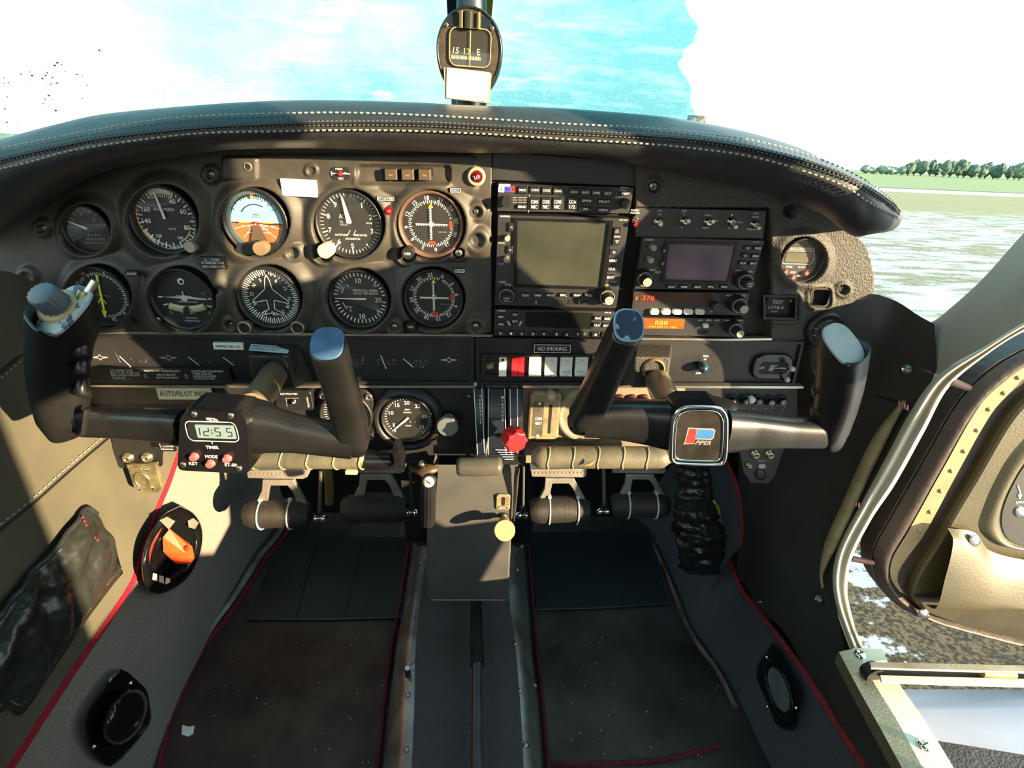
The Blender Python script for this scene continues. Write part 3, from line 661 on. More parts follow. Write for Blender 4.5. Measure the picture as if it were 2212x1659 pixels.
for x, y, r in ((458, 377, 7), (675, 368, 5.5), (95, 493, 6), (1029, 457, 6), (1028, 705, 7), (853, 706, 7), (500, 700, 4)): screw(panel, wf(x, y, -.001), r, .0)
M().lathe(wf(535, 360, -.0075), [(9, -.001), (8.5, .0006), (6.5, .0008), (6.3, -.0005)], ALUD, 20, cap=True).prism(wf(535, 360, -.0082), circ(6.3, 16), 0, .0003, DARKW).build('socket', panel, label='small empty round socket')
for x, y, r in ((1026, 668, 10), (1030, 520, 14), (708, 372, 0)):
    if r: M().lathe(wf(x, y, .002), [(r*1.2, 0), (r*1.1, .002), (r*.9, .001), (r*.8, -.004)], DARKW, 24).build('plug_hole', panel)

# right moulded cover
rtop = [(1372, 360), (1400, 364), (1510, 388), (1640, 417), (1730, 446), (1785, 472), (1848, 511), (1868, 535), (1880, 575), (1886, 605)]
rbot = [(1372, 732), (1640, 735), (1748, 728), (1800, 680), (1850, 645), (1875, 634), (1886, 628)]
def HR(x, y):
    h = .003; hole = 0
    d = math.hypot(x-1731, (y-559))/46; h += .0045*(1-ss(1.15, 1.6, d)); hole = max(hole, 1-ss(1.0, 1.08, d))
    for cx, cy, w, hh in ((1686, 663, 72, 54), (1768, 641, 44, 40)):
        d = boxd(x, y, cx, cy, w, hh, 9); h += .003*(1-ss(2, 12, d)); hole = max(hole, 1-ss(-3, 2, d))
    d = boxd(x, y, 1500, 600, 322, 300, 4); hole2 = 1-ss(-2, 2, d)
    for cx, cy, r in ((1411, 403, 13), (1702, 454, 15), (1818, 624, 11)):
        d = math.hypot(x-cx, y-cy)/r; h += .003*(1-ss(1.2, 2, d)); hole = max(hole, .5*(1-ss(.8, 1.05, d)))
    h *= (1-hole); h -= .012*hole; return h*(1-hole2)-.02*hole2
def fs_(pts): q = [(v.x, v.y) for v in spl([(a, b, 0) for a, b in pts], 160)]; return lambda x: interp(q, x)
rp = thing('instrument_panel', 'textured dark cover of the panel on the passenger side around the radios', 'instrument panel', A(1700, 720, 0))
rt_f = fs_(rtop)
mould_panel('cover', 1372, 1885, lambda x: rt_f(x)-(14 if x < 1800 else 14*max(0, (1850-x)/50)), fs_(rbot), HR, CRACKLE).build('moulded_cover', rp)
for x, y, r in ((1411, 403, 10), (1818, 624, 7)): screw(rp, wf(x, y, .001), r, .0)
M().lathe(wf(1702, 454, .004), [(14, 0), (12, .001), (0.1, .001)], DARKW, 24).build('plug_hole', rp)
M().prism(pf(1768, 641, .006), rr(44, 40, 7), -.002, 0, DARKW).ringp(pf(1768, 641, 0), rr(46, 42, 8), rr(38, 34, 7), -.002, .004, BLACK, -.01).build('blank_recess', rp)

# radio bay behind the stack
bay = thing('radio_bay', 'flat dark metal mounting bay that surrounds the centre radio stack', 'radio mount', A(1220, 725, .004))
b = M(); b.add([A(x, y, .012) for x, y in ((1040, 312), (1040, 742), (1392, 744), (1392, 340))], [(0, 1, 2, 3)], DARKW)
b.prism(pf(1218, 362, .002), [(-154, -28), (156, -38), (156, 14), (-154, 32)], -.01, 0, PANELB); b.build('mounting_plate', bay)

# ------------------------------------------------------------------ lower strips, bright trims
def band(T0, pts, d, m, hh=0): pass
strips = thing('sub_panel', 'long black sub panel strip holding the engine gauges and rocker switches', 'instrument panel', A(950, 830, 0))
def pxpoly(pts, Y, d, m, bev=0, b=None):
    b = b or M(); T = lambda u, v, h=0: (lambda p: V((p.x, p.y-h, p.z)))(A(u, -v, Y)); return b.prism(T, [(x, -y) for x, y in pts], -d, 0, m, bev)
# left gauge strip with rounded raised border and a long window
def frame_px(poly_out, poly_in, Y0, Y1, m, b=None, Yi=None):
    b = b or M(); n = len(poly_out); Yi = Y0 if Yi is None else Yi
    a0 = [A(x, y, Y0) for x, y in poly_out]; o1 = [V((p.x, Y1, p.z)) for p in [A(x, y, Y1) for x, y in poly_out]]; i1 = [A(x, y, Y1) for x, y in poly_in]; i0 = [V((p.x, Yi, p.z)) for p in i1]
    o0 = [V((p.x, Y0, p.z)) for p in o1]
    vs = o0+o1+i1+i0; fs = [(k*n+i, k*n+(i+1) % n, (k+1)*n+(i+1) % n, (k+1)*n+i) for k in range(3) for i in range(n)]
    return b.add(vs, fs, m)
def rpx(x0, y0, x1, y1, r, sl=0, n=5):
    return [(x, y+(x-x0)*sl) for x, y in rr(x1-x0, y1-y0, r, n, (x0+x1)/2, (y0+y1)/2)]
b = M(); pxpoly([(166, 722), (1023, 729), (1023, 831), (180, 829)], .002, .01, PANELB, b=b)
frame_px(rpx(166, 722, 1023, 826, 6, .006), rpx(172, 728, 1017, 820, 6, .006), .002, -.004, PANELB, b, .001); b.build('gauge_strip_plate', strips)
b = M(); pxpoly([(1029, 730), (1738, 738), (1716, 833), (1029, 832)], .002, .01, PANELB, b=b)
frame_px([(1029, 730), (1738, 738), (1716, 833), (1029, 832)], [(1035, 736), (1731, 744), (1711, 828), (1035, 826)], .002, -.003, PANELB, b, .001); b.build('switch_strip_plate', strips)
tr = M()
def trimbar(pts, w, m=ALU, Y=-.003, d=.01):
    b = M(); lo = [(x, y+w) for x, y in pts]
    for (p0, p1, q0, q1) in zip(pts, pts[1:], lo, lo[1:]): pxpoly([p0, q0, q1, p1], Y, d, m, 0, b)
    return b
trimbar([(186, 716), (400, 717), (700, 720), (900, 721), (1064, 723)], 5).build('trim_9', kind='structure')
trimbar([(1380, 730), (1560, 732), (1726, 730)], 4.5).build('trim_10', kind='structure')
trimbar([(190, 831.5), (600, 833), (1029, 833), (1400, 833), (1736, 834.5)], 5).build('trim_11', kind='structure')

# lower panels
lp = thing('lower_panel', 'lower black panel under the bright trim, with tachometer and primer', 'instrument panel', A(800, 990, .004))
b = M(); pxpoly([(190, 838), (1024, 838), (1024, 1002), (700, 1000), (560, 980), (420, 930), (210, 905)], .006, .01, PANELB, b=b); b.build('panel_plate', lp)
b = M(); pxpoly([(192, 838), (455, 838), (455, 872), (192, 872)], .002, .008, mat('brown_shelf', (58, 50, 42), .5), b=b)
b.build('shelf_face', lp)
M().lathe(wf(970, 905, -.002), [(14, 0), (15, .004), (9, .005), (8, .012), (22, .014), (23, .018), (23, .022), (21, .024)], mat('primer_knob_alu', (150, 156, 158), .35, .7), 32).build('primer_knob', lp)
screw(lp, wf(1013, 856, 0), 4)
rl = thing('lower_panel', 'worn dusty lower panel below the switches, holding the carburettor heat lever', 'instrument panel', A(1300, 985, 0))
DUST = mat('dusty_panel', (86, 80, 68), .55, bump=.3, bs=400, col2=(106, 98, 82), cs=25, dist=.001)
b = M(); pxpoly([(1130, 838), (1480, 838), (1480, 1000), (1130, 1000)], .004, .01, DUST, b=b); b.build('panel_plate', rl)
b = M(); pxpoly([(1480, 838), (1722, 838), (1722, 902), (1600, 902), (1480, 960)], .004, .01, PANELB, b=b); b.build('breaker_plate', rl)
# ------------------------------------------------------------------ panel equipment
RADIO = mat('radio_face', (30, 30, 31), .4, bump=.15, bs=1500, rvar=.06)
KEY = mat('radio_key', (22, 22, 23), .38, rvar=.05)
KEYW = mat('white_key', (214, 208, 190), .45)
def q4(c, Y, ins=0):
    """face frame from four measured corners TL TR BR BL -> returns poly builder input"""
    return c
def radio(name, label, corners, Y=-.006, m=RADIO, edge=True, cat='radio'):
    cx = sum(c[0] for c in corners)/4; cy = sum(c[1] for c in corners)/4
    t = thing(name, label, cat, A(cx, cy, Y))
    b = M(); pxpoly([corners[0], corners[3], corners[2], corners[1]], Y, .03, m, 1.2, b=b)
    return t, b
def key(t, x, y, w, h, txt='', Y=-.006, m=None, hs=.035, L=.003, rot=0, name='button', tm=None, ts=None, r=2.5, label=None, two=None):
    T = pf(x, y, Y, hs, rot); b = M(); b.prism(T, rr(w, h, r), -.001, L, m or KEY, 1.2, .001)
    if txt:
        if two: b.text(T, txt, 0, h*.14, ts or h*.28, tm or WHITE, L+.0003, w=w*.72, bold=.015); b.text(T, two, 0, -h*.26, ts or h*.28, tm or WHITE, L+.0003, w=w*.6, bold=.015)
        else: b.text(T, txt, 0, 0, ts or min(h*.5, 5), tm or WHITE, L+.0003, w=min(w*.74, len(txt)*5), bold=.015)
    return b.build(name, t, label=label)
def lbl(b, s, x, y, size, Y, m=WHITE, hs=.03, w=None, rot=0, bold=0): b.text(pf(x, y, Y, hs, rot), s, 0, 0, size, m, .0004, w=w, bold=bold)

# audio panel
t, b = radio('audio_panel', 'slim audio selector panel with rows of small keys at the top of the radio stack', [(1075, 396), (1371, 405), (1360, 462), (1073, 457)])
Y = -.006
for s, x, m_, tm in (('A', 1083, PAPER, BLACK), ('O', 1097, mat('blue_sticker', (50, 60, 170), .5), BLACK), ('M', 1109.5, mat('red_sticker', (214, 50, 44), .5), BLACK)):
    b.flat(pf(x, 409, Y, .03), rr(12.5, 12, .5), .0002, m_); b.text(pf(x, 409, Y, .03), s, 0, 0, 7.5, tm, .0004)
b.flat(pf(1090, 400, Y, .03), rr(24, 5, .5), .0002, PAPER)
for y in (427, 432, 437): 
    for x in (1112, 1124, 1134): b.line(pf(x, y, Y, .03), [(-4, 0), (4, 0)], 1, .0003, INKDIM)
lbl(b, 'GMA 340', 1349, 405, 3, Y, w=16); b.line(pf(1143, 433, Y), [(0, -26), (0, 26)], 1, .0003, INKDIM)
for k, x in enumerate((1217,)): b.prism(pf(x, 435, Y), circ(2.2, 10), 0, .0005, DARKW)
b.build('faceplate', t)
for s, x, y in (('MKR', 1129, 410), ('COM1', 1155, 410), ('COM2', 1180, 411), ('COM3', 1205, 412), ('NAV1', 1240, 414), ('NAV2', 1264, 415), ('DME', 1288, 416), ('ADF', 1312, 417)): key(t, x, y, 21, 17, s)
for s, x in (('COM1', 1154), ('COM2', 1179), ('COM3', 1204), ('COM', 1236)): key(t, x, 439, 21, 27, s, two='MIC' if s != 'COM' else '1/2')
for s, x, y, w_ in (('SENS', 1127, 446, 22), ('SPKR', 1267, 433, 33), ('PA', 1265, 451, 31), ('PILOT', 1305, 435, 31), ('CREW', 1303, 453, 31), ('TEST', 1350, 418, 22)): key(t, x, y, w_, 10, s)
knob(t, 1094, 437, 11, .013, Y, flute=.04); knob(t, 1353, 441, 11, .013, Y, flute=.04)

# large navigator
t, b = radio('gps_navigator', 'large navigator with a wide blank dusty screen in the middle of the radio stack', [(1075, 463), (1361, 471), (1332, 667), (1068, 660)])
LCD = mat('lcd_dusty', (46, 50, 42), .35, bump=.1, bs=300, col2=(60, 62, 52), cs=14, rvar=.1)
frame_px([(1110, 471), (1110, 620), (1306, 627), (1325, 477)], [(1118, 476), (1116, 614), (1298, 621), (1316, 482)], -.006, -.009, GLOSSB, b, -.004)
lbl(b, 'GARMIN', 1091, 467, 3.6, Y, w=21, bold=.01); lbl(b, 'GNS 530', 1346, 475, 3, Y, w=17); lbl(b, 'COM/', 1085, 609, 5, Y, w=15); lbl(b, 'VLOC', 1097, 615, 5, Y, w=14); lbl(b, 'GPS', 1309, 616, 4, Y, w=10, m=YEL); lbl(b, 'PWR VOL', 1084, 525, 3, Y, w=14); lbl(b, 'VLOC', 1082, 570, 3, Y, w=12); lbl(b, 'DEFAULT NAV', 1325, 608, 2.6, Y, w=14)
for x in (1156, 1251): b.prism(pf(x, 653, Y, .03), rr(48, 9, 1), -.0005, .0006, BLACK, .5); b.line(pf(x+(2 if x < 1200 else 0), 653, Y), [(0, -3.5), (0, 3.5)], 1.2, .001, WHITE)
b.lathe(wf(1201, 654, Y), [(7, 0), (7, .0012), (5, .0015), (4, -.001)], BLACK, 18); b.build('faceplate', t)
pxpoly([(1117, 475), (1115, 616), (1299, 622), (1317, 481)], -.0062, .002, LCD).build('screen', t)
key(t, 1105, 490, 14, 20, 'C', ts=4); key(t, 1102, 539, 13, 18, 'V', ts=4)
for x, y in ((1096, 516), (1094, 562)): knob(t, x, y, 6, .012, Y, flute=.04, m=mat('grey_knob'), name='small_knob')
key(t, 1332, 510, 17, 38, 'RNG', ts=3.5)
tr_ = M()
for y, s_ in ((498, 1), (521, -1)): tr_.line(pf(1332, y, Y), [(-3.5, -2.5*s_), (3.5, -2.5*s_), (0, 3*s_)], .9, .0034, WHITE, closed=True)
tr_.build('range_arrows', t)
for x, y, s in ((1326, 544, 'D'), (1323, 562, 'MENU'), (1321, 580, 'CLR'), (1318, 598, 'ENT')): key(t, x, y, 20, 11, s)
for x, s in ((1134, 'CDI'), (1161, 'OBS'), (1189, 'MSG'), (1217, 'FPL'), (1246, 'VNAV'), (1271, 'PROC')): key(t, x, 636.5, 20, 9, s)
def dualknob(t, x, y, r, Y, cap=None, L=.02, lab=None, txt=('PUSH', 'C/V')):
    TT = wf(x, y, Y-L*.55); M().lathe(TT, [(r*1.05, -L*.55), (r*1.05, -.002), (r*.95, 0)], BLACK, 40, flute=.02, nf=30).lathe(TT, [(r*.86, .0001), (r*.86, .0006), (r*.78, .0006), (r*.78, .0001)], mat('grey_knob'), 32, cap=False).build('outer_knob', t)
    TT = wf(x, y, Y-L*.55); q = M().lathe(TT, [(r*.56, 0), (r*.58, L*.5), (r*.52, L*.55)], BLACK, 32, flute=.03, nf=20); q.prism(TT, circ(r*.5, 24), L*.55, L*.55+.0003, cap or BLACK)
    q.text(TT, txt[0], 0, r*.13, r*.17, BLACK if cap else WHITE, L*.55+.0006, w=r*.6); q.text(TT, txt[1], 0, -r*.18, r*.17, BLACK if cap else WHITE, L*.55+.0006, w=r*.5); q.build('inner_knob', t, label=lab)
CRM = mat('knob_cap_cream', (178, 170, 140), .5)
dualknob(t, 1094, 641, 19, Y); dualknob(t, 1312, 643, 18, Y, CRM, .024, 'inner knob with cream cap', ('PUSH', 'CRSR'))

# transponder
t, b = radio('transponder', 'transponder with a dark display and a row of numbered keys, bottom of the stack', [(1068, 667), (1330, 672), (1324, 729), (1066, 726)])
pxpoly([(1135, 673), (1135, 706), (1277, 711), (1281, 676)], -.0062, .002, mat('dark_display', (16, 18, 16), .25), b=b)
lbl(b, 'GARMIN', 1083, 671, 3.4, Y, w=18, bold=.01); lbl(b, 'GTX 330', 1313, 675, 2.6, Y, w=14)
b.prism(pf(1187, 722, Y), circ(2.5, 12), 0, .0005, DARKW); b.prism(pf(1262, 722, Y), circ(3.5, 12), 0, .0008, mat('grey_knob')); b.build('faceplate', t)
for i, x in enumerate((1081, 1104, 1127, 1151, 1174, 1202, 1224, 1248, 1286, 1307)): key(t, x, 718.5+i*.35, 17, 11, str(i), ts=5)
for s, x, y, w_, r_ in (('ON', 1112, 678, 17, 0), ('ALT', 1112, 692, 15, 0), ('STBY', 1099, 697, 15, -60), ('OFF', 1124, 697, 15, 60), ('IDENT', 1082, 683, 15, 0), ('VFR', 1082, 699, 15, 0), ('FUNC', 1291, 686, 17, 0), ('CRSR', 1311, 687, 17, 0), ('CLR', 1289, 701, 17, 0), ('ENT', 1309, 702, 17, 0)): key(t, x, y, w_, 9, s, rot=r_)

# small navigator
Y2 = -.006
t, b = radio('gps_navigator', 'smaller navigator with a greyish purple reflecting screen, right of the main radio stack', [(1387, 512), (1653, 519), (1621, 628), (1369, 625)])
frame_px([(1438, 522), (1428, 609), (1578, 613), (1597, 526)], [(1445, 527), (1436, 604), (1572, 608), (1589, 531)], -.006, -.0085, GLOSSB, b, -.004)
lbl(b, 'GARMIN', 1402, 518, 3.6, Y2, w=19, bold=.01); lbl(b, 'GNS 430', 1633, 523, 2.8, Y2, w=15); lbl(b, 'COM/', 1409, 583, 4.5, Y2, w=13); lbl(b, 'VLOC', 1422, 588, 4.5, Y2, w=14); lbl(b, 'GPS', 1621, 587, 4, Y2, w=10); lbl(b, 'DEFAULT', 1595, 584, 2.6, Y2, w=14)
b.build('faceplate', t)
pxpoly([(1444, 526), (1435, 605), (1573, 609), (1590, 530)], -.0062, .002, mat('lcd_purple', (96, 84, 96), .18, col2=(120, 98, 112), cs=18, rvar=.05)).build('screen', t)
for x, y in ((1413, 536), (1407, 563)): knob(t, x, y, 6.5, .012, Y2, flute=.04, m=mat('grey_knob'), name='small_knob')
for x, y in ((1434, 541), (1430, 569)): key(t, x, y, 9, 17, ':', ts=5)
for x, y, s in ((1614, 535, 'D'), (1635, 535, 'RNG'), (1609, 551, 'D'), (1630, 552, 'MENU'), (1603, 567, 'CLR'), (1625, 568, 'ENT')): key(t, x, y, 17, 9, s)
for x, s in ((1448, 'CDI'), (1476, 'OBS'), (1505, 'MSG'), (1534, 'FPL'), (1563, 'PROC')): key(t, x, 618.5, 18, 8.5, s)
dualknob(t, 1393, 604, 18, Y2, CRM, .024, 'inner knob with cream cap', ('PUSH', 'C/V')); dualknob(t, 1611, 609, 18, Y2, None, .024, None, ('PUSH', 'CRSR'))

# direction finder receiver and distance unit
t, b = radio('direction_finder_receiver', 'slim receiver with orange digits and five white keys under the small navigator', [(1368, 629), (1621, 632), (1611, 682), (1363, 679)])
pxpoly([(1383, 632), (1381, 653), (1534, 657), (1538, 635)], -.0062, .002, mat('brown_display', (62, 34, 28), .2, col2=(50, 40, 36), cs=30), b=b)
b.prism(pf(1374.5, 644, Y), circ(3.5, 14), 0, .001, ORI); b.text(pf(1400, 643, Y, .02), '378', 0, 0, 10, mat('digit_orange', (240, 70, 20), .5, emit=.35), .0008, w=26)
lbl(b, 'ADF', 1573, 638, 3.4, Y, w=10); lbl(b, 'KR 87 TSO', 1602, 639, 3, Y, w=18); lbl(b, 'STBY', 1545, 649, 3, Y, w=10); lbl(b, 'TIMER', 1545, 654, 3, Y, w=12); lbl(b, 'OFF', 1536, 673, 3, Y, w=7); b.build('faceplate', t)
for x, s in ((1412, 'ADF'), (1437, 'BFO'), (1461, 'FRQ'), (1485, 'FLT'), (1510, 'SET')): key(t, x, 671.5, 19, 11, s, m=KEYW, tm=INKDIM, L=.006, r=4, label='white push key')
knob(t, 1550, 664, 10, .014, Y, flute=.03); TT = wf(1598, 660, -.016); dualknob(t, 1598, 661, 18, Y, mat('knob_cap_grey', (112, 108, 100), .5), .026, 'knob with grey end cap', ('', ''))
t, b = radio('distance_measuring_unit', 'slim distance unit with a bright orange display, bottom right of the radios', [(1366, 683), (1609, 689), (1602, 729), (1364, 724)])
pxpoly([(1376, 687), (1375, 709), (1476, 711), (1480, 690)], -.0062, .002, mat('orange_display', (196, 84, 26), .3, col2=(160, 64, 22), cs=40, emit=.12), b=b)
b.text(pf(1428, 697, Y, .03), '888', 0, 0, 9, mat('digit_amber', (255, 170, 70), .5, emit=.3), .0008, w=28); lbl(b, 'GND SPD KT  MIN', 1430, 706, 3, Y-.0006, m=mat('digit_amber'), w=60)
for s, x in (('RMT', 1514), ('FREQ', 1531), ('GS/T', 1550), ('DME', 1570)): lbl(b, s, x, 692, 3, Y, w=11)
lbl(b, 'KN 62A TSO', 1592, 692, 2.6, Y, w=20); lbl(b, 'OFF', 1509, 708, 3.2, Y, w=9); b.prism(pf(1532, 702, Y), rr(18, 5, 1), 0, .0004, DARKW); b.prism(pf(1522, 717, Y), rr(15, 5, 1), 0, .0004, DARKW); b.build('faceplate', t)
key(t, 1523, 702, 12, 8.5, '', m=KEYW, L=.005, r=3, name='slide_switch', label='small white slide switch')
dualknob(t, 1590, 713, 16, Y, mat('knob_cap_grey'), .026, 'knob with grey end cap', ('', ''))

# toggle switches on their plate
t = thing('toggle_plate', 'dark metal plate under the glareshield carrying a row of toggle switches', 'switch plate', A(1510, 512, 0))
b = M(); pxpoly([(1372, 448), (1372, 512), (1649, 516), (1656, 455)], -.001, .01, mat('toggle_plate', (40, 40, 40), .4, bump=.1, bs=900), .8, b=b)
for s, x, y in (('RADIO', 1372, 454), ('MASTER', 1372, 460), ('A/P', 1425, 455), ('ON', 1424, 463), ('OFF', 1418, 489), ('A/P', 1478, 456), ('C', 1477, 463), ('2', 1472, 491), ('NAV1', 1529, 465), ('DME', 1546, 477), ('NAV2', 1524, 492), ('PE', 1543, 479), ('1', 1581, 465), ('MUSIC', 1596, 480), ('2', 1574, 493), ('COM', 1633, 461), ('NOTE', 1632, 469), ('NORMAL', 1624, 495)): 
    if s != 'PE': lbl(b, s, x, y, 4.2, -.001, w=len(s)*3.4)
b.build('plate', t)
TG = [(1422, 479, 1428, 486, None, 'toggle switch marked ON and OFF, second from the left on the plate'), (1478, 477, 1488, 478, None, 'toggle switch pushed sideways above the left part of the small navigator screen'),
      (1529, 479, 1541, 479, None, 'toggle switch between the NAV1 and NAV2 lettering'), (1579, 478, 1590, 491, None, 'toggle switch tipped down beside the MUSIC lettering'), (1629, 484, 1640, 493, None, 'rightmost toggle switch of the plate, above the NORMAL lettering'), (1371, 475, 1373, 486, RED, 'small red tipped toggle switch at the left end of the plate')]
for x, y, x2, y2, m_, lb in TG:
    T = wf(x, y, -.001); s_ = thing('toggle_switch', lb, 'switch', T.o, 'toggle switches above the radios')
    k = .75 if m_ else 1
    M().lathe(T, [(10*k, 0), (10*k, .0025), (7.5*k, .003), (7*k, .006), (5.5*k, .0065)], CHROME, 20).build('collar', s_)
    p0 = T(0, 0, .005); p1 = A(x2, y2, -.019*k); M().tube([p0, p0.lerp(p1, .5), p1.lerp(p0, .12), p1], [.0014, .0019, .0026, .0022], m_ or mat('toggle_lever', (176, 170, 152), .35, .6), 12).build('lever', s_)

# digital clock
def d_clock(d, T, t, r):
    d.text(T, 'QUARTZ CHRONOMETER', -4, r*.5, 3.6, WHITE, w=r*1.3); d.text(T, 'DIM', 2, r*.8, 3, INKDIM); d.line(T, [(-r*.62, r*.44), (r*.6, r*.44)], .8, .0005, WHITE)
    d.line(T, rr(r*1.45, r*.6, 7, 4, -5, r*.08), 1.3, .0007, WHITE, closed=True); d.prism(T, rr(r*1.2, r*.44, 3, 3, -5, r*.08), .0002, .0005, mat('lcd_olive', (86, 84, 66), .3))
    d.text(T, 'TIMER', -20, -r*.36, 4.4, WHITE, w=15); d.text(T, 'CLOCK', 8, -r*.36, 4.4, WHITE, w=16); d.text(T, 'MODE', -8, -r*.62, 4.2, WHITE, w=12); d.text(T, 'STOP', 9, -r*.78, 4, WHITE, w=12); d.text(T, 'RST', -27, -r*.75, 4, WHITE, w=9); d.text(T, 'START', 26, -r*.5, 3.4, WHITE, w=12)
    for x, y in ((-27, -r*.58), (-7, -r*.84), (19, -r*.62)): M().lathe(T, [(5, 0), (5, .004), (4, .005)], mat('button_pinkred', (176, 80, 78), .5), 18, x, y).build('button', t, label='small red push button')
a, T = gauge('digital_clock', 'round digital clock with a blank olive display and three red buttons', 1728, 560, 46, d_clock, Y=.006)
# hour meter and vent control
t = thing('hour_meter', 'small square hour meter recessed below the digital clock', 'instrument', A(1686, 663, 0))
b = M(); T = pf(1686, 663, .008, .02); b.prism(T, rr(66, 46, 6), -.003, 0, BLACK)
b.prism(T, rr(50, 36, 2, 3, -8, 2), 0, .001, DIAL); b.text(T, 'Datcon', -10, 14, 4.6, WHITE, .0014, w=22); b.text(T, 'QUARTZ', -10, 8, 4, WHITE, .0014, w=20); b.text(T, '1710.4', -10, -1, 6.5, WHITE, .0014, w=32); b.text(T, 'HOURS', -12, -9.5, 3.4, WHITE, .0014, w=14); b.prism(T, rr(5, 6, 1, 2, 18, 14), .001, .0014, INKDIM)
b.build('meter_body', t); frame_px([(1649, 637), (1649, 690), (1722, 692), (1724, 638)], [(1654, 642), (1654, 685), (1717, 687), (1719, 643)], .004, -.003, BLACK, None, .008).build('surround', t)
T = wf(1781, 712, -.006); t = thing('vent_control', 'round black vent control behind the outer horn of the right yoke', 'vent', T.o)
b = M().lathe(T, [(41, -.008), (41, .002), (37, .007), (33, .007), (31, .003), (10, .003), (10, .009), (8, .010)], BLACK, 40); b.text(T, 'AIR', 0, 22, 4, INKDIM, .0036, w=12); b.text(T, 'PULL', -22, 4, 4, INKDIM, .0036, w=9); b.text(T, 'OFF', -22, -12, 4, INKDIM, .0036, w=8); b.text(T, 'ON', 20, -4, 4, INKDIM, .0036, w=8); b.build('dial', t)

# lamps, annunciators and placards on the pilot cover
T = wf(736, 375, -.004); t = thing('test_button', 'red dot press to test button flanked by a white aeroplane outline', 'button', T.o)
b = M(); b.prism(T, rr(40, 26, 8), -.002, .001, BLACK, .8); b.line(T, [(-20, 0), (-6, 0)], 2, .0013, WHITE); b.line(T, [(6, 0), (20, 0)], 2, .0013, WHITE); b.line(T, [(-19, -4), (-19, 4)], 1.6, .0013, WHITE); b.line(T, [(8, 2), (14, 1)], 1.6, .0013, WHITE)
b.text(T, 'PRESS', -2, 9.5, 4, WHITE, .0013, w=15); b.text(T, 'TEST', 0, -10, 4.6, WHITE, .0013, w=12); b.build('backing_plate', t); M().lathe(T, [(5, 0), (5, .003), (3, .005)], RED, 18).build('lamp_button', t)
T = pf(881, 376, .0015, .012); t = thing('annunciator_unit', 'row of three dark square warning lamp caps at the top of the panel', 'warning lights', T(0, 0, 0))
M().prism(T, rr(110, 30, 1), -.006, 0, DARKW).build('housing', t)
for x, s in ((-34, 'VAC'), (2, 'ALT'), (38, 'OIL')):
    b = M().prism(T, rr(26, 24, 1.5, 2, x, 0), -.002, .0095, mat('lamp_cap', (54, 46, 38), .4), 1.5, .001); b.text(T, s, x, -1, 3.6, mat('amber_text', (190, 140, 80), .5), .0099, w=9); b.build('lamp_cap', t)
T = wf(1029, 381, -.003); t = thing('gyro_warning_lamp', 'deep red round lamp in a pale ring near the top right of the pilot panel', 'lamp', T.o)
M().lathe(T, [(20, -.002), (20, .003), (17, .006), (13, .006), (12, .002)], mat('pale_ring', (178, 164, 132), .4, .3), 28, cap=False).build('ring', t)
b = M().lathe(T, [(12.5, .001), (12, .005), (8, .008), (.1, .009)], mat('red_lens', (130, 14, 20), .15, col2=(90, 8, 12), spec=.8), 24); b.text(T, 'LO', 2, 0, 7, WHITE, .0095, rot=20); b.build('lens', t)
T = wf(839, 455, -.004); t = thing('starter_lamp', 'small dark red starter engaged lamp between the altimeter and upper course indicator', 'lamp', T.o)
M().lathe(T, [(12, -.002), (12, .002), (10, .003), (9, .002)], BLACK, 24, cap=False).build('ring', t); M().lathe(T, [(9.5, .0), (9, .004), (5, .007), (.1, .008)], mat('red_lens_dark', (96, 12, 18), .15, spec=.8), 20).build('lens', t)
def placard(name, label, x, y, w_, h_, lines, Y=-.004, m=BLACK, tm=WHITE, border=True, hs=.012, rot=0, cat='placard', bold=0, ws=None, open_=0, d=.001):
    if x < 1062 and y < 716: Y = min(Y, -max(HL(x+i*w_/2, y+j*h_/2) for i in (-1, 0, 1) for j in (-1, 0, 1))-.0008)
    T = pf(x, y, Y, hs, rot); b = M(); b.prism(T, rr(w_, h_, 1), -.004, d*.5, m)
    if border: b.line(T, rr(w_-2.5, h_-2.5, .5, 1), 1, d*.5+.0002, tm, closed=True)
    n = len(lines)
    for i, s in enumerate(lines): b.text(T, s, 0, ((n-1)/2-i)*(h_/(n+.35)), h_/(n+.6)*.72, tm, d*.5+.0004, w=(ws[i] if ws else w_*.86), bold=bold)
    return b.build(name, label=label, cat=cat)
placard('placard', 'tiny black NAV1 placard above the upper course indicator', 984, 411, 24, 10, ['NAV1'], Y=-.004)
placard('placard', 'tiny black NAV2 placard above the lower course indicator', 993, 585, 23, 9, ['NAV2'], Y=-.002)
placard('placard', 'black STARTER placard with a white border above the dark red lamp', 833, 429, 38, 10, ['STARTER'], Y=-.005, hs=.03)
placard('placard', 'small black ADF placard beside the radio compass', 285, 591, 26, 11, ['ADF'], Y=-.003, border=False)
placard('placard', 'black placard with three lines of crosswind figures below the airspeed indicator', 460, 568, 56, 26, ['Va - 113 KIAS', 'AT 2550# (SEE P.O.H.)', 'DEMO. X-WIND 17 KTS.'], Y=-.006, border=False, ws=(34, 49, 49))
placard('sticker', 'plain bright white sticker between the attitude indicator and altimeter', 646, 406, 76, 37, [], Y=-.006, m=mat('white_sticker', (250, 250, 246), .5), border=False, cat='sticker', hs=.05)
placard('label', 'white AMMETER U/S label on the left engine gauge strip', 493, 748, 64, 14, ['AMMETER U/S'], Y=-.003, m=PAPER, tm=mat('ink_black', (40, 44, 52), .7), border=False, cat='label', hs=.02)
placard('label', 'cream AUTOPILOT INOP label with large letters below the bright trim', 398, 850, 116, 25, ['AUTOPILOT INOP'], Y=-.001, m=mat('cream_label', (232, 214, 170), .6), tm=mat('ink_black'), border=False, cat='label', hs=.004, ws=(106,))
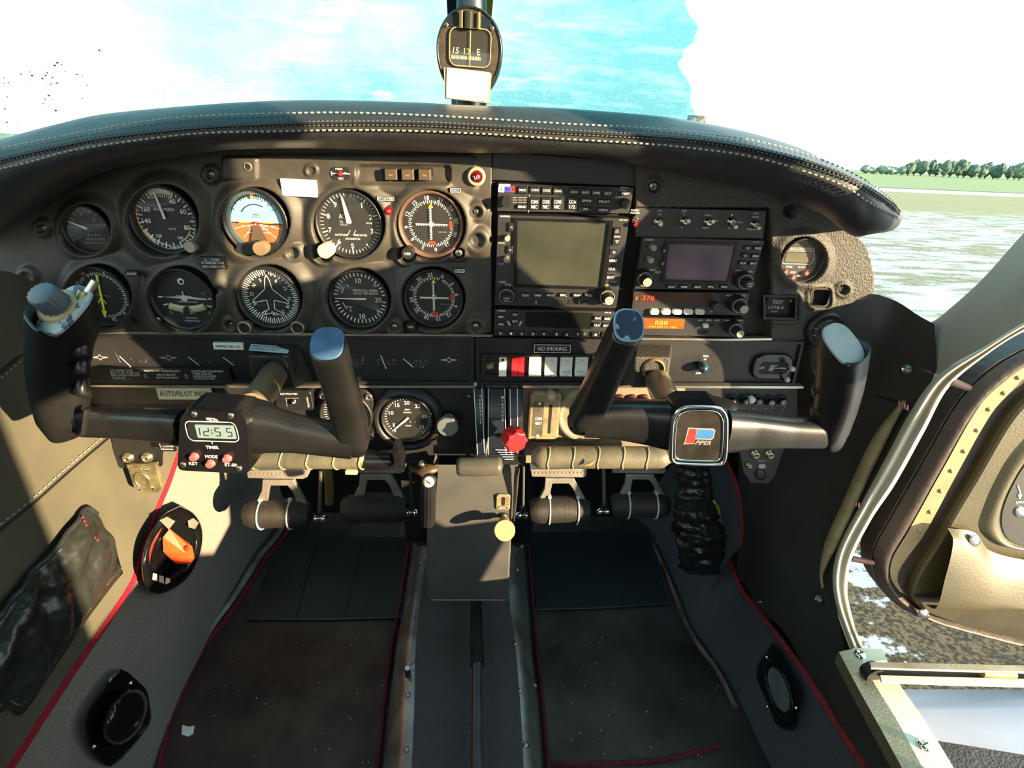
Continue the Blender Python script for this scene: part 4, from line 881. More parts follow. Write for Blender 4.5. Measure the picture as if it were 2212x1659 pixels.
placard('placard', 'black NO SMOKING placard with a white border above the rocker switches', 1193, 753, 80, 19, ['NO SMOKING'], Y=-.002, hs=.01, ws=(62,))
# take off checklist strip
T = pf(342, 812, -.003, .006); b = M(); b.prism(T, rr(314, 34, 2), -.004, .0006, BLACK)
for i, (s, w_) in enumerate((('ON PROPER TANK', 50), ('ELEC FUEL PUMP-ON', 62), ('ENG GAGES CHECKED', 62), ('FLAPS-SET', 30), ('CARB HEAT OFF', 40))): b.text(T, s, -100+w_/2, 12-i*5.2, 3.8, WHITE, .0009, w=w_, bold=.01)
b.text(T, 'TAKEOFF CHECKLIST', 12, 11, 4.4, WHITE, .0009, w=78, bold=.015)
for i, s in enumerate(('MIXTURE-SET', 'SEAT BACKS ERECT')): b.text(T, s, 20, 3-i*6, 4, WHITE, .0009, w=48-6*(1-i), bold=.01)
for i, (s, w_) in enumerate((('FASTEN BELTS/HARNESS', 68), ('TRIM TAB-SET', 44), ('CONTROLS-FREE', 50), ('DOOR-LATCHED', 46))): b.text(T, s, 76+w_/2, 11-i*5.2, 3.8, WHITE, .0009, w=w_, bold=.01)
for x in (-27, 61): b.line(T, rr(4, 8, 1, 1, x, 0), 1, .0009, WHITE, closed=True)
b.text(T, '65603-34', 133, -9, 2.4, WHITE, .0009, w=15); b.build('placard', label='long black take-off checklist placard with rows of small white lettering', cat='placard')
# engine gauges
def diamond(b, T, x, y):
    pts = []
    for i in range(4):
        a = 90*i; R1, R2 = (17 if i % 2 == 0 else 6), 0
        pts.append((x+math.cos(R(a))*R1, y+math.sin(R(a))*(6 if i % 2 else 0)))
        nx = (a+45); pts.append((x+math.cos(R(nx))*5, y+math.sin(R(nx))*2.6))
    b.line(T, pts, 1.3, .0012, mat('ink_cream'), closed=True)
def cluster(label, x0, y0, x1, y1, gs, dm, seps):
    cx, cy = (x0+x1)/2, (y0+y1)/2; T = pf(cx, cy, .003, .006); t = thing('engine_gauge_cluster', label, 'engine gauges', T(0, 0, 0))
    b = M(); b.prism(T, rr(x1-x0, y1-y0, 4), -.008, 0, DIAL)
    for x in dm: diamond(b, T, x-cx, 3)
    for x in seps: b.line(T, [(x-cx-2, 14), (x-cx+3, -8)], 1.6, .001, INKDIM)
    for (x, l1, l2, bars, nums) in gs:
        for (a, c, m_) in bars: b.flat(T, rr(c-a, 4.5, .3, 1, x-cx+(a+c)/2, 8), .0008, m_)
        [b.line(T, [(x-cx-18+i*12, 6), (x-cx-17+i*12, 11)], 1.3, .001, WHITE) for i in range(4)] if not bars else None
        for i, n_ in enumerate(nums): b.text(T, n_, x-cx-18+i*36/max(1, len(nums)-1), 1, 4.8, WHITE, .001, w=3.7*len(n_), bold=.02)
        b.text(T, l1, x-cx, -6, 5.0, WHITE, .001, w=3.9*len(l1), bold=.02)
        if l2: b.text(T, l2, x-cx, -12, 4.4, WHITE, .001, w=3.3*len(l2), bold=.02)
    b.build('dial_plate', t)
    for (x, l1, l2, bars, nums) in gs:
        nb = M(); k = {'OIL PRESS': (-38, 6, -20, -17), 'FUEL PRESS': (-10, 12, -1, -16)}.get(l1, (-30, 5, -12, -12))
        nb.line(T, [(x-cx+k[0], k[1]), (x-cx+k[2], k[3])], 1.8, .0018, WHITE); nb.build('needle', t)
    return t
cluster('left strip of engine gauges for oil pressure, oil temperature and alternator', 178, 757, 534, 793, [(300, 'OIL PRESS', '', [(-22, -4, AMB), (-3, 5, GRN), (6, 16, AMB)], ['25', '60', '100']), (440, 'OIL TEMP', '', [(-20, 20, GRN)], ['75', '180', '245']), (515, 'ALT AMPS', '', [], ['0', '30', '60'])], (218, 366), (256, 331, 403, 476))
cluster('right strip of engine gauges for both fuel tanks and fuel pressure', 658, 762, 990, 796, [(767, 'LEFT FUEL', 'U.S. GAL.', [], ['0', '10', '15', 'F']), (834, 'FUEL PRESS', '', [(-18, 8, mat('dim_bar', (70, 76, 62), .5))], ['1/2', '5', '8', '15']), (903, 'RIGHT FUEL', 'U.S. GAL.', [], ['0', '10', '15', 'F'])], (970,), (733, 866, 935))
# rocker switches
frame_px([(1041, 766), (1041, 814), (1345, 816), (1345, 766)], [(1053, 771), (1049, 809), (1340, 811), (1340, 771)], -.001, -.004, BLACK, None, .01).build('switch_surround', label='black recessed surround framing the row of rocker switches', cat='switch panel')
b = M(); pxpoly([(1049, 770), (1049, 811), (1342, 812), (1342, 770)], .004, .003, DARKW, b=b)
for k, s in enumerate(('LOW LIFT', 'PANEL LITE')):
    b.text(pf(1063+k*7, 789, .004, .01), s, 0, 0, 3.6, WHITE, .0006, rot=-90, w=36)
b.build('switch_backing', label='dark backing strip with sideways white lettering behind the rocker switches', cat='switch panel')
def rocker(x, label, m, w_=26, txt=None, tilt=.003, split=False, h_=40):
    T = pf(x, 790, -.003, .01); t = thing('rocker_switch', label, 'switch', T(0, 0, 0), 'rocker switches')
    for q, xo in enumerate((-w_/4, w_/4) if split else (0,)):
        ww = w_/2-1 if split else w_; b = M(); v = []
        prof = [(h_/2, -.006), (h_/2-2, .001-tilt*.2), (h_*.12, .000), (-h_*.2, .0015), (-h_/2+1, .006), (-h_/2, -.006)]
        L_ = [T(xo-ww/2, y, h) for y, h in prof]; R_ = [T(xo+ww/2, y, h) for y, h in prof]; n = len(prof)
        b.add(L_+R_, [(i, i+1, n+i+1, n+i) for i in range(n-1)]+[tuple(range(n-1, -1, -1)), tuple(range(n, 2*n))], m)
        if txt:
            k = -h_*.24; 
            for i, s in enumerate(txt): b.text(T, s, xo, k-i*6.4, 5.0, mat('ink_grey2', (110, 100, 90), .6), .0058+i*.002, w=min(ww*.8, 4.6*len(s)))
            b.text(T, 'OFF', xo, h_*.3, 3, mat('ink_grey2'), .0014, w=8)
        b.build('rocker', t)
    return t
KW = mat('rocker_white', (210, 206, 194), .4)
rk_ = rocker(1086, 'narrow white rocker with a small hole at the left end of the switch row', KW, 16)
M().lathe(pf(1086, 777, -.003), [(3, .001), (3, .0014)], DARKW, 14).build('rocker_mark', rk_)
rocker(1119, 'bright red split master rocker switch', RED, 28, split=True)
rocker(1156, 'white rocker switch marked FUEL PUMP', KW, 26, ('FUEL', 'PUMP')); rocker(1190, 'white rocker switch marked LAND LIGHT', KW, 26, ('LAND', 'LIGHT')); rocker(1223, 'white rocker switch marked ANTI COLL', KW, 26, ('ANTI', 'COLL')); rocker(1256, 'white rocker switch marked PITOT HEAT', KW, 27, ('PITOT', 'HEAT')); rocker(1293, 'white rocker switch partly behind the inner horn of the right yoke', KW, 26)
# fan switch, heater levers, breakers
T = wf(1516, 791, -.002); t = thing('fan_switch', 'round dark blue fan switch knob right of the right yoke shaft', 'switch', T.o)
b = M().lathe(T, [(11, 0), (10.5, .008), (7, .012), (.1, .013)], mat('blue_black_knob', (14, 40, 56), .25, spec=.8), 24); b.build('knob', t)
b = M(); T2 = pf(1516, 791, -.002); b.text(T2, 'FAN', 4, 22, 5, WHITE, .0005, w=11); b.text(T2, 'HI', 4, 15, 4, WHITE, .0005, w=5); b.text(T2, 'LOW', -4, -15, 4.5, WHITE, .0005, w=11); b.build('lettering', t)
T = pf(1668, 792, -.002, .01); t = thing('heater_control', 'black oval heater control with two grey lever tips', 'control', T(0, 0, 0))
b = M(); b.prism(T, rr(86, 54, 22, 6), -.003, .002, GLOSSB, 3, .002); b.prism(T, rr(60, 26, 8, 5, 3, -2), .002, .0026, DIAL); b.text(T, 'OFF', -24, -1, 5, WHITE, .003, w=10); b.text(T, 'HEAT', 0, 3, 5, WHITE, .003, w=14); b.text(T, 'DEF', -3, -5, 5, WHITE, .003, w=9); b.text(T, 'CAB AIR', 22, 0, 3, INKDIM, .003, w=20); b.line(T, [(-8, -1), (30, -2)], 1, .0031, WHITE); b.build('control_plate', t)
for x, y in ((1714, 799), (1703, 822)):
    p = A(x, y, -.016); q = A(x-16, y-4, -.003); b = M().tube([q, p], .0016, BLACK, 8); b.lathe(wf(x, y, -.022, -30), [(5, -.006), (6, -.002), (4.5, 0)], mat('lever_tip_grey', (168, 164, 150), .4), 20); b.build('lever', t)
BRK = [(1502, 861, '5'), (1528, 862, '20'), (1580, 862, '15'), (1607, 862, '5'), (1635, 862, '5'), (1661, 864, '10'), (1686, 863, '5')]
for x, y, s in BRK:
    T = wf(x, y, .004); t = thing('circuit_breaker', 'round black circuit breaker button marked %s%s' % (s, {1502: ', leftmost in the shaded row', 1607: ', just left of the white collared one', 1635: ', just right of the white collar', 1686: ', rightmost of the row'}.get(x, '')), 'circuit breaker', T.o, 'circuit breakers')
    M().lathe(T, [(12, -.003), (12, .002), (9, .003)], BLACK, 22).build('collar', t); b = M().lathe(T, [(8, .002), (7.6, .009), (6.8, .010)], GLOSSB, 22); b.text(T, s, 0, 0, 6.5, WHITE, .0104); b.build('button', t)
for x in (1338, 1365, 1391):
    T = wf(x, 862, .002); t = thing('circuit_breaker', 'cream tipped circuit breaker under the right yoke shaft, %s of three' % {1338: 'leftmost', 1365: 'middle', 1391: 'rightmost'}[x], 'circuit breaker', T.o, 'cream tipped circuit breakers')
    M().lathe(T, [(11, -.003), (11, .002), (9, .003)], mat('dark_red_collar', (60, 26, 20), .5), 20).build('collar', t); M().lathe(T, [(7, .002), (9, .012), (9, .014), (6.5, .015), (6, .0145)], BLACK, 20, cap=False).lathe(T, [(6.2, .013), (5.5, .0146)], mat('cream_cap', (214, 200, 160), .5), 18).build('button', t)
T = wf(1621, 861, .002); M().lathe(T, [(8, 0), (8, .006), (5, .007), (.1, .0075)], KEYW, 18).build('breaker_collar', label='single bright white breaker collar in the shaded breaker row', cat='circuit breaker')
b = M(); T = pf(1620, 880, .004, .01)
for i, (s1, s2) in enumerate((('TURN', '& BANK'), ('START', ''), ('TURN &', 'BANK'), ('AUTO', 'PILOT'), ('START', '& ACC.'), ('PITOT', ''))):
    x = -64+i*25; b.text(T, s1, x, 5, 4, INKDIM, .0005, w=13); 
    if s2: b.text(T, s2, x, -2, 4, INKDIM, .0005, w=12)
    b.line(T, [(x+12, -5), (x+13, 7)], .8, .0005, INKDIM)
b.prism(T, rr(170, 18, 1, 1, 4, 1), -.003, .0002, BLACK); b.build('placard', label='thin breaker placard with tiny grey lettering under the black breakers', cat='placard')

# carburettor heat lever
T = pf(1176, 905, -.001, .006); t = thing('carburettor_heat_lever', 'carburettor heat lever with a ribbed dark knob on a raised slotted plate', 'lever', T(0, 0, 0))
b = M(); b.prism(T, [(-36, -44), (-36, 52), (-28, 60), (28, 60), (34, 52), (32, -38), (24, -46)], -.004, .004, mat('worn_plate', (120, 108, 82), .5, col2=(92, 84, 66), cs=60, bump=.2, bs=300), 5, .004)
b.prism(T, [(8, -28), (8, 34), (15, 34), (14, -28)], .0039, .0042, DARKW); b.prism(T, [(-26, -34), (-26, 40), (-3, 40), (-3, -34)], .0039, .0043, mat('plate_dark', (70, 66, 56), .55, col2=(54, 52, 44), cs=80)); b.text(T, 'CARB', -13, 4, 6, WHITE, .0047, w=15, bold=.02); b.text(T, 'HEAT', -13, -6, 6, WHITE, .0047, w=15, bold=.02)
for y in (36, -33): b.prism(T, circ(3, 10, -13, y), .0043, .0048, WHITE)
b.build('slotted_plate', t)
T2 = wf(1192, 858, -.024); M().lathe(T2, [(6, -.02), (6, -.012), (10, -.010), (10.5, -.001), (9, 0), (7.5, 0), (6.5, -.002)], mat('grey_knob'), 26, cap=False, flute=.02).lathe(T2, [(6.6, -.002), (3, -.0015)], mat('ink_cream'), 20).build('lever_knob', t)
b = M(); T = pf(1190, 962, -.002, .006)
b.text(T, 'EMERGENCY DOWN - PUSH', 2, 3, 4.2, mat('ink_cream'), .0008, w=60); b.text(T, 'TEST GEAR LT ON APPROACH', 0, -3, 3.6, mat('ink_cream'), .0008, w=56); b.prism(T, rr(92, 14, 1), -.004, .0003, mat('dusty_panel')); b.build('placard', label='worn dusty placard with two faint lines above the right padded roll', cat='placard')
b = M(); T = wf(1268, 895, .003); b.lathe(T, [(70, -.002), (66, .006), (60, .008), (54, .005), (51, -.002)], DUST, 48, cap=False); b.build('moulded_ring', label='round moulded ring in the dusty lower panel behind the right yoke', cat='moulding')
# trim switch box
T = pf(637, 863, -.004, .006); t = thing('trim_switch', 'small black pitch trim switch box right of the left yoke shaft', 'switch', T(0, 0, 0))
b = M(); b.prism(T, rr(80, 42, 7), -.01, .004, BLACK, 2, .002); b.text(T, 'ELEC PITCH TRIM', -8, 15, 4, WHITE, .0046, w=36); b.line(T, [(-16, -12), (-16, 6), (12, 6)], 1, .0045, INKDIM); b.text(T, 'MASTER', 30, -3, 4, WHITE, .0046, rot=-90, w=22); b.build('box', t)
p = T(-2, -4, .004); M().lathe(pf(635, 867, -.008, .006), [(6, 0), (5, .004), (3, .006)], BLACK, 16).line(pf(635, 867, -.0145), [(-3, -3), (0, -4), (3, 0), (2, 3)], 2, 0, WHITE).build('rocker', t)
# ------------------------------------------------------------------ control yokes
YOKE = mat('yoke_plastic', (23, 23, 24), .34, bump=.05, bs=900, rvar=.08, spec=.6)
SKYCAP = mat('sky_blue_end_cap', (46, 70, 100), .4, col2=(60, 86, 116), cs=40, bump=.1, bs=200)  # sky reflection put into the blue of the end cap
def se(n, a, b, e=2.8, ph=0):
    o = []
    for i in range(n):
        t_ = 2*math.pi*i/n; c, s = math.cos(t_), math.sin(t_)
        o.append((a*math.copysign(abs(c)**(2/e), c), b*math.copysign(abs(s)**(2/e), s)))
    return o
def limb(path, m, b=None, n=28, e=2.8, ns=30, xdir=None, endcap=None, endn=None):
    """path: (px, py, Y, a, b) -> smooth tapering limb through measured points; a across, b in depth"""
    b = b or M(); P = [A(x, y, Y) for x, y, Y, *_ in path]
    L = [0]
    for i in range(1, len(P)): L.append(L[-1]+(P[i]-P[i-1]).length)
    S = spl([tuple(p) for p in P], ns); ra = [(L[i], path[i][3]) for i in range(len(path))]; rb = [(L[i], path[i][4]) for i in range(len(path))]
    secs = []
    for i in range(ns):
        t = (S[min(i+1, ns-1)]-S[max(i-1, 0)]).normalized()
        if endn and i == ns-1: t = V(endn).normalized()
        x = V(xdir or (1, 0, 0)); x = (x-t*x.dot(t)).normalized(); y = t.cross(x)
        d = L[-1]*i/(ns-1); a_, b_ = interp(ra, d), interp(rb, d)
        secs.append([S[i]+x*u+y*v for u, v in se(n, a_, b_, e)])
    b.sweep(secs, m, True, True); return b, secs
def yoke(name, label, boxp, shaft, hubpath, arms, horns, group):
    t = thing(name, label, 'control wheel', A(*hubpath[-1][:3])-V((0, 0, .04)), group)
    return t
# left yoke ---------------------------------------------------------
t = thing('control_yoke', 'left control yoke with a digital timer in its hub and a grey ribbed knob', 'control wheel', A(490, 1000, -.2), 'ram horn control yokes')
sb, ss0 = limb([(606, 786, .0, .0165, .0165), (566, 850, -.1, .0165, .0165), (545, 880, -.15, .0165, .0165)], mat('shaft_steel', (140, 126, 100), .33, .55, bump=.05, bs=200, rvar=.12), e=2, ns=8); sb.build('shaft', t)
M().lathe(wf(597, 792, -.036), [(28, -.003), (28, .001), (24, .003)], BLACK, 28, cap=False).build('shaft_collar', t, label='black ring around the shaft')
b, _ = limb([(178, 912, -.178, .016, .0115), (260, 915, -.18, .016, .012), (340, 920, -.182, .017, .013), (400, 925, -.185, .02, .016)], YOKE, xdir=(0, 0, 1))
b.build('arm', t)
b, _ = limb([(520, 925, -.185, .030, .018), (580, 928, -.182, .026, .016), (640, 937, -.18, .021, .015), (720, 948, -.18, .019, .016), (765, 955, -.18, .017, .017)], YOKE, xdir=(0, 0, 1)); b.build('arm', t)
b, _ = limb([(398, 922, -.178, .010, .02), (440, 904, -.172, .019, .024), (510, 903, -.168, .022, .026), (570, 912, -.172, .019, .022), (605, 932, -.178, .010, .016)], YOKE, xdir=(0, 0, 1)); b.build('hub', t)
b, sec = limb([(142, 936, -.175, .012, .016), (137, 905, -.178, .0175, .022), (131, 860, -.18, .0175, .024), (126, 800, -.182, .0175, .025), (130, 740, -.186, .0185, .026), (137, 700, -.19, .0195, .028), (143, 672, -.195, .0195, .0285)], YOKE, xdir=(.86, -.5, 0), endn=(-.15, -.62, .8), ns=34)
b.build('horn', t)
top = sec[-1]; c0 = sum(top, V())/len(top); nrm = (top[7]-top[0]).cross(top[14]-top[0]).normalized(); nrm = nrm if nrm.z > 0 else -nrm
b = M(); lo = [c0+(p-c0)*.97+nrm*.0005 for p in top]; hi = [c0+(p-c0)*.94+nrm*.003 for p in top]; b.sweep([lo, hi], mat('worn_top_plate', (166, 170, 168), .5, col2=(60, 74, 88), cs=70, lo=.52, hi=.56, det=5), False, True)
b.build('top_plate', t, label='worn grey top plate with flaking blue paint')
ex = V((1, 0, 0)); TK = fr(c0+nrm*.003+V((-.006, .004, .0)), ex, nrm.cross(ex), 1)
M().lathe(TK, [(.0175, 0), (.0175, .004), (.0155, .005)], mat('knob_skirt', (176, 150, 112), .5), 30).build('knob_skirt', t)
M().lathe(TK, [(.0125, .004), (.0118, .022), (.0105, .0235), (.0001, .0235)], mat('ribbed_knob', (62, 68, 74), .5), 48, flute=.06, nf=16).build('ribbed_knob', t, label='grey ribbed knob')
k = A(178, 650, -.185); M().tube([k, k+V((.004, .003, .008))], .006, mat('worn_brass', (150, 130, 90), .4, .7), 14).tube([k, k+V((.012, .008, .017))], .0035, ALU, 12).build('push_switch', t, label='small bright metal push switch')
b = M(); b.lathe(TK, [(.003, 0), (.003, .0008)], SCREW, 12, .012, .018).lathe(TK, [(.003, 0), (.003, .0008)], SCREW, 12, -.004, -.024); b.build('screw', t)
gr = M(); 
for y, r_ in ((760, .009), (800, .010), (845, .009)): p = A(168, y, -.19); gr.tube([p+V((0, .01, .010)), p+V((.003, 0, 0)), p+V((0, .01, -.010))], [.004, .008, .004], YOKE, 12)
gr.build('finger_grip', t)
b, _ = limb([(182, 888, -.182, .0245, .0165), (176, 935, -.182, .0245, .0165)], BLACK, ns=2)
M().tube([A(188, 884, -.196), A(184, 912, -.199), A(180, 938, -.196)], .0042, BLACK, 8, sq=.4).build('cable_tie', t, label='black band around the arm')
b, sec = limb([(772, 972, -.170, .010, .010), (765, 955, -.176, .017, .017), (754, 905, -.186, .0165, .017), (737, 840, -.202, .016, .0165), (720, 785, -.218, .0155, .0162), (707, 742, -.232, .0155, .016)], YOKE, endn=(-.05, -.72, .69), ns=30)
b.build('horn', t); top = sec[-1]; c0 = sum(top, V())/len(top)
nn = V((-.05, -.72, .69)).normalized(); M().sweep([[c0+(p-c0)*.97+nn*.0003 for p in top], [c0+(p-c0)*.92+nn*.0016 for p in top]], SKYCAP, False).build('end_cap', t, label='smooth blue grey end cap')
# timer in the hub
fc = [(392, 905), (402, 888), (425, 882), (500, 886), (522, 891), (535, 910), (541, 1010), (534, 1026), (395, 1020), (382, 1010)]
b = pxpoly([(396, 890), (386, 905), (381, 1005), (385, 1015), (394, 1019), (522, 1026), (535, 1024), (541, 1016), (536, 918), (530, 900), (519, 892), (500, 889), (418, 882), (405, 884)], -.208, .035, GLOSSB, 2.5)
tc_ = b.build('timer_case', t)
b = M(); Yf = -.2085
TL = pf(460, 935, Yf, .028)
b.line(TL, rr(110, 42, 12, 5, -1, 3), 2, .0003, WHITE, closed=True); b.prism(TL, rr(103, 36, 10, 5, -1, 3), -.001, .0001, DIAL); b.prism(TL, rr(84, 29, 2, 3, 7, 3), 0, .0005, mat('lcd_grey', (112, 132, 134), .3, col2=(120, 140, 142)))
def seg(b, T, x, y, w_, h_, segs, m):
    pts = {'a': ((0, 1), (1, 1)), 'b': ((1, 1), (1, .5)), 'c': ((1, .5), (1, 0)), 'd': ((0, 0), (1, 0)), 'e': ((0, 0), (0, .5)), 'f': ((0, .5), (0, 1)), 'g': ((0, .5), (1, .5))}
    for s in segs:
        (a0, a1), (c0_, c1) = pts[s]; p = V((x+(a0-.5)*w_+(a1-.5)*1.5, y+(a1-.5)*h_)); q = V((x+(c0_-.5)*w_+(c1-.5)*1.5, y+(c1-.5)*h_)); d = (q-p)*.1; b.line(T, [tuple(p+d), tuple(q-d)], 2.0, .0008, m)
LK = mat('lcd_segment', (18, 24, 28), .5)
seg(b, TL, -32, 3, 10, 17, 'bc', LK); seg(b, TL, -13, 3, 11, 17, 'bged', LK); seg(b, TL, 12, 3, 10, 17, 'afgcd', LK); seg(b, TL, 37, 3, 10, 17, 'afgcd', LK)
for y in (0, 6): b.line(TL, [(-.5, y-1), (-.5, y+1)], 2, .0008, LK)
b.text(pf(458, 906, Yf, .03), 'ASTRO TECH', 0, 0, 4, WHITE, .0004, w=24, shear=.3); b.line(pf(458, 906, Yf, .05), [(-12, 3), (6, 3), (14, -3), (-4, -3)], 1, .0004, WHITE, closed=True)
b.text(pf(459, 966, Yf, .03), 'TIMER', 0, 0, 6.4, WHITE, .0004, w=28, bold=.02); b.line(pf(459, 958, Yf), [(0, 0), (0, 3)], 2, .0004, WHITE)
b.text(pf(457, 986, Yf, .03), 'MODE', 0, 0, 6.4, WHITE, .0004, w=27, bold=.02); b.text(pf(418, 1001, Yf, .03), 'RST', 0, 0, 6.4, WHITE, .0004, w=19, bold=.02); b.text(pf(499, 1004, Yf, .03), 'ST-SP', 0, 0, 6.4, WHITE, .0004, w=27, bold=.02); b.build('timer_face', tc_)
for x, y in ((421, 985), (456, 1000), (492, 989)): M().lathe(wf(x, y, Yf), [(9.5, 0), (9.5, .001), (8.3, .001), (8.3, .004), (7, .005)], mat('button_pinkred'), 24).build('button', tc_, label='round red push button')
for x, y in ((419, 895), (498, 898), (395, 1004), (516, 1012)): screw(tc_, wf(x, y, Yf), 7, .0002)
# panel box carrying the left shaft
def shaftbox(label, tl, tr_, br, bl, ttl, ttr, hole, m, side):
    """front face corners, then the two top back corners"""
    b = M(); Yf_ = -.035; f = [A(*p, Yf_) for p in (tl, tr_, br, bl)]; k = [A(*ttl, 0), A(*ttr, 0)]
    k += [V((f[2].x+(.012 if side > 0 else .004), 0, f[2].z-.004)), V((f[3].x-(.004 if side > 0 else .012), 0, f[3].z-.004))]
    b.add(f+k, [(0, 1, 2, 3), (4, 5, 1, 0), (5, 6, 2, 1), (4, 0, 3, 7), (7, 3, 2, 6)], m)
    o = b.build('shaft_housing', label=label, cat='housing', bevel=.0025)
shaftbox('black box housing that carries the left yoke shaft', (535, 768), (623, 768), (637, 840), (549, 840), (546, 742), (644, 745), None, mat('housing_black', (32, 31, 29), .45), 1)
shaftbox('crackle finished box housing that carries the right yoke shaft', (1371, 771), (1449, 772), (1442, 838), (1366, 838), (1374, 745), (1453, 747), None, CRACKLE, -1)
T = pf(588, 754, -.014, .05)
b = M(); f = [A(x, y, Y_) for x, y, Y_ in ((543, 744, -.004), (629, 750, -.004), (622, 765, -.030), (538, 758, -.030))]; n_ = V((0, -.5, .85))*.0012
b.add([p+n_ for p in f], [(0, 1, 2, 3)], mat('label_blue', (206, 216, 226), .6)); fx = lambda u, v, h=0: (f[0].lerp(f[1], u).lerp(f[3].lerp(f[2], u), v)+n_*(1+h*1000))
for i, (s, w_) in enumerate((('FIRE EXTINGUISHER', .9), ('UNDER P1 SEAT', .7))):
    b.text(lambda u, v, h=0: fx(.06+w_/2+u, .3+i*.4-v, h), s, 0, 0, .2, mat('ink_blue', (60, 84, 112), .7), .0004, w=w_)
b.build('label', label='pale blue FIRE EXTINGUISHER UNDER P1 SEAT label on the left shaft box', cat='label')
# right yoke ---------------------------------------------------------
t = thing('control_yoke', 'right control yoke with a chrome rimmed badge in its hub and scuffed blue horn end', 'control wheel', A(1509, 1000, -.2), 'ram horn control yokes')
sb, _ = limb([(1410, 800, .0, .0165, .0165), (1441, 865, -.1, .0165, .0165), (1458, 890, -.15, .0165, .0165)], mat('shaft_steel'), e=2, ns=8); sb.build('shaft', t)
M().lathe(wf(1412, 797, -.036), [(25, -.003), (25, .001), (21, .003)], mat('collar_brass', (120, 96, 68), .4, .6), 28, cap=False).build('shaft_collar', t, label='brown ring around the shaft')
b, _ = limb([(1262, 905, -.176, .019, .017), (1330, 905, -.178, .022, .016), (1400, 912, -.18, .025, .016), (1450, 918, -.184, .028, .018)], YOKE, xdir=(0, 0, 1)); b.build('arm', t)
b, _ = limb([(1560, 930, -.184, .026, .018), (1620, 930, -.182, .021, .015), (1700, 934, -.18, .017, .014), (1775, 935, -.178, .016, .015)], YOKE, xdir=(0, 0, 1)); b.build('arm', t)
b, _ = limb([(1415, 915, -.178, .010, .018), (1450, 900, -.172, .020, .024), (1510, 898, -.168, .022, .026), (1570, 905, -.172, .019, .022), (1605, 922, -.178, .010, .016)], YOKE, xdir=(0, 0, 1)); b.build('hub', t)
b, sec = limb([(1236, 918, -.172, .010, .010), (1258, 908, -.176, .0175, .017), (1284, 860, -.186, .0165, .0175), (1315, 790, -.204, .0150, .0165), (1340, 735, -.222, .0142, .016), (1358, 703, -.232, .0140, .0158)], YOKE, endn=(.05, -.78, .62), ns=30); b.build('horn', t)
top = sec[-1]; c0 = sum(top, V())/len(top); nn = V((.05, -.78, .62)).normalized()
M().sweep([[c0+(p-c0)*.98+nn*.0003 for p in top], [c0+(p-c0)*.93+nn*.0014 for p in top]], mat('cap_rim', (150, 176, 190), .45, col2=(120, 150, 168), cs=60), False).add([c0+(p-c0)*.86+nn*.0018 for p in top], [tuple(range(28))], mat('flaked_blue', (40, 56, 82), .4, col2=(140, 160, 172), cs=110, lo=.60, hi=.64, det=6)).build('end_cap', t, label='scuffed dark blue end cap with a pale worn rim')
b, sec = limb([(1796, 955, -.172, .012, .012), (1794, 935, -.177, .0185, .016), (1803, 890, -.18, .0175, .019), (1812, 840, -.185, .0172, .021), (1818, 790, -.19, .0172, .022), (1820, 744, -.197, .0172, .023)], YOKE, xdir=(.82, .57, 0), endn=(.1, -.66, .74), ns=30); b.build('horn', t)
top = sec[-1]; c0 = sum(top, V())/len(top); nn = V((.1, -.66, .74)).normalized()
M().sweep([[c0+(p-c0)*.99+nn*.0003 for p in top], [c0+(p-c0)*.95+nn*.002 for p in top]], mat('end_grey', (112, 110, 108), .4), False).build('end_cap', t, label='plain grey end cap')
gr = M()
for y, x_ in ((790, 1782), (840, 1778), (888, 1776)): p = A(x_, y, -.175); gr.tube([p+V((0, .004, .012)), p+V((-.004, -.002, 0)), p+V((0, .004, -.012))], [.005, .010, .005], YOKE, 12)
gr.build('finger_grip', t)
HUBP = [(1462, 886), (1452, 905), (1447, 985), (1450, 997), (1462, 1003), (1550, 1006), (1562, 1002), (1568, 990), (1571, 905), (1563, 886), (1548, 878), (1480, 878)]
pxb = pxpoly([HUBP[0]]+HUBP[1:], -.206, .034, GLOSSB, 3); tc_ = pxb.build('badge_case', t)
def outl(k):
    cx_, cy_ = 1509, 942; return [(cx_+(x-cx_)*k, cy_+(y-cy_)*k) for x, y in HUBP]
b = M()
def ptube(k, r, m):
    P = [A(x, y, -.2075) for x, y in outl(k)]; S = spl([tuple(p) for p in P+[P[0]]], 60)[:-1]; b.tube(S, r, m, 8, closed=True)
ptube(.965, .0022, CHROME); ptube(.84, .0011, CHROME); b.build('chrome_rim', tc_, label='bright chrome rim')
b = M(); q = lambda u, v, h=0: (lambda p: V((p.x, p.y-h, p.z)))(A(u, -v, -.2065)); b.prism(q, [(x, -y) for x, y in outl(.83)], 0, .0008, mat('badge_smoke', (34, 32, 30), .25, col2=(50, 46, 42), cs=60))
lg = lambda x, y: (1440+x/4.365, -(680+y/4.365))
b.flat(q, [lg(200, 1058), lg(440, 1068), lg(458, 1085), lg(440, 1160), lg(415, 1178), lg(268, 1170), lg(258, 1214), lg(150, 1216), lg(165, 1200)], .0010, mat('badge_silver', (170, 170, 168), .35, .6))
b.flat(q, [lg(213, 1070), lg(280, 1074), lg(262, 1206), lg(174, 1206)], .0012, mat('badge_red', (206, 44, 40), .4)); b.flat(q, [lg(292, 1076), lg(430, 1082), lg(444, 1096), lg(430, 1150), lg(412, 1162), lg(276, 1158)], .0012, mat('badge_blue', (48, 104, 164), .4))
b.text(pf(1440+340/4.365, 680+1200/4.365, -.2065, .04), 'PIPER', 0, 0, 9, mat('badge_silver'), .0013, w=34, shear=.3, bold=.03); b.build('badge', tc_)

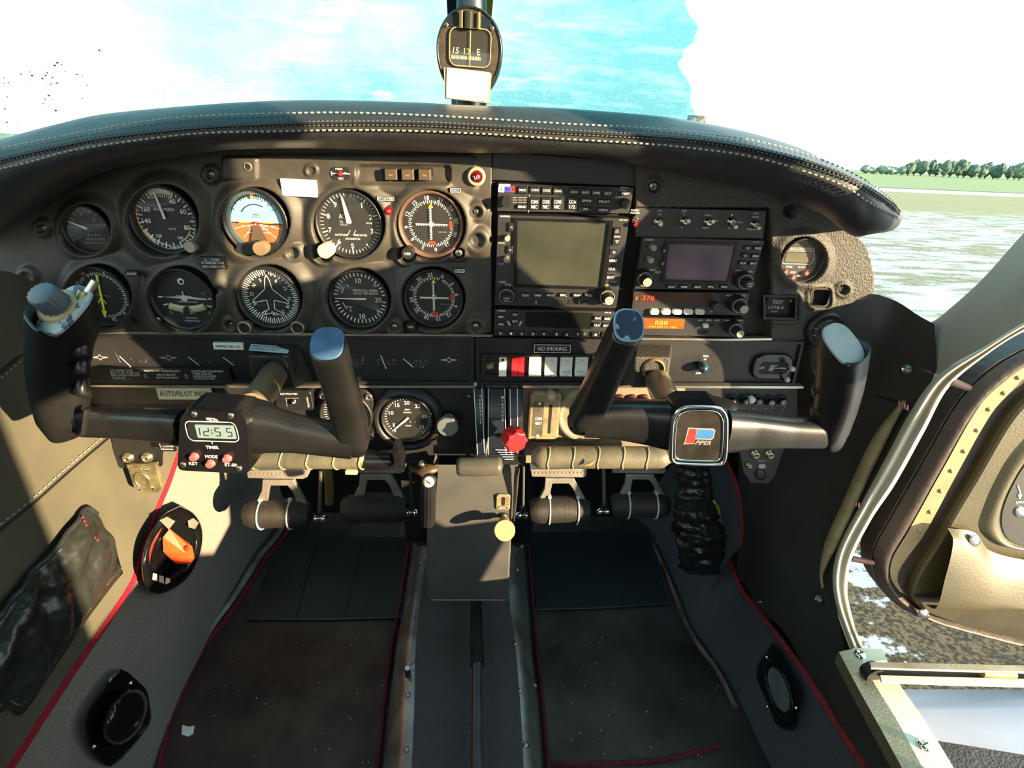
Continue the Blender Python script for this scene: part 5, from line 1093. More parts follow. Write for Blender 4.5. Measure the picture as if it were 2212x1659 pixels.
# ------------------------------------------------------------------ quadrant and levers
QB = mat('quadrant_blue_black', (20, 24, 32), .35, rvar=.05)
t = thing('throttle_quadrant', 'tall curved black throttle and mixture quadrant with thin white lines', 'control quadrant', A(1078, 985, -.03))
def arcstrip(b, x0t, x1t, x0b, x1b, m, y0=840, y1=985, bulge=.02, Y0=-.01, n=14):
    rows = []
    for i in range(n+1):
        k = i/n; y = y0+(y1-y0)*k; Y = Y0-bulge*math.sin(math.pi*(.12+.62*k))-.012*k
        xa = x0t+(x0b-x0t)*k; xc = x1t+(x1b-x1t)*k; pa, pc = A(xa, y, Y), A(xc, y, Y)
        rows.append([pa+V((0, .03, 0)), pa, pc, pc+V((0, .03, 0))])
    return b.grid(rows, m, False)
b = M()
for xs in ((1024, 1040, 1030, 1045), (1041, 1047, 1045, 1048), (1055, 1090, 1055, 1092), (1098, 1128, 1100, 1130)): arcstrip(b, *xs, QB)
arcstrip(b, 1040, 1130, 1040, 1130, DARKW, bulge=.014, Y0=-.004); b.build('curved_face', t)
b = M()
for a_, c_ in ((1023, 1031), (1040, 1046), (1054, 1054), (1089.5, 1093), (1101, 1104), (1117, 1118)): arcstrip(b, a_, a_+1.3, c_, c_+1.3, WHITE, bulge=.0206, Y0=-.0104)
def vtext(s, x, ya, yb, size):
    for i, ch in enumerate(s): y = ya+(yb-ya)*i/(len(s)-1); k = (y-840)/145; b.text(pf(x+k*3, y, -.0108-.0206*math.sin(math.pi*(.12+.62*k))-.012*k), ch, 0, 0, size, WHITE, .0004, bold=.01)
vtext('THROTTLE', 1037, 856, 912, 5); vtext('MIXTURE', 1085, 858, 905, 6); vtext('LEAN', 1089, 955, 972, 3.5)
for i in range(5): b.line(pf(1093, 972+i*5, -.042), [(-22+i*5, 0), (16, 0)], 1.2, .0, WHITE)
b.build('white_markings', t)
b = M(); b.prism(pf(1080, 994, -.04), rr(112, 20, 3), -.03, .0, BLACK, 1.5, .001); b.build('quadrant_foot', t)
t = thing('throttle_lever', 'large grey cylindrical throttle handle at the foot of the quadrant', 'lever', A(1035, 1030, -.09))
S0, S1 = A(985, 1008, -.09), A(1086, 1007, -.09); rr_ = .0125
GH = mat('throttle_grey', (56, 54, 50), .35, bump=.1, bs=400, rvar=.08, col2=(66, 63, 57))
pr = [(0, .2), (.02, .75), (.06, .95), (.12, 1.0), (.5, 1.03), (.88, 1.0), (.94, .95), (.98, .75), (1, .2)]
M().tube([S0.lerp(S1, k) for k, _ in pr], [rr_*q_ for _, q_ in pr], GH, 28).build('handle', t)
M().tube([A(1052, 955, -.045), A(1048, 985, -.07), A(1044, 1000, -.085)], .003, ALUD, 8, sq=.6).build('stem', t)
t = thing('mixture_lever', 'bright red star shaped mixture knob right of the throttle', 'lever', A(1119, 985, -.08))
st = [(math.cos(2*math.pi*i/16)*(27 if i % 2 == 0 else 23), math.sin(2*math.pi*i/16)*(27 if i % 2 == 0 else 23)) for i in range(16)]
TM = fr(A(1117, 957, -.085), (.93, .37, 0), (0, 0, 1), dep(A(1117, 957, -.085))/F)
M().prism(TM, st, -.02, 0, RED, 3, .002).build('knob', t, bevel=.0006)
M().tube([A(1128, 950, -.062), A(1112, 960, -.03)], .003, ALUD, 8).build('stem', t)

# padded rolls under the panel
ROLL = mat('worn_vinyl_roll', (66, 64, 54), .5, bump=.4, bs=500, col2=(84, 80, 66), cs=26, dist=.001, rvar=.06)
def roll(name, label, x0, x1, yt, yb, ribs, m, Y=-.045, tear=None, xend=None):
    t = thing(name, label, 'padding', A((x0+x1)/2, yb, Y)); n = 40; ym = (yt+yb)/2; secs = []
    hgt = dep(A((x0+x1)/2, ym, Y))/F*(yb-yt)/2
    for i in range(n+1):
        k = i/n; x = x0+(x1-x0)*k; c = A(x, ym, Y); g = 1-.06*max([math.exp(-((x-rx)/2.2)**2) for rx in ribs] or [0])
        e_ = min(1, .55+k*8, .55+(1-k)*8)
        secs.append([c+V((0, -math.cos(a)*hgt*1.05*g*e_, math.sin(a)*hgt*g*e_)) for a in [2*math.pi*j/24 for j in range(24)]])
    M().sweep(secs, m, True).build('padded_roll', t)
    for rx in ribs:
        c = A(rx, ym, Y); M().tube([c+V((.004*(1-abs(math.sin(a)))*-1, -math.cos(a)*hgt*1.06, math.sin(a)*hgt*1.01)) for a in [R(-100+200*j/14) for j in range(15)]], .0013, mat('rib_cord', (104, 97, 76), .6), 6).build('piping_rib', t)
    return t
t1 = roll('padded_roll', 'dusty ribbed padded roll below the left yoke arm', 533, 792, 967, 1013, (556, 617, 674, 731, 786), ROLL)
t2 = roll('padded_roll', 'plain black glossy end of padding right of the dusty left roll', 788, 852, 972, 1014, (), GLOSSB, Y=-.043)
pxpoly([(846, 974), (852, 1008), (868, 1018), (870, 1008), (858, 976)], -.07, .03, GLOSSB, 1).build('end_bracket', t2)
t3 = roll('padded_roll', 'dusty ribbed padded roll with a torn orange edge below the right yoke', 1148, 1446, 964, 1012, (1186, 1239, 1292, 1345, 1396), ROLL)
M().tube([A(1262, 1006, -.066), A(1275, 1002, -.068), A(1284, 997, -.069)], [.001, .0028, .001], mat('torn_foam', (196, 128, 76), .8), 8, sq=.4).build('torn_patch', t3, label='torn orange foam edge')

# ------------------------------------------------------------------ pedestal
PED = mat('pedestal_paint', (60, 60, 60), .5, bump=.25, bs=200, col2=(70, 69, 66), cs=16, rvar=.08, dist=.0006)
t = thing('pedestal', 'sloping dark grey centre pedestal plate under the throttle', 'pedestal', A(1012, 1295, .05))
rows = []
for x0, x1, y, Y in ((936, 1119, 1004, -.035), (943, 1119, 1022, -.033), (938, 1114, 1085, -.018), (924, 1104, 1137, -.004), (923, 1102, 1150, 0), (922, 1100, 1220, .022), (923, 1099, 1280, .043), (926, 1097, 1292, .047), (930, 1094, 1296, .05)):
    p, q_ = A(x0, y, Y), A(x1, y, Y); rows.append([p+V((0, .03, 0)), p+V((0, .004, 0)), p+V((.002, 0, 0)), p.lerp(q_, .25), p.lerp(q_, .5), p.lerp(q_, .75), q_-V((.002, 0, 0)), q_+V((0, .004, 0)), q_+V((0, .03, 0))])
M().grid(rows, PED, False).build('plate', t)
M().tube([rows[3][1], rows[5][1], rows[7][1], rows[8][2], rows[8][6], rows[7][7], rows[5][7], rows[3][7]], .0012, ALUD, 6).build('edge_trim', t, label='thin bright edge around the lower plate')
fl = [[A(1113, 1008, -.04), A(1122, 1006, -.05), A(1123, 1014, -.05)], [A(1110, 1030, -.034), A(1118, 1026, -.05), A(1121, 1030, -.048)], [A(1109, 1075, -.022), A(1115, 1075, -.03), A(1117, 1078, -.028)], [A(1106, 1135, -.006), A(1109, 1136, -.01), A(1111, 1137, -.01)]]
M().grid(fl, PED).build('side_flange', t)
TS = fr(A(1087, 1085, -.021), (1, 0, 0), (0, -.27, 1), .00062)
b = M(); b.prism(TS, rr(34, 62, 8), -.001, .0008, mat('indicator_plate', (120, 110, 88), .5, .3), 1); b.prism(TS, rr(9, 34, 4, 4, 0, 6), .0008, .001, DARKW)
for i in range(4): b.line(TS, [(8, 18-i*8), (13, 18-i*8)], 1.2, .001, BLACK)
b.ringp(TS, rr(26, 16, 7, 4, 0, -20), rr(20, 10, 5, 4, 0, -20), .0008, .0014, ALUD); b.build('trim_indicator', t)
TS = fr(A(1088, 1116, -.012), (1, 0, 0), (0, -.27, 1), .00062)
M().prism(TS, circ(11, 20, 0, 4), -.001, .0006, DARKW).build('lever_slot', t)
t = thing('friction_knob', 'round tan friction knob standing out from the pedestal', 'knob', A(1090, 1172, -.05))
p0 = A(1089, 1116, -.014); p1 = A(1090, 1146, -.055); ax = (p1-p0).normalized(); M().tube([p0, p0.lerp(p1, .35)], .0042, mat('cream_stem', (200, 190, 160), .5), 14).tube([p0.lerp(p1, .3), p1-ax*.004], .008, mat('ribbed_brown', (90, 70, 46), .6), 24).build('stem', t)
TD = fr(p1, V((1, 0, 0)), V((0, .55, .83)), .00052)
M().lathe(TD, [(28, -.005), (30, -.003), (30, 0), (28, .001)], mat('tan_knob', (196, 160, 100), .5, col2=(206, 172, 112), cs=60), 40, flute=.01, nf=40).build('disc', t)
# ribbed black handle with white end
t = thing('brake_handle', 'black ribbed upright handle with a round white end, left of the pedestal', 'handle', A(925, 1135, -.05))
h1 = A(926, 1044, -.075); h0 = A(925, 1128, -.05); ax = (h1-h0).normalized(); xx = V((1, 0, 0)); xx = (xx-ax*xx.dot(ax)).normalized(); TH = fr(h0, xx, ax.cross(xx), 1)
Lh = (h1-h0).length; M().lathe(TH, [(.0092, -.002), (.0102, .003), (.0100, Lh*.8), (.0095, Lh)], BLACK, 48, flute=.05, nf=12).build('grip', t)
TE = fr(A(926, 1041, -.086), (1, 0, 0), (0, .35, .94), .00058); M().lathe(TE, [(17, -.008), (17, -.001), (15, 0)], BLACK, 28, cap=True).build('end_collar', t); b = M().lathe(TE, [(13, 0), (12.5, .0012), (.1, .0014)], KEYW, 24)
b.line(TE, [(-5, 4), (0, 0), (5, -5)], 2, .0018, BLACK).line(TE, [(-4, -1), (4, 1)], 1.5, .0018, BLACK); b.build('white_end', t, label='white disc with a black mark')
t = thing('bracket', 'small brown metal bracket above the ribbed black handle', 'bracket', A(905, 1015, -.03))
M().grid([[A(880, 1002, -.02), A(910, 1002, -.03), A(945, 1006, -.03)], [A(885, 1012, -.03), A(915, 1018, -.045), A(950, 1012, -.04)], [A(890, 1018, -.03), A(912, 1030, -.05), A(940, 1022, -.045)]], mat('brown_metal', (60, 48, 38), .5, .4)).build('plate', t, solid=.002)
M().lathe(wf(911, 1003, -.04), [(7, -.004), (7, .001), (4, .003), (.1, .004)], CHROME, 16).build('bolt', t)

# ------------------------------------------------------------------ rudder pedals
PRUB = mat('pedal_rubber', (30, 27, 25), .6, bump=.9, bs=40, stretch=(40, 1, 1), dist=.001, col2=(36, 33, 30))
PCAST = mat('pedal_casting', (122, 118, 112), .45, .6, bump=.2, bs=200, rvar=.08)
TIE = mat('cable_tie_white', (190, 188, 186), .5)
def pedal(label, dx, dy, Y, top, fr_, ties, rod, sc=1, rods=None, lev=1):
    """base measured on the pilot's outer pedal (centre 600,1110)"""
    X = lambda x, y, dY=0: A(600+(x-600)*sc+dx, 1100+(y-1100)*sc+dy, Y+dY)
    t = thing('rudder_pedal', label, 'pedal', X(600, 1143), 'rudder pedals')
    c = [X(533+135*k, 1112-4*math.sin(math.pi*k)) for k in [i/12 for i in range(13)]]; pr = [.72, .93, .99, 1, 1, 1, 1, 1, 1, 1, .99, .93, .72]
    b = M(); b.tube(c, [.0285*p*sc for p in pr], PRUB, 28, upv=(0, 0, 1)); rt_ = b.build('rubber_tread', t)
    for x in ties:
        cc = X(x, 1110); rr2 = .0291*sc; b = M(); b.tube([cc+V((0, -math.cos(a)*rr2, math.sin(a)*rr2)) for a in [R(-115+235*j/20) for j in range(21)]], .0018, TIE, 6); h_ = cc+V((0, .002, rr2+.003)); b.box(h_, (.006, .007, .006), TIE); b.build('cable_tie', rt_)
    o_ = [(553, 1086), (566, 1060), (568, 1036), (634, 1036), (648, 1062), (664, 1092), (642, 1084), (632, 1060), (622, 1048), (584, 1048), (580, 1064), (578, 1084)]
    T = lambda u, v, h=0: (lambda p: V((p.x, p.y-h, p.z)))(X(u, -v, .004)); M().prism(T, [(x, -y) for x, y in o_], -.006, .002, PCAST, 1, .001, back=True).build('casting', t)
    q_ = [(533, 1016), (536, 1032), (655, 1034), (664, 1030), (664, 1014)]
    T = lambda u, v, h=0: (lambda p: V((p.x, p.y-h, p.z)))(X(u, -v, -.004)); b = M().prism(T, [(x, -y) for x, y in q_], -.02, .002, PCAST, 1.5, .0015, back=True)
    for i in range(13): b.prism(T, rr(5, 4, 1, 2, 546+i*9, -1022), .002, .003, mat('tread_rust', (110, 84, 74), .7))
    b.build('toe_brake', t)
    if rods:
        for (xa, ya, xb, yb, r, m_) in rods: M().tube([A(xa, ya, Y-.0), A(xb, yb, Y+.0)], r, m_, 10).build('push_rod', t)
        xa, ya = rods[0][2], rods[0][3]; b = M()
        b.tube([A(xa-3, ya-4, Y), A(xa-7, ya+14, Y)], .0035, BLACK, 8).tube([A(xa+4, ya-4, Y), A(xa+7, ya+14, Y)], .0035, BLACK, 8)
        for q2 in (-9, 7): b.lathe(wf(xa+q2, ya+16, Y-.004), [(8, -.004), (8, .001), (5, .004), (.1, .005)], CHROME, 14)
        b.build('clevis', t)
    return t
ROD = mat('rod_steel', (150, 144, 136), .3, .8)
pedal('pilot left rudder pedal with two white cable ties, partly in sunlight', 0, 0, .15, 0, 0, (568, 631), 1, rods=[(693, 1018, 690, 1105, .0032, ROD)])
t = pedal('pilot right rudder pedal in deep shadow with a plain black tread', 210, -12, .15, 0, 0, (), 1, rods=[(886, 1020, 889, 1092, .003, mat('rod_dark', (70, 68, 66), .4, .7))])
pedal('passenger left rudder pedal with two cable ties, beside the pedestal', 608, -8, .15, 0, 0, (576, 641), 1, sc=.93, rods=[(1131, 1008, 1130, 1098, .0028, ROD)])
pedal('passenger right rudder pedal with two cable ties, farthest right and darkest', 781, -18, .17, 0, 0, (571, 637), 1, sc=.9, rods=[(1304, 1008, 1305, 1090, .0034, ROD)])
t = thing('rod', 'thick bright steering rod standing between the two pilot pedals', 'rod', A(712, 1080, .2)); M().tube([A(706, 1000, .17), A(712, 1050, .19), A(712, 1086, .2)], .0085, mat('rod_yellow', (190, 170, 110), .3, .8), 16).build('tube', t)
t = thing('foam_block', 'small pale yellow block under the left padded roll', 'block', A(760, 1022, .0)); M().box(A(760, 1018, .0), (.018, .01, .006), mat('pale_yellow', (220, 216, 150), .5)).build('tube', t, bevel=.001)
# ------------------------------------------------------------------ floor things
def zpoly(pts, Z, d, m, b=None, bev=0):
    b = b or M(); P = [FZ(x, y, Z) for x, y in pts]; n = len(P)
    return b.add([p-V((0, 0, d)) for p in P]+P, [(i, (i+1) % n, n+(i+1) % n, n+i) for i in range(n)]+[tuple(range(n, 2*n))], m)
MAT_ = mat('vinyl_mat', (30, 29, 28), .42, bump=.3, bs=260, col2=(36, 35, 32), cs=8, rvar=.1)
t = thing('floor_mat', 'black vinyl heel mat with two seams on the pilot side floor', 'mat', FZ(700, 1250, 0)); zpoly([(598, 1162), (535, 1338), (700, 1337), (866, 1332), (886, 1160)], .005, .004, MAT_).build('mat', t)
for a_, c_ in (((684, 1172), (640, 1336)), ((782, 1176), (745, 1335))): M().tube([FZ(*a_, .005), FZ(*c_, .005)], .0016, BLACK, 6).build('seam', t)
M().tube([FZ(598, 1162, .005), FZ(535, 1338, .005), FZ(700, 1338, .005), FZ(866, 1333, .005)], .0016, mat('mat_edge', (44, 52, 48), .5), 6).build('edge_welt', t)
t = thing('floor_mat', 'dark blue black vinyl heel mat on the passenger side floor', 'mat', FZ(1300, 1240, 0)); zpoly([(1140, 1150), (1160, 1316), (1300, 1312), (1449, 1303), (1404, 1148)], .005, .004, mat('vinyl_mat_blue', (19, 20, 25), .5, bump=.3, bs=260, col2=(22, 24, 29), cs=8, rvar=.1)).build('mat', t)
M().tube([FZ(1160, 1317, .005), FZ(1300, 1313, .005), FZ(1449, 1304, .005), FZ(1404, 1148, .005)], .0014, mat('mat_edge'), 6).build('edge_welt', t)
# centre tunnel
TUNC = mat('tunnel_carpet', (56, 50, 52), .95, bump=1, bs=800, col2=(68, 61, 62), cs=500, dist=.002)
RAILM = mat('rail_metal', (108, 96, 92), .38, .7, bump=.25, bs=60, col2=(140, 132, 128), cs=20, rvar=.1)
lo = [(897, 1182), (880, 1300), (862, 1400), (850, 1500), (834, 1659), (820, 1800)]; li = [(924, 1182), (905, 1310), (897, 1420), (895, 1522), (889, 1659), (884, 1800)]
ri = [(1100, 1182), (1101, 1297), (1114, 1400), (1124, 1522), (1131, 1659), (1138, 1800)]; ro = [(1128, 1182), (1137, 1300), (1144, 1400), (1154, 1500), (1167, 1659), (1180, 1800)]
HT = .085
LO = [FZ(x-6, y, .0) for x, y in lo]; LM = [FZ(a_[0]+(c_[0]-a_[0])*.3, a_[1], HT*.85) for a_, c_ in zip(lo, li)]; LI = [FZ(x, y, HT) for x, y in li]; RI = [FZ(x, y, HT) for x, y in ri]; RM = [FZ(a_[0]+(c_[0]-a_[0])*.7, a_[1], HT*.85) for a_, c_ in zip(ri, ro)]; RO = [FZ(x+4, y, .0) for x, y in ro]
t = thing('centre_tunnel', 'carpeted centre floor tunnel with worn bare metal rails along both edges', 'floor tunnel', FZ(1005, 1500, 0))
MI = [p.lerp(q_, .5)+V((0, 0, .004)) for p, q_ in zip(LI, RI)]
M().grid(loft([LI, MI, RI], 30, 10), TUNC).build('carpet_top', t)
M().grid(loft([LO, [p.lerp(q_, .5)+V((-.002, 0, .012)) for p, q_ in zip(LO, LM)], LM, [p+V((-.0, 0, .006)) for p in [a_.lerp(c_, .5) for a_, c_ in zip(LM, LI)]], LI], 30, 14), RAILM).build('side_rail', t)
M().grid(loft([RI, [p+V((0, 0, .006)) for p in [a_.lerp(c_, .5) for a_, c_ in zip(RM, RI)]], RM, [p.lerp(q_, .5)+V((.002, 0, .012)) for p, q_ in zip(RO, RM)], RO], 30, 14), RAILM).build('side_rail', t)
fp = M(); fp.grid([[V((x, LO[0].y+.02, z)) for x in (LO[0].x-.02, RO[0].x+.02)] for z in (0, .4)], DARKW); fp.build('front_cover', t)
for x, y, Z in ((881, 1500, HT), (878, 1618, HT), (1114, 1390, HT), (1124, 1492, HT), (1136, 1608, HT), (1128, 1180, HT*.9), (910, 1215, HT), (1118, 1230, HT), (1156, 1480, HT*.5)):
    T = fr(FZ(x, y, Z+.002), (1, 0, 0), (0, 1, 0), .0006); M().lathe(T, [(7 if y != 1608 else 9, -.002), (6.5, .001), (3, .0025), (.1, .002)], SCREW, 14).build('rivet', t)
for off, P, m_ in ((-.009, LO, PIPED), (.010, RO, PIPED)):
    M().tube(spl([p+V((off, 0, .003)) for p in P], 30), .0075, m_, 8, sq=.6).build('trim_%d' % (12 if off < 0 else 13), kind='structure')
# small black peg on the left rail
t = thing('rail_peg', 'small black peg with a pale top standing on the left tunnel rail', 'peg', FZ(882, 1462, HT)); p = FZ(882, 1460, HT); M().tube([p, p+V((-.001, .002, .016))], .0048, BLACK, 14).build('peg', t); M().tube([p+V((-.001, .002, .016)), p+V((-.001, .002, .018))], .0042, KEYW, 14).build('cap', t, label='pale cap')
M().tube(spl([FZ(885, 1438, HT+.006), FZ(892, 1432, HT+.012), FZ(902, 1422, HT+.006)], 8), .0008, mat('red_wire', (80, 20, 24), .6), 6).build('wire', t, label='thin dark red wire')
# flap lever
t = thing('flap_lever', 'long floor lever with a ribbed black grip and metal tip on the centre tunnel', 'lever', FZ(1030, 1500, HT))
Zl = .115; a0 = FZ(1027, 1283, Zl+.008); a1 = FZ(1028, 1300, Zl+.008); a2 = FZ(1031, 1436, Zl+.01); a3 = FZ(1031, 1700, Zl+.0)
M().tube([a0, a0.lerp(a1, .3), a1], [.006, .0078, .0078], ALU, 20).build('tip', t, label='pale metal tip')
TH = fr(a1, (1, 0, 0), V((0, 0, 1)), 1)
b = M(); secs = []
for k, r_ in ((0, .0098), (.04, .0105), (.5, .0108), (.95, .0112), (.97, .0122), (1.0, .0122)):
    c = a1.lerp(a2, k); secs.append([c+V((math.cos(q_)*r_*(1+.05*math.cos(14*q_)), 0, math.sin(q_)*r_*(1+.05*math.cos(14*q_)))) for q_ in [2*math.pi*j/56 for j in range(56)]])
b.sweep(secs, BLACK, True).build('ribbed_grip', t)
M().tube([a2, a3, a3+V((0, -.3, -.01))], [.0088, .0095, .0095], mat('lever_tube', (56, 54, 58), .35, .5, rvar=.08), 20).build('tube', t)
# left rail strip and red piping at the foot of the carpeted side
RS = [(612, 1128), (582, 1172), (560, 1196), (500, 1290), (424, 1392), (392, 1450), (374, 1490), (345, 1560), (322, 1659)]
b = M(); P1 = [FZ(x-4, y, .022) for x, y in RS[:6]]; P2 = [FZ(x+12, y, .018) for x, y in RS[:6]]; P0 = [p+V((-.004, 0, -.012)) for p in P1]
t = thing('floor_rail', 'thin worn aluminium edge rail between the side carpet and pilot floor', 'rail', FZ(500, 1300, 0)); M().grid(loft([P0, P1, P2], 40, 6), RAILM).build('rail', t, solid=.001)
for nm, pts, r_ in (('trim_14', [(x+22, y) for x, y in RS], .007), ('trim_15', [(x-10, y) for x, y in RS[5:]], .006)):
    M().tube(spl([FZ(x, y, .004) for x, y in pts], 50), r_, mat('crimson_piping', (116, 20, 42), .9, bump=.8, bs=600, col2=(74, 16, 30), cs=50), 8, sq=.5).build(nm, kind='structure')
b = M().tube(spl([FZ(x, y, .004) for x, y in ((1180, 1652), (1300, 1651), (1430, 1642), (1560, 1610))], 20), .007, PIPED, 8, sq=.5).build('trim_16', kind='structure')
M().tube(spl([FZ(x, y, .004) for x, y in ((1412, 1180), (1440, 1240), (1475, 1330), (1500, 1380), (1550, 1450), (1590, 1530))], 30), .008, mat('brown_edge', (60, 40, 38), .9, bump=.8, bs=500, col2=(92, 78, 74), cs=40), 8, sq=.5).build('trim_17', kind='structure')
# scrap and crumbs
b = M(); zpoly([(394, 1566), (392, 1586), (406, 1590), (417, 1584), (420, 1567), (408, 1570)], .003, .002, PAPER, b); b.build('paper_scrap', label='small torn scrap of white paper on the pilot side carpet', cat='paper scrap')
random.seed(3); b = M()
for i in range(90):
    x, y = (random.uniform(330, 860), random.uniform(1380, 1650)) if i % 2 else (random.uniform(1190, 1560), random.uniform(1370, 1640))
    if x < 420-(y-1400)*.3: continue
    p = FZ(x, y, .002); s_ = random.uniform(.0004, .0012); b.box(p, (s_*2, s_*2, s_), mat('crumb', (170, 160, 150), .8), rz=random.random()*3)
b.build('floor_crumbs', label='scattered pale crumbs of dirt over the dark floor carpet', cat='crumbs', kind='stuff')

# ------------------------------------------------------------------ left side wall fittings
def sxpoly(pts, X, d, m, b=None, bev=0, hb=None, sgn=1):
    b = b or M(); T = lambda u, v, h=0: SX(u, -v, X)+V((h*sgn, 0, 0)); return b.prism(T, [(x, -y) for x, y in pts], -d, 0, m, bev, hb)
FSO = [(389, 1092), (416, 1106), (435, 1133), (438, 1170), (426, 1216), (403, 1252), (371, 1275), (339, 1285), (318, 1275), (308, 1248), (306, 1216), (313, 1179), (330, 1143), (355, 1110)]
fso = [(v.x, v.y) for v in spl([(x, y, 0) for x, y in FSO+[FSO[0]]], 48)][:-1]
t = thing('fuel_selector', 'glossy black oval fuel selector with an orange pointer on the left side carpet', 'fuel selector', SX(340, 1285, -.53))
XF = -.532
def ring_s(k, X, cx_=374, cy_=1186): return [SX(cx_+(x-cx_)*k, cy_+(y-cy_)*k, X) for x, y in fso]
GL = mat('selector_gloss', (12, 12, 13), .08, spec=.8, coat=.5)
b = M(); b.sweep([ring_s(1.0, XF-.01), ring_s(1.0, XF+.003), ring_s(.95, XF+.008), ring_s(.80, XF+.009), ring_s(.70, XF+.004), ring_s(.62, XF-.004), ring_s(.3, XF-.006)], GL, True).build('oval_plate', t)
T = lambda u, v, h=0: SX(346+u, 1250-v, XF+.0075)+V((h, 0, 0)); b = M()
for i in range(3): b.flat(T, [(-18+i*14, -2-i*5), (-7+i*14, -6-i*5), (-8+i*14, 10-i*5), (-17+i*14, 12-i*5)], .001, mat('ink_cream') if i < 2 else WHITE)
b.build('off_mark', t)
SHC = mat('shield_chrome', (230, 225, 205), .25, .8)
T2 = lambda u, v, h=0: SX(360+u, 1130-v, XF+.010)+V((h, 0, 0)); M().flat(T2, [(-16, 6), (4, -14), (18, 4), (0, 14)], .0005, SHC).build('tank_mark', t)
T3 = lambda u, v, h=0: SX(419+u, 1133-v, XF+.010)+V((h, 0, 0)); M().flat(T3, [(-14, 8), (-2, 14), (10, 4), (2, -10), (-12, -6)], .0005, SHC).build('tank_mark', t)
pt = [(366, 1141), (414, 1180), (421, 1202), (415, 1219), (381, 1219), (353, 1196), (351, 1166)]
lo_ = [SX(x, y, XF) for x, y in pt]
P_ = lambda x, y, X: SX(x, y, X)
b = M(); q0 = [P_(366, 1141, XF+.008), P_(403, 1176, XF+.03), P_(416, 1180, XF+.03), P_(421, 1205, XF+.026), P_(413, 1219, XF+.016), P_(379, 1219, XF+.004), P_(352, 1192, XF), P_(351, 1160, XF+.002), P_(400, 1195, XF+.032)]
b.add(q0, [(0, 2, 1), (0, 1, 8), (1, 2, 8), (2, 3, 8), (3, 4, 8), (4, 5, 8), (5, 6, 8), (6, 7, 8), (7, 0, 8), (0, 7, 6), (0, 6, 5), (0, 5, 4), (0, 4, 3), (0, 3, 2)], ORANGE)
b.build('pointer', t, bevel=.0012, label='bright orange wedge pointer')
p = P_(404, 1185, XF+.0335); M().tube([p-V((.002, 0, 0)), p+V((.0012, 0, 0))], .0042, mat('orange_dark', (200, 50, 30), .4), 18).build('pivot', t)
VO = [(259, 1445), (276, 1452), (293, 1467), (316, 1490), (323, 1518), (326, 1559), (311, 1586), (279, 1623), (243, 1655), (220, 1650), (197, 1628), (182, 1573), (185, 1552), (198, 1525), (215, 1498), (240, 1462)]
VG = mat('vent_gloss', (10, 10, 11), .14, spec=.7)
vo = [(v.x, v.y) for v in spl([(x, y, 0) for x, y in VO+[VO[0]]], 48)][:-1]
def rs(pts, k, X, c): return [SX(c[0]+(x-c[0])*k, c[1]+(y-c[1])*k, X) for x, y in pts]
t = thing('air_vent', 'glossy black bulging air vent cover on the left side carpet', 'air vent', SX(255, 1655, -.53)); XV = -.528
M().sweep([rs(vo, 1, XV-.008, (258, 1552)), rs(vo, 1, XV+.002, (258, 1552)), rs(vo, .93, XV+.005, (258, 1552)), rs(vo, .3, XV+.005, (262, 1552))], VG, False).build('flange', t)
c_ = (268, 1550); ell = [(c_[0]+math.cos(2*math.pi*i/36)*50+math.sin(2*math.pi*i/36)*-10, c_[1]+math.sin(2*math.pi*i/36)*62-math.cos(2*math.pi*i/36)*14) for i in range(36)]
M().sweep([rs(ell, 1, XV+.003, c_), rs(ell, .99, XV+.012, c_), rs(ell, .94, XV+.021, c_), rs(ell, .84, XV+.028, c_), rs(ell, .68, XV+.033, c_), rs(ell, .45, XV+.036, c_), rs(ell, .2, XV+.0375, c_), rs(ell, .03, XV+.038, c_)], VG, True).build('rotating_cowl', t)
for x, y in ((284, 1476), (206, 1612)): p = SX(x, y, XV+.006); M().tube([p-V((.002, 0, 0)), p, p+V((.0015, 0, 0))], [.0036, .0036, .001], CHROME, 14).build('screw', t)
# gathered leather map pocket
PKL = mat('pocket_leather', (30, 32, 30), .32, bump=.9, bs=22, col2=(36, 38, 36), cs=8, rvar=.1, det=4, dist=.02)
pk_t = [(0, 1312), (40, 1262), (80, 1216), (120, 1165), (150, 1130), (180, 1100), (200, 1112)]
pk_b = [(0, 1500), (22, 1530), (42, 1545), (110, 1450), (180, 1345), (240, 1265), (263, 1238)]
def pkp(u, v):
    a_ = spl([(x, y, 0) for x, y in pk_t], 41)[round(u*40)]; c_ = spl([(x, y, 0) for x, y in pk_b], 41)[round(u*40)]; return a_.lerp(c_, v)
rows = []
ta = spl([(x-60 if i == 0 else x, y+70 if i == 0 else y, 0) for i, (x, y) in enumerate(pk_t)], 61); tb = spl([(x-110 if i == 0 else x, y+90 if i == 0 else y, 0) for i, (x, y) in enumerate(pk_b)], 61)
for j in range(25):
    v = j/24; row = []
    for i in range(61):
        u = i/60; q_ = ta[i].lerp(tb[i], v); bul = .022*math.sin(math.pi*min(1, v*.8+.2))*math.sin(math.pi*min(1, max(0, (u*.94+.03))))**.5
        w_ = .014*noise.noise(V((q_.x*.022, q_.y*.009, 3)))*(1-v*.3)+.006*math.sin(q_.x*.09+q_.y*.07+4*noise.noise(V((q_.x*.01, q_.y*.01, 0))))*max(0, 1-v*1.6)
        p = SX(q_.x, q_.y, -.552); row.append(p+V((bul+w_*min(1, bul*90), 0, 0)))
    rows.append(row)
t = thing('map_pocket', 'gathered black leather map pocket sewn to the left side wall', 'pocket', SX(120, 1450, -.55))
M().grid(rows, PKL).build('pouch', t, solid=.002)
M().tube([p+V((.001, 0, .001)) for p in rows[0]], .0035, LEATHER, 8).build('gathered_hem', t)
b = M(); P = spl([rows[22][i]+V((.0015, 0, 0)) for i in range(0, 61, 3)], 160)
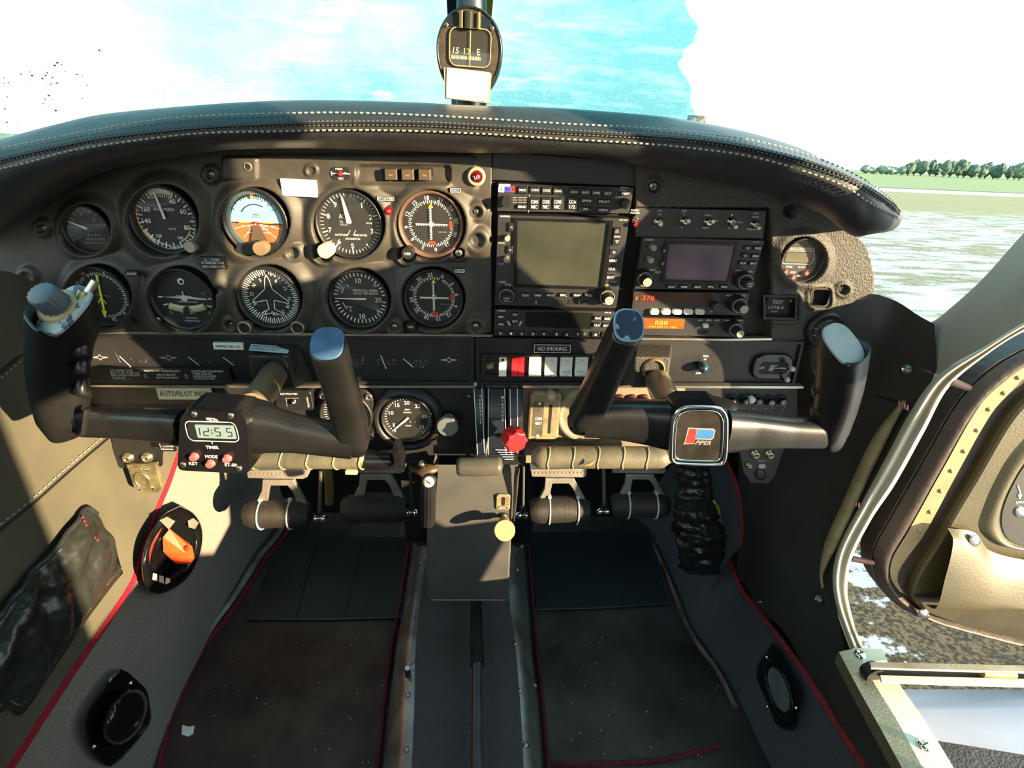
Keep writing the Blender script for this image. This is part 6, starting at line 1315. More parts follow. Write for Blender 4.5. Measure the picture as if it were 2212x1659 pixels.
for i in range(0, 159, 2): b.tube([P[i], P[i+1]], .0007, THREAD, 5)
b.build('stitching', t)
b = M(); P = spl([SX(x, y, -.535) for x, y in ((178, 1115), (184, 1130), (196, 1150), (212, 1168))], 16)
for i in range(0, 15, 2): b.tube([P[i], P[i+1]], .0011, mat('red_thread', (190, 40, 40), .8), 5)
b.build('red_stitching', t)
# headset sockets
def jackplate(label, Y, pts, jacks, m, extra, t_name='headset_socket'):
    t = thing('headset_socket', label, 'socket panel', A(pts[0][0], pts[-1][1], Y)); q = lambda u, v, h=0: (lambda p: V((p.x, p.y-h, p.z)))(A(u, -v, Y))
    b = M().prism(q, [(x, -y) for x, y in pts], -.004, 0, m, 1.5, .0008); extra(b, q, t); b.build('mounting_plate', t)
    for x, y, r_ in jacks: M().lathe(wf(x, y, Y), [(r_*1.35, 0), (r_*1.35, .002), (r_, .003), (r_, .006), (r_*.8, .007), (r_*.5, .007), (r_*.45, .001)], mat('jack_nickel', (170, 160, 132), .28, .9), 20, cap=True).prism(wf(x, y, Y-.0012), circ(r_*.45, 12), 0, .0001, DARKW).build('jack', t)
    return t
def ex1(b, q, t):
    b.line(q, [(274, -1003), (284, -1002), (275, -1008)], 1.6, .0006, WHITE); b.line(q, [(292, -1003), (312, -1003)], 3, .0006, INKDIM); b.line(q, [(324, -999), (343, -999)], 2, .0006, INKDIM); b.prism(q, [(292, -950), (290, -940), (336, -942), (336, -952)], 0, .003, BLACK)
jackplate('black headset socket plate below the left yoke arm', .02, [(240, 935), (246, 1005), (262, 1012), (348, 1008), (352, 935)], [(278, 988, 9), (319, 987, 9)], BLACK, ex1)
XP = pf(305, 1035, .012, .0); t = thing('microphone_socket', 'worn square metal microphone socket with three round contacts under the headset jacks', 'socket', XP(0, 0, 0))
b = M(); b.prism(XP, [(-22, 30), (-22, -18), (-8, -30), (26, -30), (38, -18), (42, 34)], -.006, 0, mat('socket_bracket', (78, 72, 54), .5, .4, col2=(110, 102, 76), cs=60), 1.5, .001); b.lathe(XP, [(17, 0), (17, .002), (14, .003), (13, .001)], mat('jack_nickel'), 30, 2, -2); 
for u, v in ((-4, 3), (8, 3), (2, -9)): b.prism(XP, circ(2.5, 10, u, v), .001, .0016, mat('jack_nickel'))
b.prism(XP, rr(26, 9, 3, 3, -4, 20), 0, .002, mat('jack_nickel'), 1); b.build('socket_body', t)
for u, v in ((-12, -20), (17, -19), (18, 20)): M().lathe(XP, [(4, 0), (3.5, .0015), (.1, .002)], CHROME, 12, u, v).build('screw', t)
b = M(); T = pf(362, 966, .0, .01); b.prism(T, rr(32, 18, 1), -.003, .0003, BLACK); b.text(T, 'ALL LOOSE ITEMS', 2, 2, 3.2, WHITE, .0006, w=24); b.text(T, 'SECURE BAG', 0, -4, 3.2, WHITE, .0006, w=22); b.line(T, [(-15, 7), (-13, -5)], 1.2, .0006, WHITE); b.build('placard', label='tiny black placard peeking out left of the timer hub', cat='placard')
def ex2(b, q, t):
    b.text(lambda u, v, h=0: q(1646+u, -995+v, h), 'HEADSET', 0, 0, 3.5, INKDIM, .0006, w=18); b.prism(q, rr(15, 9, 3, 3, 1645, -1006), 0, .002, mat('grey_knob'))
    b.lathe(lambda u, v, h=0: q(1642+u, -1024+v, h), [(12, 0), (11, .003), (6, .003)], BLACK, 20)
jackplate('dark headset socket plate hanging below the right end of the panel', -.0, [(1592, 950), (1605, 1020), (1622, 1044), (1660, 1046), (1674, 1030), (1700, 955)], [(1631, 980, 8), (1662, 980, 8), (1617, 1003, 5)], mat('dark_plate', (22, 24, 24), .45), ex2)

# ------------------------------------------------------------------ right side things
VR = [(1667, 1389), (1679, 1404), (1698, 1436), (1709, 1461), (1734, 1495), (1733, 1515), (1725, 1541), (1722, 1560), (1719, 1572), (1702, 1578), (1679, 1572), (1652, 1535), (1640, 1505), (1633, 1481), (1631, 1460), (1633, 1441), (1652, 1414)]
vr = [(v.x, v.y) for v in spl([(x, y, 0) for x, y in VR+[VR[0]]], 44)][:-1]; XQ = .512
t = thing('air_vent', 'dark oval air vent with a grey lens on the right side carpet', 'air vent', SX(1680, 1578, XQ)); c_ = (1682, 1490)
M().sweep([rs(vr, 1, XQ+.008, c_), rs(vr, 1, XQ-.002, c_), rs(vr, .92, XQ-.006, c_), rs(vr, .3, XQ-.006, c_)], mat('vent_satin', (14, 15, 16), .3), False).build('flange', t)
ell = [(c_[0]+math.cos(2*math.pi*i/36)*25+math.sin(2*math.pi*i/36)*14, c_[1]+math.sin(2*math.pi*i/36)*58+math.cos(2*math.pi*i/36)*6) for i in range(36)]
M().sweep([rs(ell, 1.15, XQ-.004, c_), rs(ell, 1.1, XQ-.012, c_), rs(ell, .95, XQ-.014, c_), rs(ell, .84, XQ-.010, c_)], mat('vent_satin'), True).build('cowl', t)
M().sweep([rs(ell, .84, XQ-.0098, c_), rs(ell, .8, XQ-.0105, c_)], mat('vent_lens', (84, 88, 90), .5, col2=(70, 74, 78), cs=50), False).build('lens', t, label='grey oval lens')
for x, y in ((1656, 1420), (1657, 1527), (1719, 1529)): p = SX(x, y, XQ-.007); M().tube([p, p-V((.002, 0, 0))], [.0036, .002], CHROME, 12).build('screw', t)
# crumpled leather sleeve
t = thing('leather_sleeve', 'crumpled black leather sleeve hanging in the right footwell', 'sleeve', A(1510, 1225, .12))
SLV = mat('sleeve_leather', (20, 20, 21), .3, bump=.8, bs=70, dist=.004, rvar=.1); secs = []
path = spl([(1495, 985, 0), (1500, 1040, 0), (1500, 1090, 0), (1508, 1140, 0), (1515, 1190, 0), (1512, 1228, 0)], 70); wd = [(985, 34), (1050, 36), (1100, 44), (1150, 54), (1190, 46), (1228, 42)]
for i, q_ in enumerate(path):
    c = A(q_.x, q_.y, .12); w_ = interp(wd, q_.y)*dep(c)/F; f = 1+.035*math.sin(i*1.35+2*math.sin(i*.3))+.05*math.sin(i*.61)
    secs.append([c+V((math.cos(a)*w_*(f+.30*noise.noise(V((math.cos(a)*2, i*.33, math.sin(a)*2)))), math.sin(a)*w_*.5*(f+.45*noise.noise(V((math.cos(a)*3, i*.38, 5)))), .004*noise.noise(V((a, i*.2, 1))))) for a in [2*math.pi*j/40 for j in range(40)]])
M().sweep(secs, SLV).build('sleeve', t)
t = thing('yellow_tag', 'crumpled yellow plastic tag stuck behind the leather sleeve', 'tag', A(1545, 1150, .16)); b = M(); pts = [(1522, 1098), (1548, 1090), (1558, 1102), (1561, 1140), (1550, 1150), (1535, 1122), (1524, 1118)]; pxpoly(pts, .14, .02, mat('yellow_plastic', (200, 170, 40), .4), 3, b=b); b.build('tag', t)
b = M(); P = spl([A(x, y, .12) for x, y in ((1535, 1122), (1550, 1130), (1560, 1150), (1561, 1168))], 14); b.tube(P, .0022, BLACK, 8); b.tube([p+V((-.008, -.003, -.004)) for p in P], .0014, mat('worn_brass'), 6); b.build('ring', t, label='dark curved ring')
# small right wall details
for x, y, m_ in ((1763, 1294, SCREW), (1951, 799, SCREW)):
    p = SX(x, y, .522); b = M().tube([p+V((.006, 0, 0)), p, p-V((.0015, 0, 0))], [.0072, .0066, .003], mat('fastener_ring', (86, 88, 82), .35, .8), 20).tube([p-V((.001, 0, 0)), p-V((.003, 0, 0))], [.003, .002], CHROME, 10)
    b.build('wall_fastener', label='round metal fastener in the dark leather %s' % ('low on the right wall' if y > 1000 else 'beside the windscreen pillar'), cat='fastener')
M().tube([SX(1630, 1301, .522), SX(1645, 1300, .52), SX(1648, 1312, .524)], .0012, CHROME, 6).build('wire_clip', label='small bright wire clip above the right red piping', cat='clip')

# sill plate and door stay
SILL = mat('treadplate', (150, 140, 118), .35, .8, bump=.8, bs=30, stretch=(1, 60, 60), col2=(176, 166, 142), cs=30, dist=.001)
zs = .315
t = thing('door_sill_plate', 'ribbed worn metal tread plate along the door sill', 'sill plate', FZ(1950, 1550, zs))
a_ = [(1812, 1408), (1850, 1480), (1900, 1570), (1950, 1662), (2010, 1780)]; c_ = [(1850, 1400), (1885, 1470), (1940, 1560), (1995, 1662), (2060, 1780)]; d_ = [(1905, 1402), (1935, 1465), (2000, 1560), (2062, 1662), (2130, 1780)]
rA = [FZ(x, y, zs-.004) for x, y in a_]; rB = [FZ(x, y, zs) for x, y in c_]; rC = [FZ(x, y, zs-.002) for x, y in d_]
M().grid(loft([[p+V((0, 0, -.02)) for p in rA], rA], 20, 3), SILL).build('inner_lip', t); M().grid(loft([rA, rB], 20, 4), SILL).build('ribbed_plate', t)
M().grid(loft([rB, rC], 20, 4), CREAM).build('outer_ledge', t); M().grid(loft([rC, [p+V((0, 0, -.30)) for p in rC]], 20, 4), CREAM).build('outer_face', t)
for x, y in ((1859, 1413), (1997, 1610)): T = fr(FZ(x, y, zs+.001), (1, 0, 0), (0, 1, 0), .0006); M().lathe(T, [(12, -.001), (11, .001), (6, .003), (.1, .003)], CHROME, 20).line(T, [(-6, -2), (6, 2)], 2.5, .0034, BLACK).build('screw', t)
t = thing('door_stay', 'bright metal door stay channel reaching out over the wing', 'door stay', FZ(1900, 1460, zs+.01))
P1 = [FZ(1878, 1443, zs+.02), FZ(2330, 1456, zs+.02)]; P2 = [FZ(1900, 1470, zs+.004), FZ(2330, 1490, zs+.004)]
ch = M(); 
for (ya, yb, xa, za, zb, m_) in ((1434, 1446, 1878, .022, .024, ALU), (1446, 1462, 1895, .010, .008, mat('channel_dark', (60, 50, 40), .4, .5)), (1462, 1476, 1900, .014, .014, CREAM)):
    ch.grid([[FZ(xa, ya, zs+za), FZ(2050, ya+4, zs+za), FZ(2400, ya+12, zs+za)], [FZ(xa+3, yb, zs+zb), FZ(2050, yb+5, zs+zb), FZ(2400, yb+14, zs+zb)]], m_, False)
ch.build('channel', t, solid=.003)
M().tube([FZ(1875, 1440, zs+.006), FZ(1892, 1462, zs+.006)], .012, BLACK, 14).build('pivot', t); M().tube([FZ(2120, 1452, zs+.02), FZ(2190, 1456, zs+.02)], .006, mat('worn_brass'), 12).build('slider', t)
# ------------------------------------------------------------------ door leaf
DY = -.02
t = thing('open_door', 'open cabin door with moulded olive inner panel and dark rubber seal, seen through the doorway', 'door', A(1950, 1310, DY))
dk = [(2420, 670), (2212, 752), (2136, 795), (2072, 857), (1995, 985), (1912, 1130), (1884, 1185), (1882, 1215), (1886, 1243), (1908, 1280), (1951, 1316), (2021, 1347), (2212, 1398), (2420, 1450)]
DT = lambda u, v, h=0: (lambda p: V((p.x, p.y-h, p.z)))(A(u, -v, DY))
pl = [(v.x, -v.y) for v in spl([(x, y, 0) for x, y in dk], 60)]+[(2420, -1450), (2420, -670)]
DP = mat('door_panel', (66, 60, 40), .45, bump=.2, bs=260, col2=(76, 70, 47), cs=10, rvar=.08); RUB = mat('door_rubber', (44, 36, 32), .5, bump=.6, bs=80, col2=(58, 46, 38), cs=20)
M().prism(DT, pl[:-1], -.03, 0, RUB, back=True).build('door_shell', t)
def dstrip(A_, B_, hA, hB, m, name, n=50, lab=None, mid=None):
    a_ = [(v.x, v.y) for v in spl([(x, y, 0) for x, y in A_], n)]; c_ = [(v.x, v.y) for v in spl([(x, y, 0) for x, y in B_], n)]
    ra = [DT(x, -y, hA) for x, y in a_]; rb = [DT(x, -y, hB) for x, y in c_]; rows = [ra, rb]
    if mid: rows = loft([ra, [p.lerp(q_, .5)+V((0, -mid, 0)) for p, q_ in zip(ra, rb)], rb], n, 8)
    return M().grid(rows, m).build(name, t, label=lab)
s1 = [(2420, 672), (2212, 754), (2138, 798), (2074, 860), (1998, 987), (1915, 1132), (1886, 1187), (1885, 1215), (1890, 1242), (1912, 1278), (1955, 1313), (2023, 1344), (2420, 1446)]
s2 = [(2420, 705), (2212, 785), (2168, 815), (2112, 868), (2035, 1000), (1955, 1145), (1925, 1195), (1918, 1220), (1920, 1245), (1938, 1272), (1970, 1300), (2030, 1330), (2420, 1430)]
dstrip(s1, s2, .002, .004, RUB, 'rubber_seal', mid=.012)
s3 = [(2420, 735), (2212, 808), (2180, 838), (2135, 888), (2060, 1020), (1990, 1150), (1950, 1205), (1935, 1232), (1934, 1252), (1948, 1276), (1975, 1298), (2032, 1326), (2420, 1426)]
dstrip(s2[:9]+[s2[9]], s3[:9]+[s3[9]], .006, .006, mat('door_cream', (136, 114, 82), .45, bump=.2, bs=50, col2=(152, 130, 96), cs=16), 'cream_frame', lab='cream painted edge with a row of rivets')
for k in range(9):
    x, y = [(2190, 812), (2160, 845), (2128, 880), (2103, 925), (2075, 970), (2048, 1012), (2025, 1055), (2003, 1100), (1980, 1140)][k]; T = lambda u, v, h=0, x=x, y=y: DT(x+u, -y+v, h+.006); M().lathe(T, [(5, 0), (4, .002), (.1, .003)], mat('door_cream'), 10).build('rivet', t)
pn = [(2420, 770), (2300, 790), (2235, 825), (2170, 885), (2090, 1020), (2040, 1105), (2010, 1160), (1975, 1215), (1955, 1262), (1960, 1285), (1990, 1310), (2060, 1335), (2420, 1422)]
ppts = [(v.x, -v.y) for v in spl([(x, y, 0) for x, y in pn], 60)]
M().prism(DT, ppts, .0, .016, DP, 6, .008).build('inner_panel', t)
# armrest moulding: upper well and lower shelf
well = [(2420, 900), (2300, 905), (2240, 935), (2190, 985), (2160, 1035), (2142, 1080), (2138, 1115), (2150, 1145), (2180, 1160), (2300, 1172), (2420, 1180)]
well2 = [(2420, 870), (2290, 875), (2225, 905), (2165, 965), (2128, 1030), (2105, 1085), (2095, 1120), (2105, 1140), (2140, 1162), (2290, 1185), (2420, 1200)]
def wl(pts, h): return [DT(v.x, -v.y, h) for v in spl([(x, y, 0) for x, y in pts], 60)]
M().grid(loft([wl(well2, .016), [p.lerp(q_, .5)+V((0, -.004, 0)) for p, q_ in zip(wl(well2, .02), wl(well, .02))], wl(well, .018), wl([(x+8, y-2) for x, y in well], .006)], 60, 14), DP).build('well_rim', t)
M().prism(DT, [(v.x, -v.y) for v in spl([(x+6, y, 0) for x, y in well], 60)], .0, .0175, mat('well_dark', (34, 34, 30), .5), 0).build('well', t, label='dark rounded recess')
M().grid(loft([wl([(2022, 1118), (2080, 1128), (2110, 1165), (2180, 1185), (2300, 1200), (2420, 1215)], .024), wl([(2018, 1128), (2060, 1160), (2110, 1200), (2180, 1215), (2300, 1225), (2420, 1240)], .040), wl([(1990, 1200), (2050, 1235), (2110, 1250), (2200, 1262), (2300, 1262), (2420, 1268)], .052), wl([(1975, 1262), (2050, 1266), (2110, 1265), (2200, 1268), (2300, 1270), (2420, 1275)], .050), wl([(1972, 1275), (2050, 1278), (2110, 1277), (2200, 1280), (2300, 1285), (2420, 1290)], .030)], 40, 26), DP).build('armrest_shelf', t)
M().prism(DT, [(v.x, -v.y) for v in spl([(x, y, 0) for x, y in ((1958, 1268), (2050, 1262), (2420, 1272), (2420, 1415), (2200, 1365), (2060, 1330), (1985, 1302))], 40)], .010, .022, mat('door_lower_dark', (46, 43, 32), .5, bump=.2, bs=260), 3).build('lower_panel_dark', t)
for x, y, h_ in ((2069, 1137, .034), (1975, 1303, .024), (2182, 1089, .019)): T = lambda u, v, h=0, x=x, y=y, h_=h_: DT(x+u, -y+v, h+h_); M().lathe(T, [(11, -.002), (11, .001), (7, .002), (5, .004), (.1, .004)], CHROME, 20).build('screw', t)
b = M(); T = lambda u, v, h=0: DT(2180+u, -1055+v, h+.018); b.line(T, [(-4, 22), (1, 8), (0, -4)], 2, .0008, WHITE); b.line(T, [(-3, 2), (0, -5), (4, 3)], 2, .0008, WHITE); b.text(T, 'LATCH', 2, -13, 4.5, WHITE, .0008, w=18); b.build('latch_marks', t)
M().lathe(lambda u, v, h=0: DT(2222+u, -1235+v, h+.05), [(26, -.01), (25, .004), (18, .009), (6, .01)], CHROME, 28).build('handle_boss', t, label='bright round door handle boss')
t = thing('hinge_rod', 'dark red hinge rod between the door frame and the open door', 'hinge', SX(1860, 1207, .56)); M().tube([SX(1836, 1206, .56), A(1890, 1216, DY+.005)], .0045, mat('hinge_maroon', (26, 10, 12), .5), 12).build('rod', t)
t = thing('hinge_rod', 'short dark upper hinge link where the door meets the frame', 'hinge', SX(2070, 830, .56)); M().tube([SX(2050, 822, .55), A(2092, 838, DY+.005)], .005, mat('hinge_maroon'), 12).build('rod', t)
# wing
t = thing('wing', 'white wing surface seen under the door stay', 'wing', FZ(2100, 1560, .12)); WZ = .17
WINGM = mat('wing_paint', (210, 208, 224), .35, col2=(196, 194, 212), cs=6, rvar=.08)
def wz(x, y, dz=0): return FZ(x, y, WZ+dz)
YE = FZ(2040, 1486, WZ).y; M().grid(loft([[V((.575, YE+.01, WZ-.06)), V((1.2, YE+.02, WZ-.06)), V((3.5, YE+.04, WZ+.05))], [V((.575, YE-.0, WZ-.01)), V((1.2, YE, WZ)), V((3.5, YE+.02, WZ+.12))], [V((.575, -.45, WZ+.01)), V((1.2, -.45, WZ+.03)), V((3.5, -.45, WZ+.16))], [V((.575, -1.4, WZ+.0)), V((1.2, -1.4, WZ+.02)), V((3.5, -1.3, WZ+.18))]], 30, 30), WINGM).build('skin', t)
b = M(); b.grid([[wz(1960, 1590, .03), wz(2100, 1612, .035), wz(2330, 1650, .04)], [wz(2010, 1700, .03), wz(2100, 1720, .035), wz(2330, 1760, .04)]], mat('wing_walk', (52, 50, 54), .8, bump=1, bs=300), False); b.build('walkway', t, label='dark rough walkway strip')

# ------------------------------------------------------------------ windscreen
m = bpy.data.materials.new('dirty_sky_tinted_windscreen'); m.use_nodes = True; N = m.node_tree.nodes; L = m.node_tree.links; N.clear()
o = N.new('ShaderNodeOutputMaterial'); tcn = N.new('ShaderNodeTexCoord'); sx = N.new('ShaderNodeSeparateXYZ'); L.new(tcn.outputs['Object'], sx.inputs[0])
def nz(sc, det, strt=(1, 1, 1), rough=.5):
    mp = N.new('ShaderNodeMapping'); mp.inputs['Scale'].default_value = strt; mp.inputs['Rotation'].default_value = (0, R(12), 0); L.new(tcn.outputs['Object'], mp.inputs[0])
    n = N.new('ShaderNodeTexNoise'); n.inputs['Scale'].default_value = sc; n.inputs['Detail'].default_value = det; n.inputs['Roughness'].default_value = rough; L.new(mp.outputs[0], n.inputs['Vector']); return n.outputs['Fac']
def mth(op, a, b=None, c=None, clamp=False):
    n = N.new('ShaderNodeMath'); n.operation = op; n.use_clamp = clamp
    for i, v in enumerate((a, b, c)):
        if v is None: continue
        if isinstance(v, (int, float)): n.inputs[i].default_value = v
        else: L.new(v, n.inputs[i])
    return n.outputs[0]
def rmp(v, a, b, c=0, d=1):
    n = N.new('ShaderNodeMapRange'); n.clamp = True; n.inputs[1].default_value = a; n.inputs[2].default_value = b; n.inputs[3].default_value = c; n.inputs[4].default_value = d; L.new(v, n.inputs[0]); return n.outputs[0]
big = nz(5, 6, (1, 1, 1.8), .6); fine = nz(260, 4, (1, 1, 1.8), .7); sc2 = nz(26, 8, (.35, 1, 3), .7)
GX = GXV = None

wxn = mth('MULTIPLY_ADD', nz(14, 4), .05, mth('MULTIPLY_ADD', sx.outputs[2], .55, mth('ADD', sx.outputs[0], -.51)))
sky_tint_r = rmp(wxn, .342, .352, 1, 0)            # teal sky tone painted into the glass, ending right of the centre post
sky_tint_l = rmp(sx.outputs[0], -.46, -.16, .72, 1)
sky_tint = mth('MULTIPLY', sky_tint_r, sky_tint_l)
sky_tint = mth('MULTIPLY', sky_tint, rmp(big, .2, .6, .65, 1))
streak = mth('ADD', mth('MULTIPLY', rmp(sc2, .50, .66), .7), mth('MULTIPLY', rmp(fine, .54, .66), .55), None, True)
streak = mth('MULTIPLY', streak, sky_tint_r)
tr = N.new('ShaderNodeBsdfTransparent'); mx = N.new('ShaderNodeMix'); mx.data_type = 'RGBA'; L.new(sky_tint, mx.inputs[0]); mx.inputs[6].default_value = (1, 1, 1, 1); mx.inputs[7].default_value = (.11, .33, .345, 1); L.new(mx.outputs[2], tr.inputs[0])
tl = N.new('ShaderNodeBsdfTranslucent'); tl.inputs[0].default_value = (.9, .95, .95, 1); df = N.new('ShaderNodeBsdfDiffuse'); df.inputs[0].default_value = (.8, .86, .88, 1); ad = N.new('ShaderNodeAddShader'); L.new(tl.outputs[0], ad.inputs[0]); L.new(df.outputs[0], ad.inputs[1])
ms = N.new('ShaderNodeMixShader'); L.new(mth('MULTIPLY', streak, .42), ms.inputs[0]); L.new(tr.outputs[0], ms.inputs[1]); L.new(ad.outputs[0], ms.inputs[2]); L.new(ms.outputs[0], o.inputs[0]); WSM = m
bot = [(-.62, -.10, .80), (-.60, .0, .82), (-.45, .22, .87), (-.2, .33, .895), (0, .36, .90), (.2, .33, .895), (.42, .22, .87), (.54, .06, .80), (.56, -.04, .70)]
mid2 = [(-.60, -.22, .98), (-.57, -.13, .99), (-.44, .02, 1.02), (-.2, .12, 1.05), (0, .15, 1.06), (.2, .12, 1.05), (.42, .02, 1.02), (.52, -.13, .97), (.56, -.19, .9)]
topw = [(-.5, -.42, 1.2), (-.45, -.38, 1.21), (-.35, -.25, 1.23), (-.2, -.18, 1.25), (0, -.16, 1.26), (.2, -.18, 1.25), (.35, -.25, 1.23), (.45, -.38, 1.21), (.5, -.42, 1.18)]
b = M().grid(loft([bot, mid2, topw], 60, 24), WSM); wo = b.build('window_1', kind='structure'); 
# keep texture space in world units so that the painted tint edge sits where measured
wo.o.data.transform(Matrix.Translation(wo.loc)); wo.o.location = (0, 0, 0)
# water drops on the left part
random.seed(11); b = M(); DROP = mat('water_drop', (110, 132, 134), .15, spec=.8)
for i in range(46):
    x = random.uniform(0, 235)*random.random()**.3; y = random.uniform(130, 290)+random.random()*20-x*.12
    if y > interp(crest, x)-8: continue
    d = ray(x, y); t_ = (.02+(x/235)*.1-CAM.y)/d.y; p = CAM+d*t_; s_ = random.uniform(.0005, .0016)
    b.tube([p+V((-s_, 0, 0)), p, p+V((s_, 0, s_*.3))], [s_*.3, s_*.8, s_*.3], DROP, 6)
b.build('window_drops', kind='structure')
# centre post
t = thing('windscreen_post', 'yellow green and dark centre post of the windscreen behind the compass', 'post', V((0, .30, .9)))
YG = mat('primer_yellow', (200, 190, 74), .45, col2=(214, 204, 90), cs=20); PBL = mat('post_dark', (30, 46, 56), .4)
def post(x0, x1, m, Y0, Y1, dY=0, nm='strip'):
    a0 = A(x0[0], 235, Y0); a1 = A(x1[0], 235, Y0); c0_ = A(x0[1], -40, Y1); c1 = A(x1[1], -40, Y1); c0_ = c0_+(c0_-a0)*.42; c1 = c1+(c1-a1)*.42
    M().add([a0, a1, c1, c0_]+[p+V((0, .012, 0)) for p in (a0, a1, c1, c0_)], [(0, 1, 2, 3), (4, 7, 6, 5), (0, 3, 7, 4), (1, 5, 6, 2)], m).build(nm, t)
post((976, 963), (1046, 1068), YG, .24, .06, nm='primed_strip'); post((976, 963), (1003, 992), PBL, .225, .045, nm='dark_strip'); post((1028, 1040), (1050, 1042), PBL, .23, .05, nm='dark_strip')
# compass
CY = .0; T = wf(1014, 108, CY, -2); s_ = T.s
t = thing('compass', 'round black magnetic compass reading 15 12 E above the glareshield', 'compass', T(0, -80, 0))
CB = mat('compass_case', (44, 40, 36), .35, bump=.3, bs=300, col2=(58, 52, 46), cs=80); CR = mat('compass_rim', (20, 22, 24), .25)
eg = lambda k: [(math.cos(2*math.pi*i/48)*72*k, (math.sin(2*math.pi*i/48)*(80 if math.sin(2*math.pi*i/48) > 0 else 96))*k+(0)) for i in range(48)]
b = M(); b.sweep([[T(u*.8, v*.85, -.05) for u, v in eg(1)], [T(u, v, -.03) for u, v in eg(1)], [T(u, v, -.002) for u, v in eg(1)], [T(u, v, .002) for u, v in eg(.965)], [T(u, v, .002) for u, v in eg(.93)], [T(u, v, -.001) for u, v in eg(.92)]], CR, True).build('rim', t)
b = M(); b.prism(T, eg(.93), -.004, .0005, CB)
wn = rr(86, 68, 14, 5, 2, 4); b.ringp(T, rr(92, 74, 17, 5, 2, 4), wn, .0, .003, CB, -.004); b.line(T, rr(88, 70, 15, 4, 2, 4), 1.6, .0032, mat('gold_edge', (216, 190, 110), .35, .4), closed=True); b.build('face', t)
b = M(); b.prism(T, wn, -.006, .0009, DIAL)
for s, x in (('15', -29), ('12', -5), ('E', 20)): b.text(T, s, x, -3, 12, mat('compass_ink', (232, 226, 150), .5), .0014, shear=.15 if s == '15' else 0)
for i in range(22): b.line(T, [(-37+i*2.9, -18), (-37+i*2.9, -13 if i % 2 else -11.5)], 1.4, .0014, mat('compass_ink'))
b.build('card', t); M().prism(T, rr(1.6, 66, .5, 1, 2, 2), .003, .0036, mat('gold_edge')).build('lubber_line', t); M().flat(T, wn, .0028, GLASS).build('glass', t)
b = M(); b.prism(T, [(-58, 42), (-46, 58), (-20, 66), (20, 66), (46, 54), (38, 40), (-50, 40)], .001, .0016, mat('compass_recess', (14, 24, 34), .3))
for x, w_, m_ in ((-18, 10, mat('brass_ridge', (150, 130, 84), .25, .8)), (-2, 20, mat('brass_ridge')), (18, 9, mat('brass_ridge'))): b.tube([T(x, 38, .004), T(x, 68, .006)], w_/2*s_, m_ if x != -2 else mat('ridge_dark', (60, 58, 52), .2, .6), 14)
b.build('adjuster', t)
for x in (-50, 47): screw(t, lambda u, v, h=0, x=x: T(x+u, 42+v, h), 5, .001)
b = M(); b.prism(T, [(-52, -38), (-50, -96), (48, -100), (50, -42)], .002, .014, mat('card_holder', (120, 112, 96), .4, .3), 0); b.prism(T, [(-45, -38), (-46, -95), (42, -97), (46, -41)], .0142, .0152, mat('white_sticker')); b.build('card_holder', t, label='blank white correction card in a metal holder')
M().tube([T(0, 70, -.03), T(-2, 110, -.03), T(-4, 160, -.03), T(-4, 330, -.0)], [.017, .016, .015, .014], PBL, 18).build('arm', t)
M().tube([A(1010, 195, .02), A(1012, 235, .02)], .014, PBL, 14).build('foot', t)
# ------------------------------------------------------------------ outside ground
def gz(X, Y): return -.80-(.051)*Y-.012*X
g = bpy.data.materials.new('snowy_field'); g.use_nodes = True; N = g.node_tree.nodes; L = g.node_tree.links
P = N['Principled BSDF']; P.inputs['Roughness'].default_value = .9
tcn = N.new('ShaderNodeTexCoord'); sx = N.new('ShaderNodeSeparateXYZ'); L.new(tcn.outputs['Object'], sx.inputs[0])
n1 = nz(.9, 8, (1, 2.5, 1), .65); n2 = nz(14, 6, (1, 1, 1), .7); n3 = nz(.12, 4, (.3, 1, 1)); n5 = nz(60, 3)
def cmix(f, a, b):
    n = N.new('ShaderNodeMix'); n.data_type = 'RGBA'
    for i, v in ((0, f), (6, a), (7, b)):
        if isinstance(v, tuple): n.inputs[i].default_value = lin(v)
        else: L.new(v, n.inputs[i])
    return n.outputs[2]
grav = cmix(rmp(n5, .42, .58), (50, 40, 28), (132, 108, 76)); grav = cmix(rmp(n2, .55, .62), grav, (60, 52, 40))
snow = cmix(rmp(n2, .3, .7), (196, 202, 212), (236, 238, 242))
near = cmix(rmp(mth('ADD', n1, mth('MULTIPLY', n2, .35)), .74, .77), grav, snow)
midg = cmix(rmp(mth('ADD', n1, mth('MULTIPLY', n3, .5)), .70, .80), snow, cmix(rmp(n2, .4, .6), (120, 112, 80), (176, 170, 140)))
tan_ = cmix(rmp(n1, .4, .6), (170, 160, 110), (150, 150, 100)); grn = cmix(rmp(n1, .3, .7), (136, 156, 92), (152, 168, 108))
yy = sx.outputs[1]; c = cmix(rmp(yy, 3, 5), near, midg); c = cmix(rmp(mth('ADD', yy, mth('MULTIPLY', n1, 14)), 30, 33), c, tan_); c = cmix(rmp(yy, 50, 52), c, (236, 236, 232)); c = cmix(rmp(yy, 60, 61), c, (70, 72, 64)); c = cmix(rmp(yy, 63, 64), c, grn)
gm = N.new('ShaderNodeMix'); gm.data_type = 'RGBA'; gm.blend_type = 'MULTIPLY'; gm.inputs[0].default_value = 1; L.new(c, gm.inputs[6]); gm.inputs[7].default_value = (.56, .56, .56, 1); L.new(gm.outputs[2], P.inputs['Base Color'])
b = M(); xs = [-3000, -400, -60, -12, -4, -.8, .6, 1.2, 2.5, 5, 12, 60, 400, 3000]; ys = [-80, -10, -2, -.5, .5, 1.5, 3, 6, 14, 40, 120, 500, 4000]
b.grid([[V((x, y, gz(x, y))) for x in xs] for y in ys], g); go = b.build('ground', kind='structure'); go.o.data.transform(Matrix.Translation(go.loc)); go.o.location = (0, 0, 0)
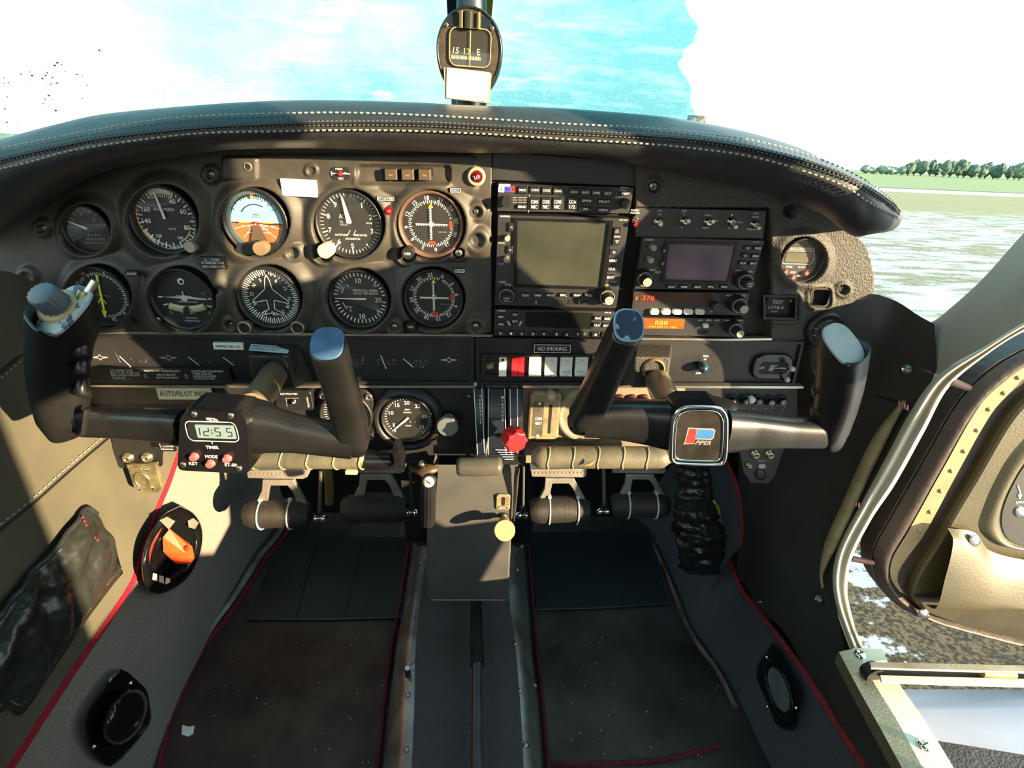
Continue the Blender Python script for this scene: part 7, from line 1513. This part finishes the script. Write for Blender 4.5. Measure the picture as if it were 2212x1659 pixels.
# trees on the far edge of the airfield
random.seed(5); TRG = [mat('far_tree_dark', (62, 84, 72), .9, col2=(84, 104, 88), cs=.9), mat('far_tree_mid', (86, 106, 88), .9, col2=(104, 122, 100), cs=.9), mat('far_tree_pale', (128, 142, 128), .9, col2=(112, 128, 112), cs=.9)]
BARK = mat('far_bark', (70, 66, 58), .9)
kinds = ['dark rounded', 'mid green spreading', 'pale hazy']
for i in range(26):
    x = 1868+i*15.5+random.uniform(-4, 4); Yt = 300+random.uniform(-15, 25)
    d = ray(x, 375); k = (Yt-CAM.y)/d.y; X_ = CAM.x+d.x*k; zb = gz(X_, Yt)
    hh = (random.uniform(3, 4.5) if i < 6 else random.uniform(6, 8.5)); kd = 2 if i < 6 else random.choice((0, 0, 1)); w_ = random.uniform(2.3, 3.1)
    t = thing('distant_tree', '%s tree in the far treeline beyond the snowy airfield' % kinds[kd], 'tree', V((X_, Yt, zb)), 'trees along the far edge of the airfield')
    M().tube([V((X_, Yt, zb)), V((X_, Yt, zb+hh*.5))], [.35, .2], BARK, 6).build('trunk', t)
    vs = []; nu, nv = 12, 8
    for j in range(nv+1):
        a = math.pi*j/nv; r_ = math.sin(a)*w_*(1 if kd else .9); zz = zb+hh*.58-math.cos(a)*hh*.46
        for q_ in range(nu):
            e = 2*math.pi*q_/nu; f = 1+.55*noise.noise(V((math.cos(e)*1.7+i*3, math.sin(e)*1.7, j*.8))); vs.append(V((X_+math.cos(e)*r_*f, Yt+math.sin(e)*r_*f, zz+.9*noise.noise(V((e*2+i, j, 3))))))
    M().add(vs, [(j*nu+q_, j*nu+(q_+1) % nu, (j+1)*nu+(q_+1) % nu, (j+1)*nu+q_) for j in range(nv) for q_ in range(nu)], TRG[kd]).build('crown', t)
# small dark block of unknown kind seen over the glareshield
t = thing('dark_block', 'small dark blocky shape just showing over the glareshield', 'vehicle', V((3.5, 9, gz(3.5, 9))))
p0 = A(1494, 262, 9); p1 = A(1524, 250, 9); zt = p1.z; M().box(((p0.x+p1.x)/2, 9.1, (zt+gz(3, 9))/2), (p1.x-p0.x, .3, zt-gz(3, 9)), mat('far_grey_green', (60, 74, 70), .8, col2=(96, 112, 106), cs=14, lo=.5, hi=.52)).build('body', t)
# ------------------------------------------------------------------ rest of the cabin behind the photographer
LIN = mat('headliner', (120, 114, 100), .8)
b = M().grid(loft([[(-.5, -.42, 1.20), (-.25, -.2, 1.245), (0, -.16, 1.26), (.25, -.2, 1.245), (.5, -.42, 1.18)], [(-.5, -.9, 1.2), (-.25, -.9, 1.27), (0, -.9, 1.28), (.25, -.9, 1.27), (.5, -.9, 1.18)], [(-.5, -1.9, 1.15), (-.25, -1.9, 1.2), (0, -1.9, 1.2), (.25, -1.9, 1.2), (.5, -1.9, 1.15)]], 14, 14), LIN).build('ceiling', kind='structure')
b = M().grid([[V((x, -1.9, z)) for x in (-.58, .58)] for z in (0, .8)], WALLC).build('wall_rear', kind='structure')
b = M()
def wallpiece(pts, X): b.add([V((X, y, z)) for y, z in pts], [tuple(range(len(pts)))], LIN)
for pts in ([(-1.9, .8), (-1.9, 1.2), (-1.25, 1.2), (-1.25, .8)], [(-.82, .8), (-.82, 1.2), (-.74, 1.2), (-.68, .8)]): wallpiece(pts, -.56)
b.build('wall_left_pillars', kind='structure', solid=.01)
# unseen right side pieces, outlines cut to shape the sun patches, and added blocker
b = M()
def wp(pts, X=.56): b.add([V((X, y, z)) for y, z in pts], [tuple(range(len(pts)))], LIN)
wp([(-1.9, .0), (-1.9, 1.2), (-.615, 1.2), (-.612, 1.07), (-.64, .96), (-.68, .915), (-.92, .90), (-.95, .0)])
wp([(-.95, .0), (-.93, .50), (-.76, .50), (-.64, .39), (-.56, .40), (-.53, .50), (-.475, .53), (-.445, .495), (-.37, .495), (-.37, .30), (-.42, .0)])  # added low piece, cut to bound the sun on pedestal and carpet
b.build('wall_right_rear_sun_mask', kind='structure', solid=.01)
b = M(); wp([(-.372, 1.2), (-.375, 1.03), (-.356, 1.008), (-.30, .93), (-.28, .975), (-.29, 1.2)]); b.build('wall_right_header', kind='structure', solid=.01)
t = thing('sun_blocker', 'unseen olive slab added behind the camera to block the sun', 'sun blocker', V((.5, -.5, .78)))  # added unseen blocker, outline shaped to cut the sun on the panel
c0 = [(-.645, .955), (-.60, .925), (-.49, .915), (-.39, .915), (-.365, .90), (-.31, .82), (-.295, .775), (-.40, .76), (-.60, .79), (-.645, .86)]
b = M(); n = len(c0); b.add([V((.50, y, z)) for y, z in c0]+[V((.55, y, z)) for y, z in c0], [(i, (i+1) % n, n+(i+1) % n, n+i) for i in range(n)]+[tuple(range(n)), tuple(reversed(range(n, 2*n)))], WALLC); b.build('blocker_slab', t)
# ------------------------------------------------------------------ light
w = bpy.data.worlds.new('sky'); SC.world = w; w.use_nodes = True; N = w.node_tree.nodes; L = w.node_tree.links
bg = N['Background']; tc = N.new('ShaderNodeTexCoord'); sp = N.new('ShaderNodeSeparateXYZ'); L.new(tc.outputs['Generated'], sp.inputs[0])
cr = N.new('ShaderNodeValToRGB'); e = cr.color_ramp.elements
e[0].position = .47; e[0].color = (.8, .8, .76, 1); e[1].position = .56; e[1].color = (1.0, 1.0, .98, 1)
x = e.new(.75); x.color = (.45, .82, .90, 1); x = e.new(1.0); x.color = (.24, .56, .70, 1)
mr = N.new('ShaderNodeMath'); mr.operation = 'MULTIPLY_ADD'; mr.inputs[1].default_value = .5; mr.inputs[2].default_value = .5; L.new(sp.outputs[2], mr.inputs[0]); L.new(mr.outputs[0], cr.inputs[0])
L.new(cr.outputs[0], bg.inputs[0]); bg.inputs[1].default_value = 1.75
sd = bpy.data.lights.new('sun', 'SUN'); sd.energy = 13; sd.angle = R(.6); sd.color = (1, .76, .45)
so = bpy.data.objects.new('sun', sd); COL.objects.link(so)
S_DIR = V((1.4, -1, .30)).normalized(); so.rotation_euler = S_DIR.to_track_quat('Z', 'Y').to_euler()
SC.view_settings.view_transform = 'Standard'; SC.view_settings.look = 'None'; SC.view_settings.exposure = .75; SC.view_settings.gamma = 1
try: SC.view_settings.use_curve_mapping = False
except Exception: pass
SC.cycles.use_denoising = True; SC.cycles.max_bounces = 8; SC.cycles.transparent_max_bounces = 12; SC.cycles.caustics_reflective = False; SC.cycles.caustics_refractive = False
SC.cycles.sample_clamp_indirect = 6
